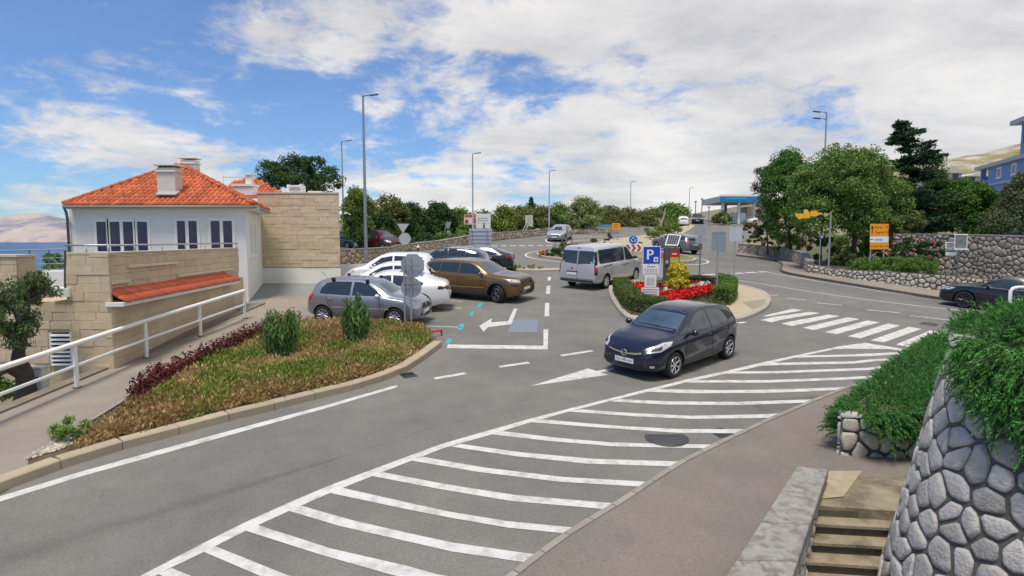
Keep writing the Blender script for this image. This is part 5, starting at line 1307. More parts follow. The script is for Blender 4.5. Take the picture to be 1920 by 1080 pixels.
    c.root.scale = (.97, .97, .97)
corsa()

POLO = dict(L=3.9, W=1.65, wb=2.46, fo=.80, wr=.30, rim=mat('steel_wheel_cover', (0.42, 0.43, 0.45), 0.4, metal=.5), spokes=9,
  top=[(0, .63), (.04, .72), (.2, .83), (.6, .935), (.98, 1.005), (1.3, 1.19), (1.62, 1.37), (1.9, 1.44), (2.3, 1.465), (2.9, 1.455), (3.3, 1.42), (3.52, 1.36), (3.68, 1.16), (3.77, .98), (3.86, .82), (3.9, .58)],
  belt=[(0, .57), (.3, .76), (.8, .86), (1.3, .90), (2.5, .93), (3.4, .97), (3.8, .86), (3.9, .5)],
  bot=[(0, .24), (.3, .19), (1, .17), (3, .18), (3.6, .24), (3.9, .32)],
  plan=[(0, .56), (.06, .66), (.2, .74), (.5, .80), (1, .825), (2.8, .825), (3.4, .80), (3.7, .74), (3.84, .66), (3.9, .58)])
def polo():
    a, b = G(745, 613), G(602, 607); hd = (a - b).normalized(); left = Vector((-hd.y, hd.x, 0))
    mid = (a + b) / 2 + left * .77; mid.z = h(mid.x, mid.y)
    pm = paint('silver_grey_paint', (0.27, 0.285, 0.325), 0.55, 0.36)
    c = Car('hatchback_car', 'silver grey five door hatchback with roof rack feet parked behind the oleander shrub', POLO, mid, hd, pm)
    c.front('windscreen', [(-.63, 1.03), (.63, 1.03), (.53, 1.36), (-.53, 1.36)], mat('car_glass_light', (0.09, 0.12, 0.13), 0.07, ior=1.65), cuts=4)
    c.rear('rear_window', [(-.5, 1.0), (.5, 1.0), (.44, 1.33), (-.44, 1.33)], M_cglass)
    c.side('front_window', [(1.22, .965), (1.42, 1.13), (1.75, 1.32), (2.0, 1.365), (2.22, 1.375), (2.22, .965)], M_cglass)
    c.side('rear_door_window', [(2.30, .965), (2.30, 1.375), (2.8, 1.37), (3.15, 1.33), (3.32, 1.16), (3.35, 1.0)], M_cglass)
    for l in ([(1.2, .32), (1.14, .6), (1.17, .95)], [(2.26, .96), (2.26, .7), (2.29, .32)], [(3.1, .98), (3.06, .7), (2.92, .5), (2.86, .34)], [(1.2, .28), (2.85, .3)]): c.sseam(l)
    c.sseam([(.98, .56), (2.9, .58)], wd=.035, m=mat('crease_highlight2', (0.55, 0.56, 0.58), 0.3, metal=.4), name='side_moulding')
    c.panel('headlight', [(.06, .45, .62), (.14, .42, .76), (.42, .66, .83), (.5, .74, .80), (.32, .72, .62), (.16, .62, .58)], (.8, .6, .1), M_lamp, mirror=True, off=.008)
    c.front('grille', [(-.36, .55), (.36, .55), (.3, .70), (-.3, .70)], M_black); c.front('lower_intake', [(-.6, .28), (.6, .28), (.52, .42), (-.52, .42)], M_black)
    l, n = c.hit((c.X(-1), 0, .64), (1, 0, 0)); mb = MB(); mb.tube([l + Vector((.012, .055 * math.cos(k * math.pi / 8), .055 * math.sin(k * math.pi / 8))) for k in range(17)], .008, 5)
    mb.add([l + Vector((.014, y, z)) for y, z in ((-.04, .03), (-.025, .03), (0, -.02), (.025, .03), (.04, .03), (.008, -.045), (-.008, -.045))], [(0, 1, 6), (1, 2, 6), (2, 5, 6), (2, 3, 5), (3, 4, 5)]); mb.build('emblem', M_chrome, c.root, local=True)
    c.panel('tail_lamp', [(3.66, .72, .78), (3.58, .76, .98), (3.78, .64, .98), (3.84, .6, .78)], (-.6, .8, 0), M_tail, mirror=True)
    c.mirrors(1.3, .985, mat('mirror_silver', (0.62, 0.64, 0.68), 0.3, metal=.4, coat=.5)); c.handles([(2.1, .83), (2.98, .85)], pm); c.plate_at(False, .44); c.plate_at(True, .62)
    for t in (1.78, 2.95):
        for sg in (1, -1):
            l, n = c.hit((c.X(t), .55 * sg, 2), (0, 0, 1)); mb = MB(); mb.box(l + Vector((0, 0, .06)), (.10, .07, .13), bev=.02); mb.box(l + Vector((0, 0, .10)), (.13, .09, .06), bev=.02); mb.build('rack_foot', M_black, c.root, local=True)
    l, n = c.hit((c.X(3.45), 0, 2), (0, 0, 1)); mb = MB(); mb.tube([l, l + Vector((-.22, 0, .26))], .006, 5); mb.build('aerial', M_black, c.root, local=True)
polo()

SUV = dict(L=4.70, W=1.88, wb=2.79, fo=.90, wr=.36, spokes=5, tumble=.34, nosez=.55,
  top=[(0, .84), (.04, .93), (.2, 1.0), (.7, 1.07), (1.22, 1.12), (1.55, 1.30), (1.95, 1.54), (2.2, 1.62), (2.7, 1.66), (3.5, 1.645), (4.1, 1.60), (4.36, 1.53), (4.5, 1.32), (4.6, 1.1), (4.68, .92), (4.70, .72)],
  belt=[(0, .76), (.3, .92), (.9, 1.0), (1.5, 1.04), (3, 1.07), (4.2, 1.12), (4.6, 1.0), (4.7, .66)],
  bot=[(0, .30), (.3, .24), (1, .23), (3.6, .24), (4.3, .30), (4.7, .40)],
  plan=[(0, .66), (.06, .76), (.2, .85), (.5, .915), (1, .94), (3.6, .94), (4.2, .92), (4.5, .85), (4.64, .76), (4.7, .68)])
def suv_detail(c, pm, clad=True, glass=M_cglass, rails=True, k=1.0):
    zk = lambda L: [(*q[:-1], 1.1 + (q[-1] - 1.1) * k if q[-1] > 1.1 else q[-1]) for q in L]
    c.front('windscreen', zk([(-.72, 1.15), (.72, 1.15), (.61, 1.53), (-.61, 1.53)]), glass, cuts=4)
    c.rear('rear_window', zk([(-.6, 1.14), (.6, 1.14), (.54, 1.48), (-.54, 1.48)]), M_cglass)
    c.side('front_window', zk([(1.5, 1.085), (1.72, 1.27), (2.05, 1.48), (2.3, 1.535), (2.62, 1.545), (2.64, 1.10)]), M_cglass)
    c.side('rear_door_window', zk([(2.70, 1.10), (2.68, 1.547), (3.2, 1.545), (3.52, 1.53), (3.56, 1.12)]), M_cglass)
    c.side('rear_quarter_window', zk([(3.61, 1.125), (3.57, 1.53), (4.0, 1.49), (4.22, 1.42), (4.3, 1.2), (4.2, 1.15)]), M_cglass)
    for l in ([(1.42, .45), (1.38, .75), (1.42, 1.06)], [(2.67, 1.09), (2.67, .75), (2.7, .42)], [(3.6, 1.1), (3.58, .85), (3.4, .62), (3.34, .45)]): c.sseam(l)
    c.sseam([(1.45, .58), (2.5, .55), (3.3, .60)], wd=.03, m=mat('crease_highlight_warm', (0.42, 0.32, 0.16), 0.3, metal=.4) if clad else M_seam, name='painted_crease')  # crease drawn as a strip: paler for its highlight, dark for its shade
    if clad:
        c.side('sill_cladding', [(1.3, .26), (1.32, .44), (3.36, .46), (3.36, .27)], mat('cladding_grey', (0.06, 0.062, 0.068), 0.6), off=.012)
        for x0 in (.9, .9 + 2.79):
            rr0, rr1 = .42, .49
            pts = [(x0 - rr1 * math.cos(k * math.pi / 12), .36 + rr1 * math.sin(k * math.pi / 12)) for k in range(13)]; inn = [(x0 - rr0 * math.cos(k * math.pi / 12), .36 + rr0 * math.sin(k * math.pi / 12)) for k in range(13)]
            for k in range(12): pass
            c.sseam([(x0 - .455 * math.cos(k * math.pi / 14), .36 + .455 * math.sin(k * math.pi / 14)) for k in range(15)], wd=.085, m=mat('cladding_grey', (0.06, 0.062, 0.068)), name='arch_cladding', off=.012, step=.07)
    c.panel('headlight', [(.06, .52, .82), (.12, .52, .92), (.4, .76, .96), (.55, .86, .93), (.36, .84, .83)], (.8, .6, .1), M_lamp, mirror=True, off=.008)
    c.panel('lower_headlight', [(.1, .62, .68), (.1, .60, .78), (.34, .82, .78), (.34, .82, .68)], (.8, .6, 0), M_rimd, mirror=True, off=.006)
    c.front('grille', [(-.46, .62), (.46, .62), (.5, .86), (.4, .93), (-.4, .93), (-.5, .86)], M_black)
    c.front('lower_intake', [(-.7, .34), (.7, .34), (.6, .50), (-.6, .50)], M_black)
    c.panel('tail_lamp', [(4.4, .86, .92), (4.3, .9, 1.08), (4.55, .8, 1.10), (4.66, .72, 1.04), (4.64, .74, .90)], (-.6, .8, 0), M_tail, mirror=True)
    c.mirrors(1.55, 1.12, pm, .22); c.handles([(2.5, .95), (3.42, .98)], pm); c.plate_at(False, .56); c.plate_at(True, .82)
    if rails:
        for sg in (1, -1):
            P = [c.hit((c.X(t), .62 * sg, 3), (0, 0, 1))[0] + Vector((0, 0, .035)) for t in (2.15, 2.6, 3.1, 3.6, 4.1)]; mb = MB(); mb.tube(P, .016, 6); mb.build('roof_rail', M_galv, c.root, True, local=True)
def kodiaq():
    a = G(945, 568); hd = Vector((.87, -.46, 0)).normalized(); left = Vector((-hd.y, hd.x, 0))
    mid = a - hd * 2.79 / 2 + left * (.94 - .07) + Vector((-.28, 0, 0)); mid.z = h(mid.x, mid.y)
    pm = paint('bronze_gold_paint', (0.17, 0.10, 0.032), 0.5, 0.34)
    sp = dict(SUV); sp['top'] = [(t, 1.1 + (z - 1.1) * .86 if z > 1.1 else z) for t, z in SUV['top']]; sp['rim'] = mat('two_tone_rim', (0.22, 0.22, 0.23), 0.3, metal=.8)
    c = Car('suv_car', 'bronze brown sport utility vehicle with black trim turning out of its parking bay', sp, mid, hd, pm, steer=R(-24))
    suv_detail(c, pm, True, mat('car_glass_light', (0.10, 0.13, 0.14)), rails=False, k=.86)
kodiaq()

VAN = dict(L=5.08, W=1.956, wb=3.098, fo=.93, wr=.335, tumble=.13, nosez=.5, nose=.05, tail=.02, spokes=10,
  top=[(0, .86), (.04, .96), (.3, 1.08), (.75, 1.17), (.9, 1.2), (1.2, 1.46), (1.6, 1.80), (1.85, 1.91), (2.2, 1.955), (3, 1.97), (4.6, 1.965), (4.9, 1.94), (5.0, 1.90), (5.04, 1.5), (5.07, 1.1), (5.08, .6)],
  belt=[(0, .8), (.3, .98), (.8, 1.08), (1.2, 1.12), (4.9, 1.14), (5.04, 1.1), (5.08, .55)],
  bot=[(0, .28), (.3, .24), (1, .22), (4.6, .26), (5.08, .34)],
  plan=[(0, .7), (.06, .8), (.25, .9), (.6, .96), (1, .978), (4.7, .978), (4.95, .965), (5.04, .94), (5.08, .9)])
def van():
    a = G(1135, 541); hd = Vector((.60, .80, 0)).normalized(); left = Vector((-hd.y, hd.x, 0))
    mid = a + hd * 3.098 / 2 + left * (.978 - .08); mid.z = h(mid.x, mid.y)
    pm = paint('light_silver_paint', (0.56, 0.57, 0.60), 0.4, 0.35)
    c = Car('passenger_van', 'silver passenger van with dark tinted windows driving towards the roundabout', VAN, mid, hd, pm, cat='van')
    c.front('windscreen', [(-.82, 1.24), (.82, 1.24), (.74, 1.84), (-.74, 1.84)], M_cglass, cuts=4)
    c.side('front_door_window', [(1.22, 1.17), (1.40, 1.38), (1.72, 1.72), (1.95, 1.78), (2.08, 1.78), (2.08, 1.17)], M_cglass)
    c.side('side_window', [(2.22, 1.22), (2.2, 1.74), (2.28, 1.79), (4.58, 1.79), (4.66, 1.74), (4.66, 1.26), (4.56, 1.17), (2.32, 1.17)], M_cglass)
    c.sseam([(3.42, 1.19), (3.42, 1.78)], wd=.03, m=M_black, off=.008)
    for sg in (-1, 1): c.rear('rear_door_window', [(.03 * sg, 1.16), (.80 * sg, 1.22), (.79 * sg, 1.70), (.74 * sg, 1.75), (.03 * sg, 1.75)], M_cglass)
    c.seam('door_seam', [(6, 0, .5), (6, 0, 1.85)], (-1, 0, 0), mirror=False); c.seam('door_seam', [(6, -.88, .5), (6, .88, .5)], (-1, 0, 0), mirror=False)
    for l in ([(1.2, .4), (1.16, .8), (1.2, 1.12)], [(2.14, 1.8), (2.14, .4)], [(3.55, 1.12), (3.55, .42)], [(1.2, .42), (3.55, .42)], [(2.16, 1.82), (3.5, 1.82)]): c.sseam(l)
    c.sseam([(3.5, 1.07), (4.35, 1.03)], wd=.045, m=M_black, name='slide_rail')
    c.sseam([(1.4, .62), (1.7, .56), (3.6, .56)], wd=.03, m=mat('crease_highlight2', (0.55, 0.56, 0.58)), name='painted_crease')
    c.side('sill_trim', [(1.42, .25), (1.42, .34), (3.6, .34), (3.6, .27)], M_black, off=.01)
    c.panel('tail_lamp', [(4.93, .96, .80), (4.93, .96, 1.06), (5.06, .90, 1.06), (5.06, .90, .80)], (-.75, .66, 0), M_tail, mirror=True, off=.012)
    c.panel('lamp_surround', [(4.90, .965, .70), (4.90, .965, 1.72), (5.07, .89, 1.72), (5.07, .89, .70)], (-.75, .66, 0), M_black, mirror=True, off=.008)
    c.rear('bumper_trim', [(-.85, .36), (.85, .36), (.85, .47), (-.85, .47)], mat('bumper_grey', (0.035, 0.035, 0.04), 0.7), off=.03)
    c.rear('plate_recess', [(-.02, .70), (.55, .70), (.55, .83), (-.02, .83)], M_black); c.plate_at(True, .72, None, y0=.27)
    c.rear('emblem', [(.27, .92), (.20, .96), (.27, 1.0), (.34, .96)], M_seam); c.rear('high_brake_lamp', [(-.1, 1.855), (.1, 1.855), (.1, 1.885), (-.1, 1.885)], M_black)
    for t, z in ((2.34, .96), (1.98, .97)): c.side('door_handle', [(t - .07, z - .03), (t - .07, z + .03), (t + .07, z + .03), (t + .07, z - .03)], M_black, off=.02, cuts=1)
    c.panel('headlight', [(.08, .62, .86), (.15, .62, 1.0), (.55, .88, 1.08), (.6, .92, .98), (.3, .86, .84)], (.8, .6, .1), M_lamp, mirror=True)
    c.mirrors(1.3, 1.25, M_black, .26); c.plate_at(False, .5)
van()

FAST = dict(L=4.65, W=1.83, wb=2.75, fo=.90, wr=.33, tumble=.46,
  top=[(0, .66), (.05, .74), (.3, .84), (.8, .92), (1.25, .98), (1.7, 1.2), (2.1, 1.37), (2.4, 1.42), (2.8, 1.43), (3.3, 1.38), (3.8, 1.25), (4.2, 1.11), (4.5, 1.05), (4.6, .98), (4.64, .82), (4.65, .62)],
  belt=[(0, .6), (.4, .78), (1.2, .89), (3, .93), (4.1, .98), (4.5, .94), (4.65, .56)],
  bot=[(0, .22), (.3, .17), (1, .16), (3.8, .18), (4.65, .34)],
  plan=[(0, .6), (.06, .7), (.25, .81), (.6, .885), (1.1, .915), (3.3, .915), (3.9, .89), (4.35, .80), (4.58, .70), (4.65, .60)])
def fast_detail(c, pm, rw=True):
    c.front('windscreen', [(-.68, 1.02), (.68, 1.02), (.54, 1.35), (-.54, 1.35)], M_cglass, cuts=4)
    c.panel('rear_window', [(3.25, -.56, 3), (3.25, .56, 3), (4.12, .60, 3), (4.12, -.60, 3)], (-.25, 0, 1), M_cglass, cuts=4) if rw else None
    c.side('front_window', [(1.5, .945), (1.8, 1.13), (2.15, 1.29), (2.5, 1.335), (2.6, 1.335), (2.62, .955)], M_cglass)
    c.side('rear_door_window', [(2.68, .955), (2.66, 1.335), (3.1, 1.31), (3.45, 1.22), (3.75, 1.06), (3.7, .985)], M_cglass)
    for l in ([(1.45, .36), (1.4, .6), (1.45, .92)], [(2.65, .94), (2.68, .36)], [(3.55, .96), (3.5, .7), (3.3, .4)]): c.sseam(l)
    c.panel('headlight', [(.08, .5, .62), (.14, .46, .72), (.5, .74, .78), (.62, .82, .76), (.4, .78, .65)], (.8, .6, .1), M_lamp, mirror=True)
    c.front('grille', [(-.45, .42), (.45, .42), (.4, .6), (-.4, .6)], M_black)
    c.panel('tail_lamp', [(4.62, .22, .82), (4.25, .82, .86), (4.3, .82, .95), (4.6, .5, .94)], (-.8, .5, 0), M_tail, mirror=True)
    c.mirrors(1.6, .97, pm); c.handles([(2.48, .83), (3.4, .85)], pm); c.plate_at(True, .60); c.plate_at(False, .40)
WHITE = paint('white_car_paint', (0.78, 0.79, 0.80), 0.0, 0.3)
def white_cars():
    def put(name, label, sp, px, py, back, pm, hd=(-1, .06), cat='car', **k):
        q = G(px, py); d = Vector((hd[0], hd[1], 0)).normalized(); q = q + d * back; q.z = h(q.x, q.y)
        return Car(name, label, sp, q, d, pm, cat=cat, **k)
    c = put('saloon_car', 'white fastback car showing its dark tail lamps parked between silver hatchback and bronze vehicle', FAST, 842, 578, 2.32, WHITE, (-1, -.05)); fast_detail(c, WHITE)
    c.panel('tail_lamp_cover', [(4.62, .30, .80), (4.25, .83, .84), (4.3, .83, .93), (4.6, .5, .92)], (-.8, .5, 0), mat('smoked_lamp', (0.03, 0.02, 0.022), 0.1, coat=.6), mirror=True, off=.012)
    sp = dict(HATCH)
    c = put('hatchback_car', 'white car whose roof and side windows show just behind the white fastback', HATCH, 814, 557, 1.85, WHITE, (-1, -.02)); generic_detail(c, WHITE)
    c = put('hatchback_car', 'white compact hatchback behind the round sign back beside the bronze vehicle', MINI, 812, 541, 1.8, WHITE, (-1, .02)); generic_detail2(c, WHITE); c.rear('rear_window', [(-.56, 1.14), (.56, 1.14), (.5, 1.5), (-.5, 1.5)], M_cglass, cuts=2); c.panel('tail_lamp', [(3.74, .78, .9), (3.70, .80, 1.1), (3.86, .72, 1.12), (3.96, .62, 1.05), (3.98, .6, .9)], (-.6, .8, 0), M_tail, mirror=True)
    blue = paint('dark_blue_grey_paint', (0.055, 0.075, 0.11), 0.4, 0.3)
    c = put('suv_car', 'dark blue grey sport utility vehicle with pale roof reflections parked behind the bronze one', SUVW, 912, 521, 2.2, blue, (-1, .12)); suv_detail(c, blue, False)
    dk = paint('charcoal_paint', (0.03, 0.035, 0.045), 0.4, 0.3)
    c = put('saloon_car', 'charcoal saloon nose showing behind the bronze vehicle at the end of the bays', FAST, 962, 508, 2.3, dk, (-1, .1)); fast_detail(c, dk)
def generic_detail(c, pm):
    c.front('windscreen', [(-.64, 1.035), (.64, 1.035), (.53, 1.375), (-.53, 1.375)], M_cglass, cuts=3)
    c.rear('rear_window', [(-.56, 1.0), (.56, 1.0), (.47, 1.29), (-.47, 1.29)], M_cglass, cuts=2)
    c.side('side_window', [(1.35, 1.0), (1.62, 1.17), (1.92, 1.325), (2.36, 1.392), (2.38, .985)], M_cglass, cuts=2)
    c.side('side_window', [(2.44, .99), (2.42, 1.392), (2.75, 1.375), (3.02, 1.32), (3.2, 1.12), (3.2, 1.03)], M_cglass, cuts=2)
    c.panel('headlight', [(.06, .50, .66), (.16, .50, .76), (.5, .70, .85), (.62, .84, .80), (.3, .76, .68)], (.75, .66, .1), M_lamp, mirror=True, off=.008)
    c.front('grille', [(-.5, .52), (.5, .52), (.46, .66), (-.46, .66)], M_black, cuts=2); c.front('lower_intake', [(-.55, .27), (.55, .27), (.5, .4), (-.5, .4)], M_black, cuts=2)
    c.panel('tail_lamp', [(3.74, .78, .82), (3.66, .80, 1.0), (3.82, .72, 1.06), (3.96, .62, .98), (3.98, .6, .82)], (-.6, .8, 0), M_tail, mirror=True)
    c.mirrors(1.42, 1.0, pm); c.plate_at(True, .62); c.plate_at(False, .44)
SUVW = dict(SUV); SUVW['top'] = [(t, z - .07 if z > 1.2 else z) for t, z in SUV['top']]
SUVW['top'] = [(0, .80), (.04, .89), (.2, .96), (.7, 1.03), (1.22, 1.08), (1.55, 1.24), (1.95, 1.46), (2.2, 1.545), (2.7, 1.585), (3.5, 1.56), (4.0, 1.50), (4.3, 1.40), (4.48, 1.24), (4.6, 1.05), (4.68, .9), (4.70, .70)]
MINI = dict(HATCH); MINI['top'] = [(0, .72), (.04, .80), (.2, .92), (.6, 1.04), (.85, 1.10), (1.3, 1.38), (1.75, 1.60), (2.1, 1.66), (2.9, 1.66), (3.6, 1.6), (3.85, 1.45), (3.95, 1.1), (4.02, .7)]
MINI['belt'] = [(0, .66), (.3, .86), (.9, 1.0), (3.6, 1.08), (3.9, 1.0), (4.02, .6)]
def generic_detail2(c, pm):
    c.front('windscreen', [(-.64, 1.12), (.64, 1.12), (.58, 1.55), (-.58, 1.55)], mat('car_glass_light', (0.10, 0.13, 0.14)), cuts=3)
    c.side('side_window', [(1.2, 1.1), (1.7, 1.46), (2.2, 1.55), (2.2, 1.1)], M_cglass, cuts=2); c.side('side_window', [(2.28, 1.1), (2.28, 1.55), (3.5, 1.5), (3.6, 1.12)], M_cglass, cuts=2)
    c.panel('headlight', [(.08, .52, .74), (.16, .5, .86), (.5, .72, .96), (.6, .82, .9), (.3, .76, .76)], (.75, .66, .1), M_lamp, mirror=True, off=.008)
    c.front('grille', [(-.5, .52), (.5, .52), (.46, .7), (-.46, .7)], M_black, cuts=2); c.plate_at(False, .44); c.mirrors(1.3, 1.1, pm)
white_cars()
def traffic():
    def put(name, label, sp, p, hd, pm, det, cat='car', group=None):
        p = Vector(p); p.z = h(p.x, p.y); c = Car(name, label, sp, p, hd, pm, cat=cat, group=group); det(c, pm); return c
    gm = paint('steel_grey_paint', (0.20, 0.215, 0.245), 0.5, 0.35)
    p = G(1287, 476); put('suv_car', 'steel grey car seen from behind leaving the roundabout beside the solar panel', SUVW, p + Vector((-.5, 1.6, 0)), (-.42, .91), gm, lambda c, m: suv_detail(c, m, False))
    p = G(1046, 453); put('hatchback_car', 'pale grey car with headlamps towards the roundabout give way line', HATCH, p + Vector((.3, 1.6, 0)), (-.32, -.95), paint('pale_grey_paint', (0.40, 0.42, 0.45), 0.4), generic_detail)
    bk = paint('black_paint', (0.008, 0.009, 0.010), 0.2, 0.25)
    a, b = G(1810, 578), G(1925, 594); hd = (a - b).normalized(); left = Vector((-hd.y, hd.x, 0)); mid = a - hd * 1.37 - left * .85; 
    sp = dict(FAST); sp['rim'] = mat('dark_rim', (0.05, 0.05, 0.055), 0.4, metal=.6)
    put('coupe_car', 'black low coupe waiting beside the rubble wall on the right hand road', sp, mid, hd, bk, lambda c, m: fast_detail(c, m)).root.scale = (1.06, 1.06, 1.1)
    for c in bpy.data.objects:
        pass
    p = G(1281, 424); put('hatchback_car', 'white hatchback seen from behind climbing the road to the petrol station', HATCH, p + Vector((.3, 1.5, 0)), (.2, 1), WHITE, generic_detail)
    p = G(1314, 420); put('suv_car', 'black car facing down the hill at the petrol station exit', SUVW, p + Vector((0, 1.8, 0)), (-.3, -1), bk, lambda c, m: suv_detail(c, m, False))
    ol = paint('olive_yellow_paint', (0.26, 0.25, 0.08), 0.2)
    p = G(1356, 418.5); put('hatchback_car', 'olive yellow small car by the petrol station bushes', HATCH, p + Vector((0, 1.6, 0)), (-.5, -1), ol, generic_detail)
    p = G(1394, 419); put('suv_car', 'white sport utility vehicle parked below the blue petrol station canopy', SUVW, p + Vector((0, 2, 0)), (1, -.2), WHITE, lambda c, m: suv_detail(c, m, False))
    p = G(1432, 421); put('saloon_car', 'white saloon parked at the petrol station beside the dark tree', FAST, p + Vector((0, 1.5, 0)), (-1, -.15), WHITE, fast_detail)
    rd = paint('maroon_paint', (0.085, 0.012, 0.014), 0.3)
    p = G(722, 476); put('hatchback_car', 'maroon minivan parked on the upper level behind the pale stone wall', MINI, p + Vector((-1.1, 3.2, 0)), (.80, -.60), rd, generic_detail2)
    wt = paint('ice_white_paint', (0.60, 0.63, 0.66), 0.1)
    p = G(672, 473); put('hatchback_car', 'pale car behind the lamp post on the upper parking level', HATCH, p + Vector((-.6, 4, 0)), (.3, -1), wt, generic_detail)
    p = G(652, 472); put('hatchback_car', 'dark car at the edge of the clad block on the upper parking level', HATCH, p + Vector((-1.2, 4, 0)), (.75, -.6), paint('dark_slate_paint', (0.02, 0.022, 0.04), .3), generic_detail)
traffic()
# ================================================================== PLANTS
def leafmat(name, col, var=0.4, col2=None): return mat(name, col, 0.62, islrand=var, transl=0.28, col2=col2, c2scale=1.3, c2lo=.42, c2hi=.6, spec=.35, detail=3)
LM = dict(
  mid=leafmat('leaf_mid_green', (0.116, 0.222, 0.047), .45, (0.179, 0.286, 0.063)),
  dark=leafmat('leaf_dark_green', (0.047, 0.103, 0.030), .4, (0.067, 0.133, 0.033)),
  light=leafmat('leaf_light_green', (0.2, 0.265, 0.05), .4, (0.15, 0.2, 0.045)),
  olive=leafmat('leaf_olive', (0.2, 0.215, 0.065), .4, (0.14, 0.17, 0.055)),
  pale=leafmat('leaf_pale_feathery', (0.319, 0.377, 0.145), .35, (0.145, 0.217, 0.058)),
  conifer=leafmat('needle_dark', (0.028, 0.070, 0.031), .45, (0.046, 0.096, 0.035)),
  purple=leafmat('leaf_purple_green', (0.123, 0.109, 0.080), .4, (0.087, 0.109, 0.058)),
  ivy=leafmat('leaf_ivy', (0.070, 0.174, 0.031), .4, (0.104, 0.217, 0.035)),
  hedge=leafmat('leaf_hedge', (0.092, 0.192, 0.030), .35, (0.133, 0.241, 0.041)),
  box=leafmat('leaf_box', (0.123, 0.167, 0.043), .35, (0.087, 0.131, 0.036)),
  rosemary=leafmat('leaf_rosemary', (0.093, 0.282, 0.054), .5, (0.065, 0.208, 0.049)),
  rust=leafmat('leaf_rust_brown', (0.345, 0.221, 0.098), .45, (0.429, 0.305, 0.130)),
  straw=leafmat('leaf_straw', (0.540, 0.405, 0.189), .35, (0.392, 0.297, 0.121)),
  lime=leafmat('leaf_lime', (0.250, 0.312, 0.056), .4, (0.188, 0.250, 0.050)),
  barb=leafmat('leaf_barberry', (0.16, 0.04, 0.037), .45, (0.11, 0.03, 0.03)),
  oleander=leafmat('leaf_oleander', (0.110, 0.215, 0.060), .45, (0.150, 0.260, 0.080)),
  gold=leafmat('leaf_golden', (0.600, 0.522, 0.043), .35, (0.435, 0.406, 0.043)),
  red=mat('petal_red', (0.62, 0.012, 0.012), 0.6, islrand=.35, transl=.2),
  pink=mat('petal_pink', (0.50, 0.17, 0.16), 0.6, islrand=.4, transl=.2),
  rose=mat('petal_dusky_rose', (0.30, 0.085, 0.07), 0.6, islrand=.45, transl=.2),
  white=mat('petal_white', (0.70, 0.68, 0.60), 0.6, islrand=.15, transl=.2),
  yellow=mat('petal_yellow', (0.62, 0.42, 0.02), 0.6, islrand=.25, transl=.2),
  dry=leafmat('leaf_dry_brown', (0.13, 0.105, 0.055), .4))
M_bark = mat('bark', (0.12, 0.10, 0.08), 0.95, 0.3, 6, 0.8, 18)
M_bark_d = mat('bark_dark', (0.065, 0.055, 0.05), 0.95, 0.3, 6, 0.8, 18)
M_bark_p = mat('bark_pale', (0.34, 0.29, 0.21), 0.95, 0.2, 6, 0.6, 18)

def unit(n):
    v = NPR.normal(size=(n, 3)); return v / (np.linalg.norm(v, axis=1, keepdims=True) + 1e-9)
def big_mesh(name, V, quads, m, parent=None, origin=None):
    """V (n,3), quads (k,4)"""
    V = np.asarray(V, dtype=np.float32); o_ = np.array(origin if origin is not None else V.mean(0), dtype=np.float32)
    me = bpy.data.meshes.new(name); me.vertices.add(len(V)); me.vertices.foreach_set('co', (V - o_).ravel())
    k = len(quads); me.loops.add(k * 4); me.loops.foreach_set('vertex_index', np.asarray(quads, dtype=np.int32).ravel())
    me.polygons.add(k); me.polygons.foreach_set('loop_start', np.arange(0, k * 4, 4, dtype=np.int32))
    if isinstance(m, (list, tuple)):
        for q in m: me.materials.append(q)
    else: me.materials.append(m)
    me.update(calc_edges=True); me.validate()
    o = link(bpy.data.objects.new(name, me)); o.location = Vector(o_.tolist())
    if parent: attach(o, parent)
    return o
def leaf_geo(C, size, aspect=.5, axis=None, droop=0.0, var=.35, normal=None, nb=0.0):
    n = len(C); a = unit(n) if axis is None else np.asarray(axis)
    if droop: a = a + np.array([0, 0, -droop]); a /= np.linalg.norm(a, axis=1, keepdims=True) + 1e-9
    b = unit(n)
    if normal is not None: b = np.cross(a, normal * nb + b * (1 - nb))
    b = b - a * np.sum(a * b, axis=1, keepdims=True); b /= np.linalg.norm(b, axis=1, keepdims=True) + 1e-9
    s = size * (1 + NPR.uniform(-var, var, (n, 1)))
    u = a * s * .5; v = b * s * aspect * .5
    V = np.stack([C - u, C + v - u * .1, C + u, C - v - u * .1], axis=1).reshape(-1, 3)
    return V, np.arange(4 * n).reshape(n, 4)
def clumpy(center, radii, n, clumps, crad, shell=.62, top=.25):
    """points in soft clumps spread over an ellipsoid"""
    d = unit(clumps); d[:, 2] += top; d /= np.linalg.norm(d, axis=1, keepdims=True)
    r = (shell + (1 - shell) * NPR.random((clumps, 1)) ** .6)
    cc = np.array(center) + d * r * np.array(radii)
    k = NPR.integers(0, clumps, n); p = NPR.normal(size=(n, 3)); p *= (NPR.random((n, 1)) ** .4) / (np.linalg.norm(p, axis=1, keepdims=True) + 1e-9)
    sz = NPR.uniform(.6, 1.3, (clumps, 1))
    P = cc[k] + p * crad * sz[k] * np.array([1, 1, .8])
    nn = P - np.array(center); nn /= np.linalg.norm(nn, axis=1, keepdims=True) + 1e-9
    return P, nn
def limb(mb, a, b, r0, r1, k=5, wob=.08):
    a, b = Vector(a), Vector(b); P = []
    for i in range(k + 1):
        f = i / k; q = a.lerp(b, f); L = (b - a).length
        if 0 < i < k: q += Vector((rnd.uniform(-1, 1), rnd.uniform(-1, 1), rnd.uniform(-.3, .6))) * wob * L
        P.append(q)
    mb.tube(P, [r0 + (r1 - r0) * i / k for i in range(k + 1)], 8)
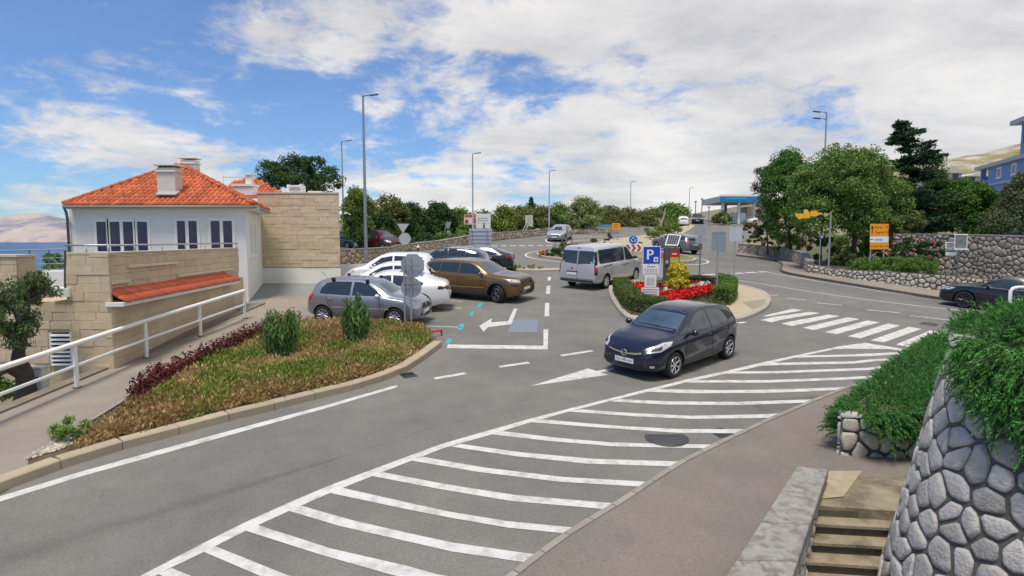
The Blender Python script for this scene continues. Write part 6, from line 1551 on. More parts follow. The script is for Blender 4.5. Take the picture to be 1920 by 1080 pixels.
def tree(name, label, base, lobes, n, leaf, lm, trunk_r=.14, bark=None, group=None, crad=.42, clumps=26, aspect=.55, droop=0.15, fork=.35, cat='tree', flowers=None, trunk_to=None):
    """lobes: list of (center, radii) in world space"""
    base = Vector(base); root = thing(name, label, cat, base, group); mb = MB()
    tot = sum(r[0] * r[1] * r[2] for c, r in lobes); top = Vector((0, 0, 0))
    for c, r in lobes: top += Vector(c) * (r[0] * r[1] * r[2] / tot)
    low = min(c[2] - r[2] for c, r in lobes)
    fk = Vector((base.x * .6 + top.x * .4, base.y * .6 + top.y * .4, max(base.z + .3, low + (top.z - low) * .15)))
    limb(mb, base - Vector((0, 0, .2)), fk, trunk_r, trunk_r * .72, 5, .03)
    for c, r in lobes:
        limb(mb, fk, Vector(c), trunk_r * .55, trunk_r * .18, 5, .07)
        for _ in range(3):
            d = Vector((rnd.uniform(-1, 1), rnd.uniform(-1, 1), rnd.uniform(-.2, .9))); limb(mb, Vector(c), Vector(c) + Vector((d.x * r[0], d.y * r[1], d.z * r[2])) * .8, trunk_r * .2, .012, 3, .08)
    smooth_angle(mb.build('trunk', bark or M_bark, root), 60)
    Vs, Qs, off = [], [], 0
    for c, r in lobes:
        k = max(60, int(n * (r[0] * r[1] * r[2]) ** .8 / sum((q[0] * q[1] * q[2]) ** .8 for _, q in lobes)))
        P, nn = clumpy(c, r, k, max(6, int(clumps * (r[0] * r[2]) ** .5)), crad)
        V, Q = leaf_geo(P, leaf, aspect, droop=droop, normal=nn, nb=.45); Vs.append(V); Qs.append(Q + off); off += len(V)
    big_mesh('crown', np.concatenate(Vs), np.concatenate(Qs), lm, root)
    if flowers:
        fm, fn, fs = flowers; Ps = []
        for c, r in lobes:
            P, nn = clumpy(c, (r[0] * 1.05, r[1] * 1.05, r[2] * 1.05), fn // len(lobes), 14, .16, shell=.9); Ps.append(P)
        V, Q = leaf_geo(np.concatenate(Ps), fs, .9); big_mesh('blossom', V, Q, fm, root)
    return root
def px_lobe(x0, x1, y0, y1, Y, dy=None):
    a, b = A(x0, y1, Y), A(x1, y0, Y); rx, rz = (b.x - a.x) / 2, (b.z - a.z) / 2
    return ((a.x + rx, Y, a.z + rz), (rx, dy or rx, rz))

# --- trees on the right
def right_trees():
    t1 = [px_lobe(1490, 1580, 300, 420, 38.7), px_lobe(1530, 1620, 270, 370, 39.2), px_lobe(1575, 1668, 280, 390, 38.9), px_lobe(1560, 1660, 350, 440, 38.3), px_lobe(1490, 1570, 365, 445, 38.2), px_lobe(1600, 1700, 325, 440, 39.7), px_lobe(1545, 1640, 300, 400, 38.1), px_lobe(1480, 1540, 320, 400, 39.1)]
    b = A(1607, 487, 38.7); b.z = h(b.x, b.y) + .5
    tree('broadleaf_tree', 'large round crowned green tree behind the yellow direction sign', b, t1, 62000, .16, LM['mid'], .2, M_bark_d, crad=.55, clumps=60)
    t2 = [px_lobe(1425, 1500, 300, 400, 45.5), px_lobe(1440, 1510, 285, 360, 45.9), px_lobe(1440, 1520, 370, 450, 45.0), px_lobe(1462, 1500, 283, 330, 45.5)]
    b = A(1484, 470, 45.5); b.z = h(b.x, b.y) + .5
    tree('broadleaf_tree', 'lighter green tree with upright twigs beside the petrol station view', b, t2, 30000, .15, LM['ivy'], .16, M_bark_d, crad=.5, clumps=48)
    t2 = [px_lobe(1412, 1450, 310, 380, 48.0), px_lobe(1418, 1462, 365, 430, 48.0)]
    b = A(1440, 470, 48); b.z = h(b.x, b.y) + .5
    tree('purple_tree', 'thin purple tinged tree at the edge of the tall tree group', b, t2, 7000, .13, LM['purple'], .08, M_bark_d, crad=.36, clumps=34)
    # conifer
    Y = 41.0; b = A(1713, 440, Y); bz = h(b.x, b.y) + .8; tip = A(1685, 226, Y)
    root = thing('cedar_tree', 'dark ragged cedar with leaning pointed top above the stone wall', 'tree', (b.x, Y, bz))
    mb = MB(); P0 = Vector((b.x, Y, bz)); mids = [P0, A(1712, 400, Y), A(1712, 340, Y), A(1706, 290, Y), A(1692, 250, Y), tip]
    mb.tube(mids, [.2, .17, .13, .09, .05, .015], 8)
    sk = catmull(mids, 8); Ps = []; Ax = []
    r = random.Random(5)
    for i in range(120):
        f = r.uniform(.10, .985) ** 1.15; q = sk[min(int(f * (len(sk) - 1)), len(sk) - 1)]
        ln = (1 - f) ** .75 * 3.0 + .18; ln *= r.uniform(.55, 1.15); an = r.uniform(0, 6.283)
        lim = ln * .5 if (f > .55 and math.cos(an) < -.3) else ln
        d = Vector((math.cos(an), math.sin(an) * .9, r.uniform(-.12, .28))); e = q + d * lim
        limb(mb, q, e, .035 * (1.2 - f), .008, 3, .05)
        k = int(170 * lim + 50)
        ts = np.array([r.uniform(.25, 1.05) for _ in range(k)])[:, None]; base_ = np.array(q)[None] * (1 - ts) + np.array(e)[None] * ts
        w = (1.15 - ts) * .34 * lim ** .5 + .07
        Ps.append(base_ + NPR.normal(size=(k, 3)) * w * np.array([.75, .75, .22])); Ax.append(np.tile(np.array(d)[None], (k, 1)) + NPR.normal(size=(k, 3)) * .5)
    smooth_angle(mb.build('trunk', M_bark_d, root), 60)
    Ps = np.concatenate(Ps); Ax = np.concatenate(Ax); Ax /= np.linalg.norm(Ax, axis=1, keepdims=True)
    V, Q = leaf_geo(Ps, .2, .36, axis=Ax); big_mesh('crown', V, Q, LM['conifer'], root)
    # second lower dark evergreen behind the cedar
    tree('broadleaf_tree', 'dense dark evergreen filling the gap below the cedar', Vector((A(1745, 440, 43).x, 43, h(24, 43) + .6)), [px_lobe(1725, 1785, 330, 440, 43.0), px_lobe(1680, 1720, 345, 430, 43.5), px_lobe(1735, 1770, 290, 350, 43.5)], 18000, .15, LM['dark'], .12, M_bark_d, crad=.45, clumps=44)
    tree('broadleaf_tree', 'grey green leafy tree at the right end above the retaining wall', Vector((A(1905, 440, 37).x, 37, h(30, 35) + 1.5)), [px_lobe(1872, 1950, 360, 450, 37.0), px_lobe(1890, 1970, 325, 400, 37.5), px_lobe(1850, 1900, 400, 455, 36.5)], 20000, .14, leafmat('leaf_grey_green', (0.12, 0.155, 0.065), .4, (0.085, 0.125, 0.05)), .14, M_bark_d, crad=.45, clumps=44)
    tree('olive_shrub', 'loose olive green shrub behind the yellow direction sign', A(1690, 450, 39), [px_lobe(1660, 1730, 385, 450, 39.1), px_lobe(1640, 1690, 400, 460, 38.6)], 6500, .13, LM['olive'], .07, M_bark_d, crad=.35, cat='shrub')
right_trees()
def mound(name, label, lobes, n, leaf, lm, cat='shrub', crad=.25, clumps=20, flowers=None, aspect=.55, group=None, stems=True, droop=.1, nb=.45, core=None):
    base = Vector((lobes[0][0][0], lobes[0][0][1], min(c[2] - r[2] for c, r in lobes))); root = thing(name, label, cat, base, group)
    Vs, Qs, off = [], [], 0
    for c, r in lobes:
        k = int(n * (r[0] * r[1] * r[2]) ** .67 / sum((q[0] * q[1] * q[2]) ** .67 for _, q in lobes))
        P, nn = clumpy(c, r, k, max(8, int(clumps * max(.5, r[0]))), crad, shell=.7); V, Q = leaf_geo(P, leaf, aspect, normal=nn, nb=nb, droop=droop); Vs.append(V); Qs.append(Q + off); off += len(V)
    big_mesh('foliage', np.concatenate(Vs), np.concatenate(Qs), lm, root)
    if False:
        mb = MB()
        for c, r in lobes:
            for _ in range(4):
                d = Vector((rnd.uniform(-.6, .6) * r[0], rnd.uniform(-.6, .6) * r[1], r[2] * .5)); limb(mb, Vector((c[0], c[1], c[2] - r[2])), Vector(c) + d, .02, .006, 3, .05)
        mb.build('stems', M_bark_d, root)
    if flowers:
        fm, fn, fs = flowers; Ps = []
        for c, r in lobes: Ps.append(clumpy(c, (r[0] * 1.08, r[1] * 1.08, r[2] * 1.08), fn // len(lobes), 16, .13, shell=.92)[0])
        V, Q = leaf_geo(np.concatenate(Ps), fs, .9); big_mesh('blossom', V, Q, fm, root)
    return root
mound('ivy_hedge', 'tall dense bright green ivy hedge above the retaining wall', [px_lobe(1775, 1845, 345, 455, 40.5, 1.0), px_lobe(1815, 1872, 352, 455, 39.5, 1.0), px_lobe(1772, 1830, 335, 420, 41.5, .8), px_lobe(1845, 1885, 362, 455, 39.5, .9), px_lobe(1800, 1860, 345, 400, 40.5, .8)], 26000, .15, LM['ivy'], 'hedge', .4, 60)
mound('clipped_hedge', 'low clipped bright green hedge on top of the rubble wall', [px_lobe(1590, 1660, 486, 528, 35.0, .8), px_lobe(1630, 1720, 482, 524, 33.9, .8), px_lobe(1690, 1752, 483, 522, 32.6, .7)], 22000, .085, LM['hedge'], 'hedge', .24, 60, stems=False)
mound('oleander_bush', 'pink flowering oleander in front of the retaining wall', [px_lobe(1672, 1735, 447, 492, 35.2, .8), px_lobe(1715, 1772, 450, 500, 34.2, .7)], 5200, .13, LM['dark'], 'shrub', .25, 22, flowers=(LM['pink'], 520, .11))
mound('rose_bush', 'dusky red flowering bush on top of the curved low wall', [px_lobe(1392, 1425, 418, 456, 50.6, .9), px_lobe(1415, 1458, 416, 458, 49.1, .9)], 3600, .12, LM['dark'], 'shrub', .25, 22, flowers=(LM['rose'], 1900, .14))
mound('rose_bush', 'small dark red shrub beside the slim blue sign post', [px_lobe(1503, 1532, 430, 468, 43.0, .6)], 1700, .11, LM['purple'], 'shrub', .22, 20, flowers=(LM['rose'], 350, .1))
mound('garden_shrub', 'rounded dark green shrub between the slim sign post and the lamp post', [px_lobe(1526, 1560, 440, 505, 38.8, .7), px_lobe(1555, 1590, 455, 505, 38.3, .7)], 5200, .11, LM['dark'], 'shrub', .25, 20)
mound('garden_shrub', 'clipped grey green ball shrub left of the low hedge', [px_lobe(1560, 1602, 470, 510, 36.4, .6)], 2600, .09, LM['box'], 'shrub', .2, 20)
mound('garden_shrub', 'shadowy green undergrowth below the tall round crowned tree', [px_lobe(1455, 1510, 440, 485, 48.0, 1), px_lobe(1560, 1640, 435, 490, 43.0, 1), px_lobe(1620, 1690, 440, 490, 42.5, 1)], 16000, .14, LM['mid'], 'shrub', .35, 40)
mound('petrol_hedge', 'low green and yellow bushes in front of the petrol station', [px_lobe(1338, 1372, 398, 418, 92, 1.5)], 1500, .3, LM['light'], 'shrub', .4, 14)
# --- trees along the far road, left arm and behind the house
FT = [(636, 705, 352, 462, 50, 'light', 9000), (655, 690, 395, 460, 47, 'dark', 3500), (690, 765, 366, 458, 54, 'olive', 8000), (700, 740, 400, 462, 51, 'dark', 4000), (742, 800, 382, 455, 57, 'dark', 6000), (790, 852, 380, 455, 60, 'dark', 7000), (838, 884, 392, 448, 62, 'mid', 5000),
      (920, 968, 388, 434, 68, 'light', 4200), (955, 1000, 390, 432, 72, 'olive', 4000), (990, 1040, 388, 432, 74, 'olive', 4200), (1026, 1068, 384, 432, 76, 'mid', 4000), (1056, 1128, 372, 432, 70, 'pale', 5200), (1118, 1168, 389, 428, 80, 'olive', 3600), (1150, 1200, 394, 428, 82, 'olive', 3200), (1192, 1245, 394, 424, 86, 'olive', 3200), (1222, 1290, 383, 422, 92, 'mid', 4200), (880, 926, 398, 436, 72, 'mid', 3000)]
FTL = ['light green tree beside the clad block', 'dark undertree behind the tall lamp post', 'olive tinted tree above the maroon minivan', 'dark shrubby tree right behind the maroon minivan', 'dense dark tree behind the back of the give way sign', 'tallest dense dark tree of the roadside row', 'mid green tree left of the red and white billboard',
       'yellowish tree right of the white billboard', 'small olive tree in front of the distant fir', 'olive tree behind the leaning notice board', 'mid green tree at the lamp post of the far road', 'pale feathery flowering tree above the blue parked stall', 'olive tree behind the small orange sign', 'low olive tree above the dry splitter planting', 'olive tree beside the leaning bare trunk', 'rounded green tree before the petrol station road', 'mid green tree between the two billboards']
for (x0, x1, y0, y1, Y, k, n), lab in zip(FT, FTL):
    cx = (x0 + x1) / 2; w = x1 - x0; hh = y1 - y0
    L = [px_lobe(x0 + w * .05, x0 + w * .6, y0 + hh * .18, y0 + hh * .8, Y), px_lobe(x0 + w * .4, x1, y0 + hh * .12, y0 + hh * .78, Y + .8), px_lobe(x0 + w * .25, x0 + w * .78, y0, y0 + hh * .5, Y + .4), px_lobe(x0 + w * .1, x0 + w * .9, y0 + hh * .5, y1, Y - .3)]
    b = A(cx, y1 + 6, Y); b.z = min(b.z, h(b.x, b.y))
    tree('roadside_tree', lab, b, L, int(n * 1.7), .0042 * Y * .8 + .02, LM[k], .12, M_bark, crad=.0095 * Y, clumps=40, group='trees along the far road')
# distant fir
b = A(996, 400, 95); root = thing('fir_tree', 'small distant dark fir rising above the roadside trees', 'tree', (b.x, b.y, h(b.x, b.y)))
mb = MB(); mb.tube([Vector((b.x, 95, h(b.x, 95))), A(996, 370, 95)], [.15, .02], 6); mb.build('trunk', M_bark_d, root)
P = []
for i in range(1400):
    f = rnd.random() ** .7; y = 370 + 30 * f; q = A(996 + rnd.gauss(0, 1) * (1.2 + 5.5 * f) * (.5 + .5 * ((i % 5) / 4)), y, 95 + rnd.gauss(0, .5)); P.append(q)
V, Q = leaf_geo(np.array([list(p) for p in P]), .42, .4, droop=.3); big_mesh('crown', V, Q, LM['conifer'], root)
# pine behind the house
pl = [px_lobe(482, 540, 300, 355, 46), px_lobe(520, 585, 292, 350, 47), px_lobe(570, 615, 292, 345, 46), px_lobe(595, 640, 315, 362, 45.5), px_lobe(500, 600, 325, 372, 46)]
tree('pine_tree', 'dark spreading pine crown rising behind the clad block', Vector((A(565, 400, 46).x, 46, 1.0)), pl, 18000, .17, LM['dark'], .22, M_bark_d, crad=.42, clumps=30)
mound('roadside_hedge', 'clipped hedge on the far wall left of the sign panel backs', [px_lobe(812, 850, 437, 456, 56, .8), px_lobe(845, 885, 434, 450, 57, .8)], 2600, .2, LM['mid'], 'hedge', .3, 18, stems=False)
mound('roadside_hedge', 'clipped pale topped hedge on the far wall behind the leaning notice board', [px_lobe(925, 975, 430, 444, 64, .7), px_lobe(970, 1030, 427, 441, 69, .7)], 3000, .22, LM['box'], 'hedge', .3, 18, stems=False)
mound('roadside_shrub', 'dark shrubs behind the far wall below the give way sign back', [px_lobe(735, 775, 445, 472, 52, 1), px_lobe(765, 830, 440, 468, 54, 1)], 3600, .2, LM['dark'], 'shrub', .35, 18)
# --- gnarled tree at the far left
def gnarled():
    b = A(48, 748, 12.3); root = thing('gnarled_tree', 'gnarled dark trunked tree with narrow leaves leaning over the white handrail', 'tree', b); mb = MB()
    def T(pts, r): mb.tube([A(x, y, Y) for x, y, Y in pts], r, 9)
    T([(42, 770, 12.3), (50, 735, 12.3), (46, 700, 12.3), (34, 672, 12.3), (36, 650, 12.2)], [.24, .19, .16, .13, .1]); T([(36, 655, 12.2), (20, 630, 12.0), (-20, 600, 11.8)], [.1, .075, .05]); T([(36, 660, 12.2), (48, 610, 12.3), (52, 560, 12.5), (60, 530, 12.6)], [.1, .075, .055, .03])
    T([(52, 570, 12.5), (75, 552, 12.6), (96, 532, 12.8), (106, 524, 12.9)], [.05, .035, .022, .008]); T([(44, 620, 12.2), (25, 575, 12), (15, 540, 12)], [.06, .045, .02]); T([(48, 600, 12.3), (70, 590, 12.2), (80, 600, 12.2)], [.04, .03, .012]); T([(46, 705, 12.3), (10, 690, 12), (-30, 720, 11.5)], [.12, .09, .07])
    smooth_angle(mb.build('trunk', M_bark_d, root), 60)
    L = [px_lobe(5, 75, 520, 600, 12.4, .5), px_lobe(-30, 30, 525, 620, 12, .5), px_lobe(30, 100, 518, 565, 12.7, .4), px_lobe(20, 55, 590, 650, 12.2, .3), px_lobe(-30, 20, 600, 650, 11.8, .4)]
    Vs, Qs, off = [], [], 0
    for c, r in L:
        P, nn = clumpy(c, r, 1300, 22, .17, shell=.3); ax = unit(len(P)) + np.array([.1, 0, .9]); ax /= np.linalg.norm(ax, axis=1, keepdims=True); V, Q = leaf_geo(P, .13, .22, axis=ax); Vs.append(V); Qs.append(Q + off); off += len(V)
    big_mesh('crown', np.concatenate(Vs), np.concatenate(Qs), leafmat('leaf_narrow', (0.10, 0.165, 0.06), .45, (0.125, 0.19, 0.085)), root)
gnarled()
mound('garden_shrub', 'low green garden plants behind the gnarled tree', [px_lobe(-30, 40, 690, 760, 12.9, .5)], 1500, .1, LM['mid'], 'shrub', .2, 16)
tree('sea_tree', 'small thin tree against the sea beyond the bar railing', A(95, 530, 30), [px_lobe(82, 112, 478, 520, 30)], 900, .16, LM['mid'], .06, M_bark_d, crad=.3, clumps=9)

# --- planting bed on the left
def inpoly(P, poly):
    x, y = P[:, 0], P[:, 1]; c = np.zeros(len(P), bool); j = len(poly) - 1
    for i in range(len(poly)):
        xi, yi, xj, yj = poly[i][0], poly[i][1], poly[j][0], poly[j][1]
        k = ((yi > y) != (yj > y)) & (x < (xj - xi) * (y - yi) / (yj - yi + 1e-12) + xi); c ^= k; j = i
    return c
def sample(poly, n):
    p = np.array([q[:2] for q in poly]); lo, hi = p.min(0), p.max(0); out = []
    while sum(len(o) for o in out) < n:
        q = NPR.uniform(lo, hi, (n, 2)); out.append(q[inpoly(q, poly)])
    return np.concatenate(out)[:n]
hv = np.vectorize(h)
def edge_dist(P, poly):
    d = np.full(len(P), 1e9)
    for i in range(len(poly)):
        a = np.array(poly[i][:2]); b = np.array(poly[(i + 1) % len(poly)][:2]); ab = b - a; t = np.clip(((P - a) @ ab) / (ab @ ab + 1e-9), 0, 1); d = np.minimum(d, np.linalg.norm(P - a - t[:, None] * ab, axis=1))
    return d
def planting():
    inner = offset2([Vector(p) for p in kb + kb_tip], 0.30); poly = [tuple(p) for p in inner[3:]] + gp([(790, 624), (700, 615)]) + [(-6.5, 18.3), (-7.05, 17.2), (-7.2, 15.7), (-7.35, 12.0), (-7.15, 10.6)]
    n = 5200; C = sample(poly, n); ed = edge_dist(C, poly)
    nz = np.array([mnoise.noise(Vector((x * .55, y * .55, 2.2))) + .5 * mnoise.noise(Vector((x * 1.4, y * 1.4, 7))) for x, y in C]); nz2 = np.array([mnoise.noise(Vector((x * .4 + 9, y * .4, 4))) for x, y in C])
    kind = np.where(nz > .17, 'lime', np.where(nz2 > .08, 'straw', 'rust'))
    pl_ = np.array([list(G(*q)[:2]) for q in ((440, 730), (690, 690), (770, 650), (640, 668), (380, 765))]); rad = (.75, .6, .8, .5, .5)
    for q, r in zip(pl_, rad): kind = np.where((np.linalg.norm(C - q, axis=1) < r) & (NPR.random(n) < .8), 'lime', kind)
    kind = np.where(NPR.random(n) < .07, 'lime', kind); kind = np.where((C[:, 1] < 10.6) & (NPR.random(n) < .55), 'rust', kind)
    hgt = (.34 + .10 * nz) * np.clip(ed / .22 + .45, .45, 1) * np.clip((C[:, 1] - 8.6) / 2 + .45, .45, 1)
    for k, lab in (('rust', 'rusty brown dry ground cover shrubs filling the kerbed bed'), ('straw', 'straw coloured withered ground cover tufts in the kerbed bed'), ('lime', 'yellow green fresh ground cover patches in the kerbed bed')):
        s = kind == k; c = C[s]; m = 15; cc = np.repeat(c, m, 0); hh = np.repeat(hgt[s], m)[:, None]
        d = unit(len(cc)); d[:, 2] = np.abs(d[:, 2]) * .9; rr = .17
        f = NPR.random((len(cc), 1)); P = np.concatenate([cc + d[:, :2] * rr * (.35 + .65 * f), (hv(cc[:, 0], cc[:, 1])[:, None] + .09 + hh * (.25 + .75 * f) * (.55 + .45 * d[:, 2:3]))], 1)
        ax = d + np.array([0, 0, .6]); ax /= np.linalg.norm(ax, axis=1, keepdims=True)
        V, Q = leaf_geo(P, .072, .45, axis=ax, var=.5); tag(big_mesh('ground_cover', V, Q, LM[k]), lab, 'ground cover', kind='stuff')
    # barberry border along the pavement
    bp = [Vector((-7.1, 10.9)), Vector((-7.28, 12.0)), Vector((-7.2, 14.0)), Vector((-7.05, 15.8)), Vector((-6.9, 17.0)), Vector((-6.6, 17.9))]
    q = resample(bp, .09); cc = np.repeat(np.array([list(v) for v in q]), 220, 0); d = unit(len(cc)); d[:, 2] = np.abs(d[:, 2]); f = NPR.random((len(cc), 1)) ** .45; wob = np.repeat(NPR.uniform(.75, 1.3, len(q)), 220)[:, None]
    P = np.concatenate([cc + d[:, :2] * .24 * f, hv(cc[:, 0], cc[:, 1])[:, None] + .1 + .52 * f * d[:, 2:3] * wob], 1); V, Q = leaf_geo(P, .065, .55, var=.5)
    tag(big_mesh('barberry_border', V, Q, LM['barb']), 'dark red barberry border along the pavement side of the bed', 'hedge', kind='stuff')
    for (x0, x1, y0, y1), lab, fl in (((494, 562, 590, 684), 'tall oleander shrub with red buds in the rusty bed near the pavement', True), ((640, 698, 566, 658), 'tall oleander shrub standing in front of the silver hatchback', False)):
        b = G((x0 + x1) / 2, y1); w = (x1 - x0) / F * b.y; hh = (y1 - y0) / F * b.y * 1.12; root = thing('oleander_shrub', lab, 'shrub', b, 'oleander shrubs in the bed'); mb = MB(); Ps, Ax = [], []
        for k in range(40):
            an = rnd.uniform(0, 6.28); sp_r = rnd.uniform(.2, 1) ** .7; e = b + Vector((math.cos(an) * w * .5 * sp_r, math.sin(an) * w * .5 * sp_r, hh * (1 - .25 * sp_r ** 2) * rnd.uniform(.62, 1.08))); q0 = b + Vector((math.cos(an) * .08, math.sin(an) * .08, 0)); mb.tube([q0, q0.lerp(e, .5) + Vector((0, 0, .05)), e], [.012, .009, .004], 5)
            t = NPR.uniform(.15, 1.03, (80, 1)); Ps.append(np.array(q0) * (1 - t) + np.array(e) * t + NPR.normal(size=(80, 3)) * .035); a = unit(80); a[:, 2] = np.abs(a[:, 2]) + 1.0; Ax.append(a / np.linalg.norm(a, axis=1, keepdims=True))
        mb.build('stems', M_bark, root); V, Q = leaf_geo(np.concatenate(Ps), .19, .17, axis=np.concatenate(Ax), var=.3); big_mesh('foliage', V, Q, LM['oleander'], root)
        tips = np.concatenate([p[-8:] for p in Ps]); tips = tips[tips[:, 2] > b.z + hh * .62]
        if fl: V, Q = leaf_geo(tips[::3], .06, .8); big_mesh('blossom', V, Q, LM['rose'], root)
    c = G(140, 832); P = c + Vector((0, 0, .2)); mound('grass_tuft', 'small green tuft at the pointed end of the kerbed bed', [((c.x, c.y, c.z + .2), (.3, .25, .2))], 700, .12, LM['mid'], 'plant', .12, 12, aspect=.2, stems=False)
    # pebbles at the pointed end
    C = sample([tuple(p) for p in gp([(40, 878), (140, 846), (150, 812), (70, 858)])], 260); mb = MB()
    for x, y in C:
        r = rnd.uniform(.018, .035); z = h(x, y) + .095; mb.box((x, y, z + r * .4), (r * 2, r * 1.6, r * 1.2), Matrix.Rotation(rnd.uniform(0, 6), 3, 'Z'), bev=r * .4)
    tag(mb.build('pebbles', mat('pebble', (0.45, 0.40, 0.32), 0.9, islrand=.35)), 'loose pale pebbles at the pointed end of the kerbed bed', 'pebbles', kind='stuff')
planting()

# --- rosemary, near right
def rosemary(name, label, spots, per=34, L0=.30, leaf=.036, lm=None):
    """spots: list of (origin, direction); each becomes a drooping sprig with needles"""
    o = np.array([list(s[0]) for s in spots]); d = np.array([list(s[1]) for s in spots]); n = len(o); d /= np.linalg.norm(d, axis=1, keepdims=True)
    ln = L0 * NPR.uniform(.6, 1.35, (n, 1)); sag = np.array([s[2] for s in spots])[:, None]
    t = NPR.uniform(.05, 1.0, (n, per, 1)); P = o[:, None] + d[:, None] * ln[:, None] * t + np.array([0, 0, -1.0]) * (sag * ln)[:, None] * t ** 2
    tang = d[:, None] + np.array([0, 0, -1.0]) * (2 * sag)[:, None] * t; tang /= np.linalg.norm(tang, axis=2, keepdims=True)
    a = tang * .85 + unit(n * per).reshape(n, per, 3) * .62; a /= np.linalg.norm(a, axis=2, keepdims=True); P = P + unit(n * per).reshape(n, per, 3) * .006
    V, Q = leaf_geo((P + a * leaf * .4).reshape(-1, 3), leaf, .24, axis=a.reshape(-1, 3), var=.3)
    root = thing(name, label, 'shrub', tuple(o.mean(0) - np.array([0, 0, .2]))); big_mesh('foliage', V, Q, lm or LM['rosemary'], root)
    # woody stems
    tt = np.linspace(0, .9, 4); st = o[:, None] + d[:, None] * ln[:, None] * tt[None, :, None] + np.array([0, 0, -1.0]) * (sag * ln)[:, None] * tt[None, :, None] ** 2
    w = unit(n)[:, None] * .0035; Vs = np.stack([st - w, st + w], 2).reshape(-1, 3); Qs = []
    idx = np.arange(n)[:, None] * 8 + np.arange(3)[None] * 2; Qs = np.stack([idx, idx + 1, idx + 3, idx + 2], -1).reshape(-1, 4); big_mesh('stems', Vs, Qs, M_bark, root)
    return root
def near_rosemary():
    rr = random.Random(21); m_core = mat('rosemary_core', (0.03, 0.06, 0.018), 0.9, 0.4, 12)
    def core(root, V, Fc): mk('blocking_core', V, Fc, m_core, root, True)  # dark solid mound added under the sprigs to block the view through them
    S = []
    A0, A1 = Vector((5.12, 8.85)), Vector((11.5, 15.6)); E = (A1 - A0); nl = Vector((-E.y, E.x)).normalized()      # nl points to the pavement side
    def pz(x, y): return h(x, y) + .62 - max(0, y - 9) * .03
    ring = [(5.15, 8.85), (6.6, 8.8), (9.3, 8.75), (12.2, 15.3), (11.5, 15.6)]
    for x, y in sample(ring, 3000):
        S.append(((x, y, pz(x, y) + rr.uniform(-.02, .1)), (rr.gauss(-.15, .38), rr.gauss(-.1, .38), rr.uniform(.8, 1.3)), rr.uniform(.0, .35)))
    for k in range(1700):
        f = rr.random() ** 1.15; q = A0 + E * f; dn = rr.random(); w = -.05 + .15 * math.sin(min(1, dn * 1.4) * math.pi / 2); q = q + nl * (w * rr.uniform(.4, 1.05)); z = pz(q.x, q.y) + .12 - dn * .4
        S.append(((q.x, q.y, max(z, h(q.x, q.y) + .12)), (nl.x * .7 + rr.gauss(0, .3), nl.y * .7 + rr.gauss(0, .3), rr.uniform(.0, 1.0)), rr.uniform(.1, .6)))
    for k in range(700):
        f = rr.random(); x = 5.35 + 1.35 * f; z = h(x, 8.8) + .78 - rr.random() ** 1.6 * (.06 + .34 * max(0, math.sin(f * 3.0))); S.append(((x, 8.72 + rr.uniform(-.1, .1), z), (rr.gauss(-.1, .35), -.75, rr.uniform(-.2, .7)), rr.uniform(.3, .9)))
    rt = rosemary('rosemary_bush', 'bright green rosemary spilling over the low planter wall', S, 34, .25, .046)
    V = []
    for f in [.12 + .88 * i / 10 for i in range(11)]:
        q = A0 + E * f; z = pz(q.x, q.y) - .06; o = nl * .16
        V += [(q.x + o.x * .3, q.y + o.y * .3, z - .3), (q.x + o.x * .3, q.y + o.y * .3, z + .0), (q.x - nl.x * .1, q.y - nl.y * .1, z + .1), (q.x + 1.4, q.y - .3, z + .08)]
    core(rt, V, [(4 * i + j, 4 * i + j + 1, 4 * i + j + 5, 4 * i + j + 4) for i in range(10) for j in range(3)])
    S = []; cx, cy = WC.x + .62, WC.y + .38
    for k in range(2600):
        a = rr.uniform(0, 6.283); r = rr.random() ** .5 * 1.3; x, y = cx + r * math.cos(a) * 1.12, cy + r * math.sin(a); z = ZT + .02 + .34 * (1 - (r / 1.35) ** 2)
        S.append(((x, y, z), (rr.gauss(math.cos(a) * .45 * r, .35), rr.gauss(math.sin(a) * .45 * r, .35), rr.uniform(.6, 1.2)), rr.uniform(.05, .5)))
    for k in range(3800):
        a = R(rr.uniform(178, 300)); q = (math.degrees(a) - 182) / 52; prof = .10 + 1.15 * min(1, max(0, q)) ** .8 * (.82 + .18 * math.sin(math.degrees(a) * .33)) * (1 if q < 1.2 else .9)
        dn = (rr.random() ** 1.1) * prof; z = ZT + .16 - dn; r = wall_r(max(z, 0)) + rr.uniform(.02, .14) * (1 - .45 * dn)
        S.append(((WC.x + r * math.cos(a), WC.y + r * math.sin(a), z), (math.cos(a) * .5 + rr.gauss(0, .22), math.sin(a) * .5 + rr.gauss(0, .22), rr.uniform(-.8, .35)), rr.uniform(.35, 1.0)))
    rt = rosemary('rosemary_bush', 'dark green rosemary hanging like a curtain down the tall grey wall', S, 34, .26, .044)
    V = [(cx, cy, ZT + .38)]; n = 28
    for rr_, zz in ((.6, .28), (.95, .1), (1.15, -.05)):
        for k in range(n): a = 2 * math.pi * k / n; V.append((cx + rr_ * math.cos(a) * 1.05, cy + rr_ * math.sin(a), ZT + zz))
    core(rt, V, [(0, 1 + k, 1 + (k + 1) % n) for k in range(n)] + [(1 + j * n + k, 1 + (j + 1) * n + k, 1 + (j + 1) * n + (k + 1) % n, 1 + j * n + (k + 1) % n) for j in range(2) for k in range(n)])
near_rosemary()
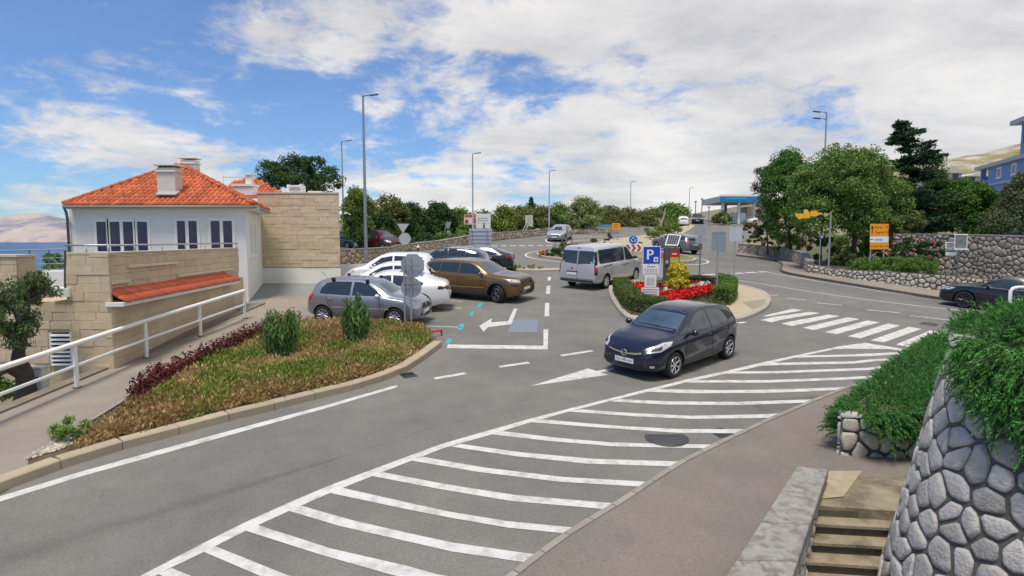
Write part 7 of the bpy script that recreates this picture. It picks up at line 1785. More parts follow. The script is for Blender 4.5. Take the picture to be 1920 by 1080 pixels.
# --- central island planting
def island_planting():
    def hedge_strip(pxs, wd, ht, n, label, lm):
        P = catmull([Vector((*G(x, y)[:2], 0)) for x, y in pxs], 6); L = resample(P, .05); k = n // len(L); cc = np.repeat(np.array([[v.x, v.y] for v in L]), k, 0); tn = np.array([[(L[min(i + 1, len(L) - 1)] - L[max(i - 1, 0)]).normalized().y * -1, (L[min(i + 1, len(L) - 1)] - L[max(i - 1, 0)]).normalized().x] for i in range(len(L))]); tn = np.repeat(tn, k, 0)
        s = NPR.uniform(-1, 1, (len(cc), 1)); top = NPR.random((len(cc), 1)) < .5
        cap = (NPR.random((len(cc), 1)) < .05); cc = np.where(cap, np.where(NPR.random((len(cc), 1)) < .5, cc[:1], cc[-1:]), cc); tn = np.where(cap, np.where((cc[:, :1] == cc[0, 0]), tn[:1], tn[-1:]), tn)
        off = np.where(cap, s * wd / 2, np.where(top, s * wd / 2, np.sign(s) * wd / 2 * NPR.uniform(.88, 1.04, s.shape))); z = np.where(top & ~cap, ht * NPR.uniform(.93, 1.04, s.shape), ht * NPR.random(s.shape)); q = cc + tn * off + NPR.normal(size=cc.shape) * .02
        base = hv(q[:, 0], q[:, 1])[:, None] + .14; V, Qd = leaf_geo(np.concatenate([q, base + z], 1), .06, .6, var=.4)
        root = thing('box_hedge', label, 'hedge', (L[0].x, L[0].y, h(L[0].x, L[0].y) + .14)); big_mesh('foliage', V, Qd, lm, root)
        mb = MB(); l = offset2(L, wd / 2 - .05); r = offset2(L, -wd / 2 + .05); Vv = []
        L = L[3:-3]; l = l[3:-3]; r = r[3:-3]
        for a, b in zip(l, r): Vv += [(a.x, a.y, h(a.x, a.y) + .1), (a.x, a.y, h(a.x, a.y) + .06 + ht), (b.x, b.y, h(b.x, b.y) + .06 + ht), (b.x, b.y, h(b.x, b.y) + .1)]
        mb.add(Vv, [(4 * i + j, 4 * i + j + 1, 4 * i + j + 5, 4 * i + j + 4) for i in range(len(L) - 1) for j in range(3)] + [(0, 1, 2, 3), tuple(4 * (len(L) - 1) + j for j in (3, 2, 1, 0))]); mb.build('blocking_core', mat('hedge_core', (0.035, 0.05, 0.015), 0.9), root)  # solid dark core added inside the leaves to block light
    hedge_strip([(1163, 550), (1168, 560), (1180, 577), (1196, 590), (1225, 596), (1250, 597)], .62, .55, 13000, 'clipped green box hedge along the left rim of the flower island', LM['box'])
    hedge_strip([(1352, 577), (1364, 566), (1366, 553), (1354, 545)], .62, .62, 6000, 'clipped green box hedge at the right rim of the flower island', LM['hedge'])
    hedge_strip([(1262, 538), (1300, 537), (1340, 541)], .5, .35, 4000, 'low dark hedge along the rear rim of the flower island', LM['dark'])
    def flowers(pxpoly, n, ht, size, m, label, name='flower_patch'):
        C = sample(gp(pxpoly), n); z = hv(C[:, 0], C[:, 1]) + .16 + ht * NPR.uniform(.55, 1.05, n); V, Q = leaf_geo(np.concatenate([C, z[:, None]], 1), size, .9, normal=np.tile(np.array([[0, -.3, 1.0]]), (n, 1)), nb=.3); tag(big_mesh(name, V, Q, m), label, 'flowers', kind='stuff')
    flowers([(1213, 586), (1216, 572), (1250, 566), (1300, 558), (1335, 552), (1342, 560), (1300, 572), (1262, 588), (1232, 594)], 4200, .30, .09, LM['red'], 'bright red bedding flowers in front of the parking sign foot')
    flowers([(1186, 558), (1192, 549), (1216, 551), (1214, 563), (1196, 572)], 1000, .30, .09, LM['red'], 'small patch of red bedding flowers left of the parking sign')
    flowers([(1222, 550), (1262, 546), (1300, 543), (1320, 545), (1300, 552), (1250, 557)], 900, .26, .09, mat('petal_dark_red', (0.30, 0.012, 0.016), 0.6, islrand=.35), 'darker red flowers behind the pale ones on the island')
    flowers([(1240, 563), (1300, 552), (1325, 548), (1330, 551), (1290, 559), (1250, 568)], 260, .32, .1, LM['white'], 'pale cream flowers between the red flower rows')
    C = sample(ibed, 5200); z = hv(C[:, 0], C[:, 1]) + .17 + NPR.uniform(0, .16, len(C)); V, Q = leaf_geo(np.concatenate([C, z[:, None]], 1), .08, .5); tag(big_mesh('ground_cover', V, Q, LM['dark']), 'dark green low leaves under the island flowers', 'ground cover', kind='stuff')
    c = G(1271, 561); root = thing('golden_shrub', 'golden yellow two tiered clipped shrub on a short stem beside the parking sign', 'shrub', c + Vector((0, 0, .15))); mb = MB(); mb.tube([c, c + Vector((0, 0, .5))], .035, 7)
    for dx in (-.12, .1): mb.tube([c + Vector((0, 0, .2)), c + Vector((dx, 0, .6))], .02, 6)
    mb.build('stem', M_bark, root); Y = c.y
    for L_, nm in ((px_lobe(1251, 1291, 518, 546, Y - .1, .42), 'lower_tier'), (px_lobe(1254, 1288, 494, 528, Y + .1, .4), 'upper_tier')):
        P, nn = clumpy(L_[0], L_[1], 5200, 90, .11, shell=.7); V, Q = leaf_geo(P, .07, .6, normal=nn, nb=.5); big_mesh(nm, V, Q, LM['gold'], root)
island_planting()
def roundabout_planting():
    mound('round_hedge', 'dark clipped mound hedge at the left tip of the roundabout island', [px_lobe(1024, 1062, 466, 486, 42, .8), px_lobe(1050, 1085, 468, 490, 41, .8)], 3600, .12, LM['dark'], 'hedge', .2, 22, stems=False)
    mound('round_hedge', 'long low grey green hedge across the roundabout island', [px_lobe(1052, 1100, 458, 472, 45, .8), px_lobe(1085, 1150, 459, 472, 45, .8), px_lobe(1050, 1075, 455, 468, 46, .6)], 3000, .14, LM['box'], 'hedge', .2, 20, stems=False)
    for (lo, up), lab in ((((1104, 1118, 453, 466), (1108, 1117, 446, 456)), 'small brown green topiary figure behind the silver van'), (((1131, 1148, 450, 466), (1134, 1145, 438, 452)), 'taller brown green topiary figure behind the silver van')):
        mound('topiary', lab, [px_lobe(*lo, 44.5, .35), px_lobe(*up, 44.5, .3)], 1500, .09, LM['dry'], 'shrub', .12, 16, stems=False)
    mound('flower_clump', 'yellow flowers at the kerb of the roundabout island', [px_lobe(1006, 1020, 471, 479, 42, .4)], 500, .1, LM['yellow'], 'flowers', .12, 10, stems=False)
    mound('flower_clump', 'salmon pink flowers beside the yellow ones on the roundabout', [px_lobe(1016, 1028, 468, 479, 42, .4)], 500, .1, LM['pink'], 'flowers', .12, 10, stems=False)
    # dry planting on the splitter island, with the leaning bare trunk
    for (a, lab) in ((px_lobe(1208, 1246, 425, 442, 62, 1), 'yellow green grass hummock on the dry splitter island'), (px_lobe(1244, 1278, 420, 436, 66, 1), 'second grass hummock beside the leaning bare trunk'), (px_lobe(1226, 1262, 414, 428, 70, 1), 'grass hummock behind the leaning bare trunk')):
        mound('grass_hummock', lab, [a], 1500, .28, LM['light'], 'plant', .35, 16, stems=False, aspect=.25)
    b = A(1238, 436, 64); mb = MB(); mb.tube([b, A(1240, 418, 64), A(1246, 402, 64), A(1248, 390, 64)], [.2, .16, .1, .05], 8); mb.tube([A(1240, 420, 64), A(1234, 408, 64)], [.14, .06], 7)
    tag(smooth_angle(mb.build('bare_trunk', M_bark_p), 60), 'leaning pale bare tree trunk on the dry splitter island', 'tree trunk')
    for k, (x, y, s) in enumerate(((1234, 446, .5), (1262, 441, .6), (1219, 451, .3), (1200, 458, .45), (1247, 452, .35))):
        c = G(x, y); bm = bmesh.new(); bmesh.ops.create_icosphere(bm, subdivisions=2, radius=s * .5)
        for v in bm.verts: v.co *= 1 + .25 * mnoise.noise(v.co * 3 + Vector((k, 0, 0))); v.co.z *= .6
        V = [v.co + c + Vector((0, 0, .12)) for v in bm.verts]; bm.verts.index_update(); Fc = [[v.index for v in f.verts] for f in bm.faces]; bm.free()
        labs = ['dark boulder below the grass hummocks', 'dark reddish boulder near the solar panel', 'small dark stone on the pale gravel', 'low dark stone beside the roundabout sign', 'small brown stone between the boulders']
        tag(mk('boulder', V, Fc, mat('dark_boulder', (0.09, 0.06, 0.05), 0.95, 0.3, 5), None, True), labs[k] + ' on the splitter island', 'boulder')
    for k, (x, y0, y1) in enumerate(((1252, 395, 424), (1266, 398, 424), (1274, 400, 424))):
        pass
    mound('verge_grass', 'thin green grass strip on the verge near the give way line', [((G(985, 506).x, G(985, 506).y, G(985, 506).z + .15), (1.1, .35, .12))], 900, .14, LM['lime'], 'grass', .12, 16, aspect=.2, stems=False)
roundabout_planting()
# ================================================================== STREET FURNITURE, SIGNS, FAR BUILDINGS
M_lampgrey = mat('lamp_post_grey', (0.30, 0.33, 0.36), 0.45, 0.05, 2, metal=0.5)
M_led = mat('lamp_head', (0.22, 0.23, 0.25), 0.4, metal=.4)
M_signblue = mat('sign_blue', (0.008, 0.06, 0.48), 0.4); M_signred = mat('sign_red', (0.52, 0.015, 0.02), 0.4); M_orange = mat('sign_orange', (0.85, 0.33, 0.01), 0.45)
M_signwhite = mat('sign_white', (0.76, 0.76, 0.74), 0.45)
X1, Z1, YN = Vector((1, 0, 0)), Vector((0, 0, 1)), Vector((0, -1, 0))
def lamp(label, px, ytop, Y, arm, heads=1, ybase=None, r=.075, drop=3):
    t = A(px, ytop, Y); b = Vector((t.x, Y, h(t.x, Y))); root = thing('street_lamp', label, 'street lamp', b, 'street lamps')
    p = MB(); p.tube([b, b + Z1 * .9, b + Z1 * .92, t], [r * 1.25, r * 1.25, r, r * .55], 12); p.lathe([(r * 2, 0), (r * 2, .03), (r * 1.3, .05)], b, 12); smooth_angle(p.build('pole', M_lampgrey, root), 50)
    for k in range(heads):
        q = t + Z1 * (-.45 * k); s = 1 if arm > 0 else -1; e = q + Vector((arm, 0, .10))
        a = MB(); a.tube([q - Z1 * .02, q + Vector((arm * .25, 0, .07)), e], [r * .5, r * .45, r * .35], 8); ao = a.build('arm', M_lampgrey, root, True)
        hb = MB(); hb.box(e + Vector((s * .22, 0, .0)), (.55, .24, .07), Matrix.Rotation(-s * .12, 3, 'Y'), bev=.025); hb.build('lamp_head', M_led, root)
lamp('tall grey lamp post rising behind the parked white cars', 680.5, 181, 35.5, .42, r=.105); lamp('lamp post beside the clad block against the pine crown', 640.5, 266, 50, .35, r=.085)
lamp('lamp post in front of the two white billboards', 886, 289, 52, .25, r=.08); lamp('lamp post rising behind the pale grey car on the far road', 1030, 321, 72, .3, r=.085)
lamp('slim lamp post above the low olive trees', 1183, 341, 95, .25, r=.08); lamp('distant lamp post on the petrol station road', 1293, 353, 106, .25, r=.08)
lamp('double headed lamp post rising out of the round tree crown', 1550, 212, 41.5, -.45, 2, r=.085)

def rect(x0, x1, y0, y1, Y): return A(x0, y1, Y), A(x1, y0, Y)
def board(root, name, x0, x1, y0, y1, Y, m, th=.02, bev=0.0, yo=0.0):
    a, b = rect(x0, x1, y0, y1, Y); mb = MB(); mb.box(((a.x + b.x) / 2, Y + th / 2 + yo, (a.z + b.z) / 2), (b.x - a.x, th, b.z - a.z), bev=bev); return mb.build(name, m, root)
def post(root, px, ytop, Y, r=.03, ground=True, pxb=None, m=None, zb=None):
    t = A(px, ytop, Y); zb = h(t.x, Y) + .05 if zb is None else zb; mb = MB(); mb.tube([(t.x, Y, zb), t], r, 10); return smooth_angle(mb.build('post', m or M_galv, root), 50)
def disc(root, name, px, py, rpx, Y, m, yo=0.0, n=28, th=.012, rot=0.0):
    c = A(px, py, Y); r = rpx / F * Y; P = [(c.x + r * math.cos(rot + 2 * math.pi * k / n), Y + yo, c.z + r * math.sin(rot + 2 * math.pi * k / n)) for k in range(n)]
    mb = MB(); mb.plate(P, (0, -1, 0), th); return mb.build(name, m, root)
def bracket(root, px, py, Y, w, m=M_lampgrey, yo=-.02):
    c = A(px, py, Y); mb = MB(); mb.box((c.x, Y + yo, c.z), (w, .03, .04)); return mb.build('bracket', m, root)
# octagon + round sign backs at the bed tip
Y = 18.2; b = A(763, 612, Y); rt = thing('road_sign', 'grey backs of an octagon and a round sign on two posts at the bed tip', 'road sign', (b.x, Y, h(b.x, Y)))
c1 = A(773, 499, Y); post(rt, 757.5, 482, Y + .02, .028); post(rt, 769.5, 482, Y + .02, .028)
disc(rt, 'octagon_plate', 773.5, 498, 23.5, Y + .06, M_signback, n=8, rot=math.pi / 8); disc(rt, 'round_plate', 771, 539, 19.5, Y + .06, M_signback)
bracket(rt, 773, 497, Y, .5); bracket(rt, 771, 531, Y, .45); bracket(rt, 771, 519, Y, .3)
# give way sign and round plate seen from behind
Y = 46.5; b = A(757, 470, Y); rt = thing('road_sign', 'pale backs of a triangular give way sign and a round plate by the far wall', 'road sign', (b.x, Y, h(b.x, Y)))
tri = [A(744.5, 419.5, Y), A(767, 419.5, Y), A(755.5, 437.5, Y)]; mb = MB(); mb.plate(tri, (0, -1, 0), .02); mb.build('triangle_plate', mat('sign_back_pale', (0.42, 0.46, 0.46), .5), rt)
disc(rt, 'round_plate', 759, 447.5, 11, Y + .02, mat('sign_back_pale', (0.42, 0.46, 0.46))); post(rt, 753, 437, Y + .05, .035); post(rt, 765, 437, Y + .05, .035); post(rt, 755.5, 420, Y + .05, .03)
# big panel seen from behind
Y = 43; b = A(900, 478, Y); rt = thing('road_sign', 'large pale grey direction panel seen from behind on two posts', 'road sign', (b.x, Y, h(b.x, Y)))
board(rt, 'panel', 880, 922, 428.5, 466, Y, mat('panel_back', (0.50, 0.52, 0.56), .5, metal=.2), .04); post(rt, 884.5, 429, Y - .06, .045); post(rt, 913, 429, Y - .06, .045)
for yy in (433, 441, 448, 455): bracket(rt, 901, yy, Y - .02, 1.6, M_lampgrey, -.01)
# billboards
Y = 61; b = A(881, 440, Y); rt = thing('billboard', 'small red and white billboard on leaning supports among the trees', 'billboard', (b.x, Y, h(b.x, Y)))
board(rt, 'panel', 870, 894, 402, 421, Y, mat('billboard_cream', (0.72, 0.62, 0.54), .6), .06)
for x0, x1, y0, y1, m in ((871, 893, 402.5, 407.5, mat('billboard_red', (0.55, 0.09, 0.05), .6)), (872, 878, 412, 419, M_signred), (880, 886, 411, 419, M_signwhite), (888, 893, 409, 419, mat('billboard_red', (0.55, 0.09, 0.05)))): board(rt, 'print', x0, x1, y0, y1, Y, m, .006, yo=-.006)
mb = MB(); mb.tube([A(873, 438, Y + .2), A(878, 421, Y + .05)], .05, 6); mb.tube([A(866, 437, Y + 1), A(871, 415, Y + .05)], .05, 6); mb.tube([A(893, 438, Y + .2), A(888, 421, Y + .05)], .05, 6); tag(mb.build('supports', M_galv, rt))
Y = 60; b = A(908, 440, Y); rt = thing('billboard', 'white billboard with grey lines beside the lamp post', 'billboard', (b.x, Y, h(b.x, Y)))
board(rt, 'panel', 892.5, 920, 400.5, 418, Y, M_signwhite, .06); board(rt, 'panel', 892.5, 906, 418.5, 428, Y, M_signwhite, .06); board(rt, 'panel', 909, 919.5, 418.5, 428, Y, M_signwhite, .06)
for yy in (409, 413.2): board(rt, 'print', 896, 915, yy, yy + 1.3, Y, mat('print_grey', (0.30, 0.24, 0.27), .6), .006, yo=-.006)
post(rt, 896, 428, Y + .05, .05); post(rt, 916, 428, Y + .05, .05)
Y = 67; b = A(990, 438, Y); rt = thing('notice_board', 'pale notice board on slanted supports above the far wall', 'notice board', (b.x, Y, h(b.x, Y)))
board(rt, 'panel', 985, 999, 403.5, 424.5, Y, mat('notice_pale', (0.56, 0.58, 0.48), .6), .05)
for k in range(4): board(rt, 'print', 989 + k * 2, 990 + k * 2, 406, 422, Y, mat('notice_print', (0.30, 0.32, 0.27), .6), .005, yo=-.005)
mb = MB(); mb.tube([A(977, 440, Y - .3), A(988, 417, Y - .03)], .06, 6); mb.tube([A(982, 441, Y - .3), A(991, 420, Y - .03)], .06, 6); mb.build('supports', M_galv, rt)
Y = 58; b = A(833, 452, Y); rt = thing('road_sign', 'slanted thin green grey sign frame above the far hedge', 'road sign', (b.x, Y, h(b.x, Y)))
q = [A(837, 416, Y), A(846.5, 416, Y), A(842, 428, Y), A(835, 428, Y)]; mb = MB(); mb.plate(q, (0, -1, 0), .03); mb.build('panel', mat('frame_green', (0.27, 0.34, 0.28), .6), rt); disc(rt, 'round_plate', 841, 436, 4.2, Y - .05, mat('frame_green', (0.27, 0.34, 0.28)))
mb = MB(); mb.tube([A(830, 462, Y), A(837, 416, Y)], .045, 6); mb.tube([A(838, 462, Y), A(840, 430, Y)], .045, 6); mb.build('supports', mat('frame_green', (0.27, 0.34, 0.28)), rt)
Y = 57; b = A(1155, 440, Y); rt = thing('road_sign', 'small bright orange direction sign on two pale posts', 'road sign', (b.x, Y, h(b.x, Y))); board(rt, 'panel', 1147, 1163, 418.5, 430.5, Y, M_orange, .04)
board(rt, 'print', 1150, 1160, 421, 422.2, Y, mat('print_brown', (0.16, 0.07, 0.01), .6), .005, yo=-.005); board(rt, 'print', 1150, 1158, 425, 426.2, Y, mat('print_brown', (0.16, 0.07, 0.01)), .005, yo=-.005); post(rt, 1149.5, 430, Y + .05, .045); post(rt, 1158.5, 430, Y + .05, .045)
# roundabout sign with chevrons
Y = 37.2; b = A(1187, 490, Y); rt = thing('roundabout_sign', 'blue round arrows sign above a red and white chevron board', 'road sign', (b.x, Y, h(b.x, Y) + .1)); post(rt, 1187.5, 441, Y + .04, .035)
disc(rt, 'rim', 1187.5, 449.5, 8.4, Y, M_signwhite); disc(rt, 'round_plate', 1187.5, 449.5, 7.8, Y - .012, mat('sign_blue_mid', (0.01, 0.13, 0.50), .4), th=.006)
for k in range(3):
    c = A(1187.5, 449.5, Y); a0 = R(90 + k * 120 - 38); P = []; Q = []
    for j in range(7): a = a0 + R(62) * j / 6; P.append((c.x + .155 * math.cos(a), Y - .022, c.z + .155 * math.sin(a))); Q.append((c.x + .105 * math.cos(a), Y - .022, c.z + .105 * math.sin(a)))
    a = a0 + R(62); a2 = a + R(26); P.append((c.x + .18 * math.cos(a), Y - .022, c.z + .18 * math.sin(a))); P.append((c.x + .13 * math.cos(a2), Y - .022, c.z + .13 * math.sin(a2))); P.append((c.x + .08 * math.cos(a), Y - .022, c.z + .08 * math.sin(a)))
    mb = MB(); mb.plate(P + Q[::-1], (0, -1, 0), .004); mb.build('arrow', M_signwhite, rt)
board(rt, 'chevron_board', 1170.5, 1203.5, 458.5, 471.5, Y, M_signwhite, .02)
for k in range(3):
    x = 1173.5 + k * 10; q = [A(x, 459, Y - .008), A(x + 4.5, 459, Y - .008), A(x + 9, 465, Y - .008), A(x + 4.5, 471, Y - .008), A(x, 471, Y - .008), A(x + 4.5, 465, Y - .008)]; mb = MB(); mb.plate(q, (0, -1, 0), .004); mb.build('chevron', M_signred, rt)
# three sign backs on the island
Y = G(1314, 524).y; b = G(1314, 524); rt = thing('road_sign', 'grey back of a rounded sign with a small plate on a dark post', 'road sign', b); post(rt, 1314, 423, Y, .035, m=mat('dark_post_grey', (0.16, 0.17, 0.18), .5, metal=.3))
disc(rt, 'round_plate', 1314, 432, 11, Y - .04, M_signback); board(rt, 'small_plate', 1304, 1325.5, 446, 456.5, Y - .05, M_signback, .015)
b = G(1343, 563); Y = b.y; rt = thing('road_sign', 'two tall grey sign backs side by side on one pale post in the flower island', 'road sign', b); post(rt, 1347, 434, Y, .032)
board(rt, 'plate', 1334.5, 1346, 436.5, 470, Y - .05, mat('sign_back_blue', (0.24, 0.29, 0.34), .5, metal=.2), .02); board(rt, 'plate', 1348.5, 1361.5, 436.5, 472, Y - .05, mat('sign_back_blue', (0.24, 0.29, 0.34)), .02)
for x0, x1, y1 in ((1334.5, 1346, 470), (1348.5, 1361.5, 472)):
    board(rt, 'plate_edge', x0, x1, 435.2, 436.4, Y - .06, M_lampgrey, .03); board(rt, 'plate_edge', x0, x1, y1 + .1, y1 + 1.2, Y - .06, M_lampgrey, .03)
b = G(1376, 540); Y = b.y; rt = thing('road_sign', 'wide pale grey sign back on a slim post at the right end of the island', 'road sign', b); post(rt, 1379.5, 424, Y, .028); board(rt, 'plate', 1367, 1392.5, 425.5, 452.5, Y - .05, mat('panel_back', (0.50, 0.52, 0.56)), .02)
# parking sign
b = G(1216, 578); Y = b.y; rt = thing('parking_sign', 'blue parking sign with white info plates on a post in the flower island', 'road sign', b); post(rt, 1217, 470, Y + .05, .035)
board(rt, 'sign_rim', 1205, 1239, 461.5, 495.5, Y, M_signwhite, .02, bev=.006); board(rt, 'blue_plate', 1206.2, 1237.8, 462.7, 494.3, Y, M_signblue, .006, yo=-.0065)
mpx = Y / F
q = A(1218, 478.5, Y - .014); lettering('P', (q.x, q.y, q.z), X1, Z1, 27 * mpx, M_signwhite, rt, off=.001)
q = A(1218.6, 478.5, Y - .014); lettering('P', (q.x, q.y, q.z), X1, Z1, 27 * mpx, M_signwhite, rt, off=.002); q = A(1219.2, 478.5, Y - .014); lettering('P', (q.x, q.y, q.z), X1, Z1, 27 * mpx, M_signwhite, rt, off=.003)
board(rt, 'disc_symbol', 1225.5, 1234, 482, 491, Y, M_signwhite, .004, yo=-.0125); board(rt, 'disc_symbol_mark', 1228, 1231.8, 484.8, 488.4, Y, mat('sign_teal_mark', (0.01, 0.10, 0.16), .5), .004, yo=-.0175)
board(rt, 'info_plate', 1205, 1235.5, 496.3, 515, Y, M_signwhite, .02, bev=.004); board(rt, 'code_plate', 1208.5, 1231, 516, 538.5, Y, M_signwhite, .02, bev=.004); board(rt, 'text_plate', 1202.5, 1236, 539.5, 556.5, Y, M_signwhite, .02, bev=.004)
M_pg = mat('print_soft_grey', (0.33, 0.34, 0.36), .6); M_pd = mat('print_dark', (0.10, 0.10, 0.11), .6)
board(rt, 'print', 1213, 1228, 499, 501, Y, M_pg, .004, yo=-.0045); board(rt, 'print_box', 1207, 1233.5, 504.5, 505.2, Y, M_pg, .004, yo=-.0045); board(rt, 'print_box', 1207, 1233.5, 512.3, 513, Y, M_pg, .004, yo=-.0045)
for x0, x1 in ((1209, 1210.5), (1213.5, 1216), (1219, 1221.5), (1224, 1226), (1229, 1231)): board(rt, 'print', x0, x1, 506.5, 510.5, Y, M_pg, .004, yo=-.0045)
board(rt, 'print_area', 1212, 1227.5, 520, 534.5, Y, mat('print_area_grey', (0.50, 0.51, 0.52), .6), .004, yo=-.0045)
for k, (a0, a1) in enumerate(((1205, 1233), (1206, 1232), (1205.5, 1231))):
    xx = a0
    while xx < a1 - 2:
        w = rnd.uniform(1.5, 3.2); board(rt, 'print', xx, min(a1, xx + w), 542.3 + k * 4.3, 543.9 + k * 4.3, Y, M_pd, .004, yo=-.0045); xx += w + .8
# parking terminal with solar panel
b = G(1259, 531); Y = b.y; rt = thing('parking_terminal', 'dark grey parking terminal with red and lime advert beside the parking sign', 'parking machine', b)
a_, b_ = rect(1245, 1275, 464, 531, Y); mb = MB(); mb.box(((a_.x + b_.x) / 2, Y + .3, (a_.z + b_.z) / 2), (b_.x - a_.x, .6, b_.z - a_.z), bev=.02); mb.build('cabinet', mat('terminal_grey', (0.085, 0.085, 0.09), .5), rt)
for x0, x1, y0, y1, m, nm in ((1256.5, 1273, 470, 482, M_signred, 'advert_panel'), (1256.5, 1273, 482.1, 486, mat('advert_yellow', (0.62, 0.36, 0.03), .5), 'advert_panel'), (1256.5, 1273, 486.1, 493, mat('advert_lime', (0.42, 0.50, 0.10), .5), 'advert_panel'), (1256.5, 1273, 493.1, 499, mat('advert_orange', (0.60, 0.22, 0.02), .5), 'advert_panel'), (1248, 1252.5, 488, 494, mat('advert_rose', (0.62, 0.40, 0.42), .5), 'sticker'), (1247.5, 1252, 496, 503, mat('terminal_screen', (0.02, 0.03, 0.06), .2), 'screen')): board(rt, nm, x0, x1, y0, y1, Y, m, .008, yo=-.0085)
board(rt, 'advert_strip', 1260, 1269, 475, 477.2, Y, M_signwhite, .004, yo=-.013)
sd = thing('info_column', 'narrow white info column with pink and green print between parking sign and terminal', 'info column', (A(1241, 532, Y).x, Y - .1, h(A(1241, 532, Y).x, Y)))
board(sd, 'column', 1234, 1244.3, 466, 525, Y + .1, mat('column_grey', (0.56, 0.57, 0.58), .5), .2); board(sd, 'print', 1239.5, 1244, 474, 484, Y + .1, mat('advert_pink', (0.62, 0.10, 0.22), .5), .006, yo=-.0065); board(sd, 'print', 1239.5, 1244, 484.1, 488, Y + .1, mat('advert_yellow', (0.62, 0.36, 0.03)), .006, yo=-.0065); board(sd, 'print', 1239.5, 1244, 488.1, 492, Y + .1, mat('advert_lime', (0.42, 0.50, 0.10)), .006, yo=-.0065); board(sd, 'print', 1239.5, 1244, 467, 469, Y + .1, M_pd, .006, yo=-.0065)
pp = thing('solar_panel', 'tilted white framed solar panel on a post above the parking terminal', 'solar panel', (A(1262, 470, Y).x, Y + .7, h(5.6, Y)))
P = [A(1246.5, 459.5, Y + .4), A(1271, 460.5, Y + .4), A(1277.5, 440.5, Y + .85), A(1253, 438.5, Y + .85)]; nn = (P[1] - P[0]).cross(P[3] - P[0]).normalized(); mb = MB(); mb.plate(P, nn, .05); mb.build('frame', M_signwhite, pp); c = sum(P, Vector()) / 4
def bil(u, v): return P[0].lerp(P[1], u).lerp(P[3].lerp(P[2], u), v) + nn * .004
for i in range(5):
    for j in range(5):
        u0, u1, v0, v1 = .07 + i * .174, .07 + i * .174 + .16, .07 + j * .174, .07 + j * .174 + .16; mk('solar_cell', [bil(u0, v0), bil(u1, v0), bil(u1, v1), bil(u0, v1)], [(0, 1, 2, 3)], mat('solar_cell', (0.05, 0.05, 0.085), .25, objrand=.15), pp)
mb = MB(); mb.tube([(c.x, Y + .72, h(c.x, Y)), (c.x, Y + .72, c.z)], .04, 8); mb.build('post', M_galv, pp)
# yellow direction sign
Y = 34.4; b = A(1648, 488, Y); rt = thing('direction_sign', 'tall orange and white direction sign on two posts above the clipped hedge', 'road sign', (b.x, Y, h(b.x, Y) + .5)); post(rt, 1634.5, 424, Y + .05, .04, zb=h(b.x, Y) + .3); post(rt, 1659.5, 424, Y + .05, .04, zb=h(b.x, Y) + .3)
board(rt, 'backing', 1630, 1667.5, 418.5, 468.5, Y + .02, M_black, .03)
board(rt, 'orange_panel', 1631, 1666.5, 419.7, 442.3, Y, M_orange, .02); board(rt, 'white_panel', 1631, 1666.5, 443, 455, Y, M_signwhite, .02); board(rt, 'orange_panel', 1631, 1666.5, 455.7, 467.5, Y, M_orange, .02)
s = Y / F
for txt, x, y, sz, al in (('Rijeka', 1640, 426, 6.2, 'LEFT'), ('70', 1659, 426, 6.2, 'LEFT'), ('Zagreb', 1640, 435.5, 6.2, 'LEFT'), ('140', 1658, 435.5, 5.5, 'LEFT'), ('centar', 1640, 449, 6.0, 'LEFT'), ('trajekt luka', 1632.5, 461.5, 5.2, 'LEFT')):
    q = A(x, y, Y); lettering(txt, (q.x, Y, q.z), X1, Z1, sz * s, M_ink, rt, off=.004, align=al)
def arrow(px, py, L, ang, root, m):
    c = A(px, py, Y) + Vector((0, -.005, 0)); l = L * s; P = [(-.06, -.5), (.06, -.5), (.06, .15), (.2, .15), (0, .5), (-.2, .15), (-.06, .15)]; ca, sa = math.cos(ang), math.sin(ang); mb = MB(); mb.plate([c + Vector(((x * ca - z * sa) * l, 0, (x * sa + z * ca) * l)) for x, z in P], (0, -1, 0), .003); mb.build('arrow', m, root)
arrow(1635.5, 430.5, 15, 0, rt, M_ink); arrow(1635, 449, 7, math.pi / 2, rt, M_ink); arrow(1662.5, 461.5, 6, -math.pi / 2, rt, M_ink)
# notice board and street plates at the retaining wall
Y = 31.6; b = A(1803, 500, Y); rt = thing('notice_board', 'white framed grey notice board on a dark post before the retaining wall', 'notice board', (b.x, Y, h(b.x, Y) + .4)); post(rt, 1797, 465, Y + .06, .05, m=mat('dark_post_grey', (0.16, 0.17, 0.18)))
for x0, x1, y0, y1 in ((1789.5, 1815, 438.5, 441), (1789.5, 1815, 465.5, 468.5), (1789.5, 1792, 441, 465.5), (1812.5, 1815, 441, 465.5)): board(rt, 'frame_bar', x0, x1, y0, y1, Y, M_signwhite, .05)
board(rt, 'panel', 1792, 1812.5, 441, 465.5, Y + .02, mat('notice_grey', (0.20, 0.21, 0.21), .3, 0.5, 3), .02)
Y = 32; b = A(1782, 500, Y); rt = thing('street_plate', 'blue lettered white plate over a second blue striped plate beside the notice board', 'road sign', (b.x, Y, h(b.x, Y) + .4)); post(rt, 1783, 455, Y + .05, .035)
board(rt, 'plate', 1772, 1791, 453.5, 466, Y, M_signwhite, .02); board(rt, 'lettering_field', 1775, 1788.5, 456, 463.5, Y, mat('plate_blue', (0.05, 0.08, 0.20), .5), .006, yo=-.0065); board(rt, 'plate', 1773, 1794, 468, 479, Y, M_signwhite, .02); board(rt, 'blue_stripe', 1774, 1793, 469, 472, Y, mat('plate_blue', (0.05, 0.08, 0.20)), .006, yo=-.0065)
for k in range(4): board(rt, 'letter_bar', 1776.5 + k * 3, 1778 + k * 3, 457.5, 462.5, Y, M_signwhite, .004, yo=-.011)
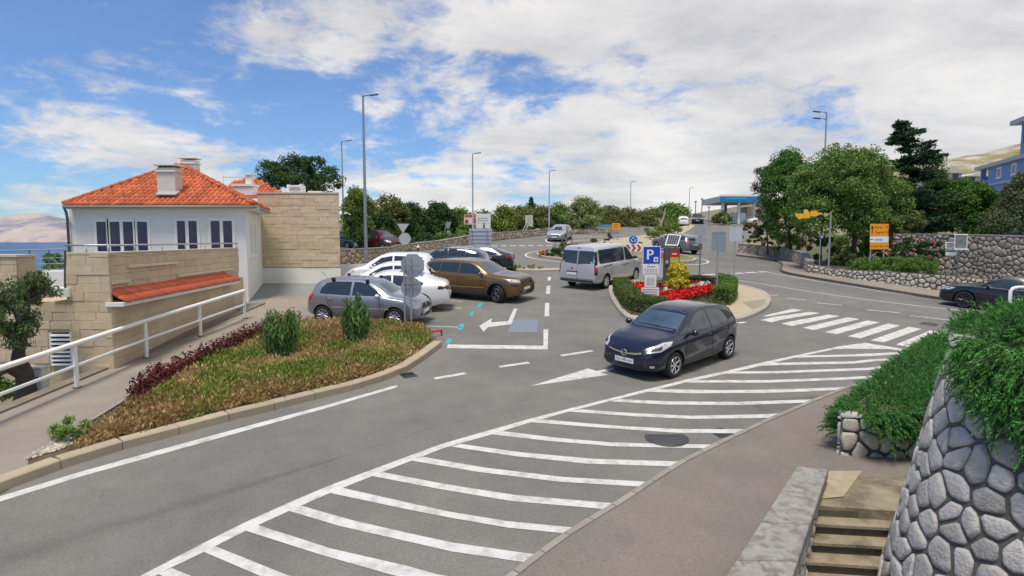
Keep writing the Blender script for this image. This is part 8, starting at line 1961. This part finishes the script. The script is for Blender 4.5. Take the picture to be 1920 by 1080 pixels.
# slim post with small blue plate; finger post with yellow boards
Y = 36.6; b = A(1539, 497, Y); rt = thing('road_sign', 'slim pale post with a small blue plate in the garden', 'road sign', (b.x, Y, h(b.x, Y) + .4)); post(rt, 1538.5, 444, Y, .03, zb=h(b.x, Y)); board(rt, 'plate', 1536, 1544.5, 440.5, 447, Y - .04, mat('plate_blue_mid', (0.05, 0.13, 0.32), .5), .02); board(rt, 'print', 1539, 1543, 442.5, 445, Y - .04, M_signwhite, .004, yo=-.0045)
Y = 36.2; b = A(1558, 484, Y); rt = thing('finger_post', 'pale post carrying yellow finger boards in front of the tree crown', 'signpost', (b.x, Y, h(b.x, Y) + .4)); post(rt, 1558, 397, Y + .03, .055, m=mat('post_pale', (0.26, 0.30, 0.27), .6), zb=h(b.x, Y) + .3)
for (q, m) in (([(1490, 400), (1505, 400.5), (1519, 404), (1519, 409), (1504, 409.5), (1499, 411.5), (1493, 406)], mat('finger_yellow', (0.85, 0.42, 0.015), .5)), ([(1507, 393.5), (1513, 392.5), (1516, 396), (1519, 404), (1508, 401.5)], mat('finger_yellow2', (0.80, 0.50, 0.06), .5)), ([(1519, 397), (1527, 394.5), (1535, 397.5), (1537, 402), (1530, 406), (1520, 405)], mat('finger_yellow', (0.85, 0.42, 0.015))), ([(1537, 398.5), (1542, 399.5), (1537.5, 402)], M_signwhite), ([(1545, 399), (1552, 400), (1553, 404), (1546, 407)], mat('finger_olive', (0.50, 0.40, 0.14), .5))):
    mb = MB(); mb.plate([A(x, y, Y - .05) for x, y in q], (0, -1, 0), .05); mb.build('finger_board', m, rt)
mb = MB(); mb.tube([A(1496, 405, Y + .03), A(1557, 401, Y + .03)], .025, 6); mb.build('cross_bar', M_galv, rt)
# red barrier stub, bollard light
b = G(806, 633); c = G(828, 629); mb = MB(); mb.tube([b + Z1 * .16, c + Z1 * .16], .028, 8); rt = thing('barrier_arm', 'red and white barrier stub at the tip of the kerbed bed', 'barrier', c); mb.build('arm', M_signred, rt); mb = MB(); mb.tube([c, c + Z1 * .17], .028, 8); mb.build('post', M_signred, rt); mb = MB(); mb.tube([G(790, 633) + Z1 * .16, b + Z1 * .16], .024, 8); mb.build('arm', mat('barrier_white', (0.70, 0.62, 0.45), .5), rt)
b = G(784, 478); rt = thing('bollard_light', 'short dark bollard light with pale cap by the far wall', 'bollard', b); mb = MB(); mb.tube([b, b + Z1 * .55], .05, 8); mb.build('post', M_bark_d, rt); mb = MB(); mb.lathe([(0, .72), (.05, .7), (.12, .56), (.08, .54), (0, .54)], b, 10); mb.build('cap', M_signwhite, rt)
for x, y0, y1, lab in ((1041, 454, 480, 'first short reflector post left of the pale grey car'), (1054, 441, 464, 'thin dark post right of the pale grey car'), (1063, 430, 455, 'taller thin dark post right of the pale grey car'), (1072, 443, 456, 'last short dark post near the far road')):
    Y = G(x, y1).y; t = A(x, y0, Y); mb = MB(); mb.tube([(t.x, Y, h(t.x, Y)), t], .05 if y0 != 454 else .07, 8); tag(mb.build('marker_post', M_galv if y0 == 454 else mat('dark_post_grey', (0.16, 0.17, 0.18))), lab, 'post', 'marker posts at the roundabout')
# blue stall, lit round sign
Y = 74; b = A(1112, 432, Y); rt = thing('market_stall', 'blue and white stall half hidden below the feathery tree', 'stall', (b.x, Y, h(b.x, Y)))
for x0, x1, y0, y1, m, nm in ((1098, 1120, 420, 432, mat('stall_blue', (0.03, 0.09, 0.34), .6), 'front'), (1122, 1146, 421, 426.5, mat('stall_pale_blue', (0.14, 0.26, 0.42), .6), 'awning'), (1086, 1098, 425, 433, mat('stall_grey', (0.45, 0.45, 0.50), .6), 'side'), (1104, 1116, 423.5, 427, mat('stall_light', (0.30, 0.42, 0.66), .6), 'banner')): board(rt, nm, x0, x1, y0, y1, Y - (.1 if nm == 'banner' else 0), m, .05 if nm == 'banner' else 1.2)
disc(rt, 'round_sign', 1112, 415.5, 4, Y - .1, M_signwhite); mb = MB(); mb.tube([A(1112, 420, Y), A(1112, 412, Y)], .04, 6); mb.build('sign_post', M_galv, rt)
# petrol station
Y = 93
b = A(1385, 420, Y); rt = thing('petrol_station', 'petrol station canopy with blue fascia on white columns', 'petrol station', (b.x, Y, h(b.x, Y)))
a_, b_ = rect(1351, 1440, 367.5, 379, Y); mb = MB(); mb.frame((a_.x, Y, a_.z), X1, (0, 1, 0), Z1, b_.x - a_.x, 9, b_.z - a_.z); mb.build('canopy', mat('canopy_soffit', (0.42, 0.42, 0.43), .6), rt)
board(rt, 'fascia', 1350, 1440, 368.5, 378.5, Y - .1, mat('fascia_blue', (0.02, 0.20, 0.46), .4), .08); board(rt, 'fascia_edge', 1349.5, 1440, 364.8, 368.3, Y - .12, M_signwhite, .1); board(rt, 'fascia_light', 1362, 1400, 370.5, 374, Y - .13, mat('fascia_light', (0.04, 0.36, 0.55), .4), .02)
for x, dy in ((1355.5, 1), (1360.5, 7), (1385.5, 1), (1386.5, 7), (1415, 1)): t = A(x, 379, Y + dy); mb = MB(); mb.box((t.x, Y + dy, (t.z + h(t.x, Y + dy)) / 2), (.4, .4, t.z - h(t.x, Y + dy))); mb.build('column', M_signwhite if dy == 1 else mat('column_blue', (0.10, 0.20, 0.38), .5), rt)
a_, b_ = rect(1400, 1432, 394, 414, Y + 6); mb = MB(); mb.frame((a_.x, Y + 6, h(a_.x, Y + 6)), X1, (0, 1, 0), Z1, b_.x - a_.x, 4, b_.z - h(a_.x, Y)); mb.build('shop', mat('shop_cream', (0.62, 0.50, 0.38), .7), rt)
for x in (1366, 1378, 1392): t = A(x, 402, Y + 2); mb = MB(); mb.box((t.x, Y + 2, h(t.x, Y + 2) + .85), (.9, .6, 1.7), bev=.05); mb.build('pump', M_signwhite, rt)
for x, y0, Yp, lab in ((1304.5, 378, 100, 'slim pole with small flat sign on the petrol station road'), (1316.5, 373, 98, 'slim dark pole with round head on the petrol station road'), (1329.5, 388, 90, 'pale slim pole beside the black car at the petrol station')):
    t = A(x, y0, Yp); r2 = thing('sign_pole', lab, 'pole', (t.x, Yp, h(t.x, Yp))); mb = MB(); mb.tube([(t.x, Yp, h(t.x, Yp)), t], .08, 7); mb.build('post', M_lampgrey, r2); board(r2, 'head', x - 2.5, x + 2.5, y0 - 1, y0 + 1.2, Yp - .05, M_lampgrey, .1)
# blue house
def blue_house():
    m = mat('blue_render', (0.21, 0.33, 0.60), .8, .06, 2); md = mat('grey_band', (0.42, 0.43, 0.50), .7); P0 = Vector((48.9, 62, 0)); P1 = Vector((42.2, 42.9, 0)); u = (P1 - P0).normalized(); n = Vector((-abs(u.y), u.x * (-1 if u.y < 0 else 1), 0)); n = Vector((u.y, -u.x, 0)); n = n if n.x < 0 else -n; L = (P1 - P0).length
    rt = thing('blue_house', 'bright blue rendered house with white framed windows up the hillside', 'house', (P0.x, P0.y, h(30, 60)))
    def blk(name, s0, s1, z0, z1, d0, dep, mm): o = P0 + u * s0 + n * d0; mb = MB(); mb.frame((o.x, o.y, z0), u, -n, Z1, s1 - s0, dep, z1 - z0); return mb.build(name, mm, rt)
    blk('lower_wall', 0, L, 3.0, 9.35, 0, 8, m); blk('floor_band', -.1, L, 9.352, 9.6, .15, 8.2, md); blk('upper_wall', 2.3, L, 9.602, 11.2, 0, 8, m); blk('pier', 0, .3, 9.602, 11.2, 0, .4, m); blk('pier', 1.9, 2.298, 9.602, 11.2, 0, 8, m); blk('balcony_parapet', .3, 1.9, 9.602, 10.0, 0, .2, m); blk('roof_band', -.35, L, 11.202, 11.55, .45, 9, md)
    blk('tower_wall', 7.6, L, 11.552, 12.7, -.3, 6, m); blk('tower_pier', 7.6, 8.0, 12.7, 14.5, -.3, .5, m); blk('tower_back', 9.2, L, 12.7, 14.5, -.5, 5, m); blk('tower_roof', 7.0, L, 14.5, 14.9, .4, 8, md)
    def win(s, z, w, hh): o = P0 + u * s + n * .0; window(rt, (o.x, o.y, z), u, n, w, hh, 1, .06, .12)
    win(4.0, 9.95, .95, 1.05); win(7.0, 9.95, 1.0, 1.05); win(4.6, 7.9, 1.5, .9); win(10, 9.95, 1.0, 1.05)
blue_house()
def hill_house(px, py, Y, w, d, hw, hr, label, mw, mr):
    c = A(px, py, Y); rt = thing('hill_house', label, 'house', (c.x, c.y, c.z)); mb = MB(); mb.box((c.x, c.y, c.z + hw / 2 - 1), (w, d, hw + 2)); mb.build('wall', mw, rt)
    V = [Vector((c.x + sx * (w / 2 + .3), c.y + sy * (d / 2 + .3), c.z + hw)) for sx, sy in ((-1, -1), (1, -1), (1, 1), (-1, 1))] + [Vector((c.x, c.y - d / 2 - .3, c.z + hw + hr)), Vector((c.x, c.y + d / 2 + .3, c.z + hw + hr))]
    mk('roof', V, [(0, 4, 5, 3), (1, 2, 5, 4), (0, 1, 4), (2, 3, 5)], mr, rt)
    for sx in (-.25, .25): mb = MB(); mb.box((c.x + sx * w, c.y - d / 2 - .01, c.z + hw * .55), (.8, .06, 1.0)); mb.build('window', M_pane, rt)
hill_house(1760, 345, 85, 3.4, 4, 1.3, 1.1, 'pale gabled house below the hillside behind the cedar', mat('hill_wall_pale', (0.55, 0.50, 0.42), .8), mat('hill_roof_pale', (0.50, 0.45, 0.38), .8))
hill_house(1812, 346, 88, 4.5, 5, .9, .6, 'low flat roofed pale house beside the blue house', mat('hill_wall_pale', (0.55, 0.50, 0.42)), mat('hill_roof_grey', (0.50, 0.49, 0.45), .8))
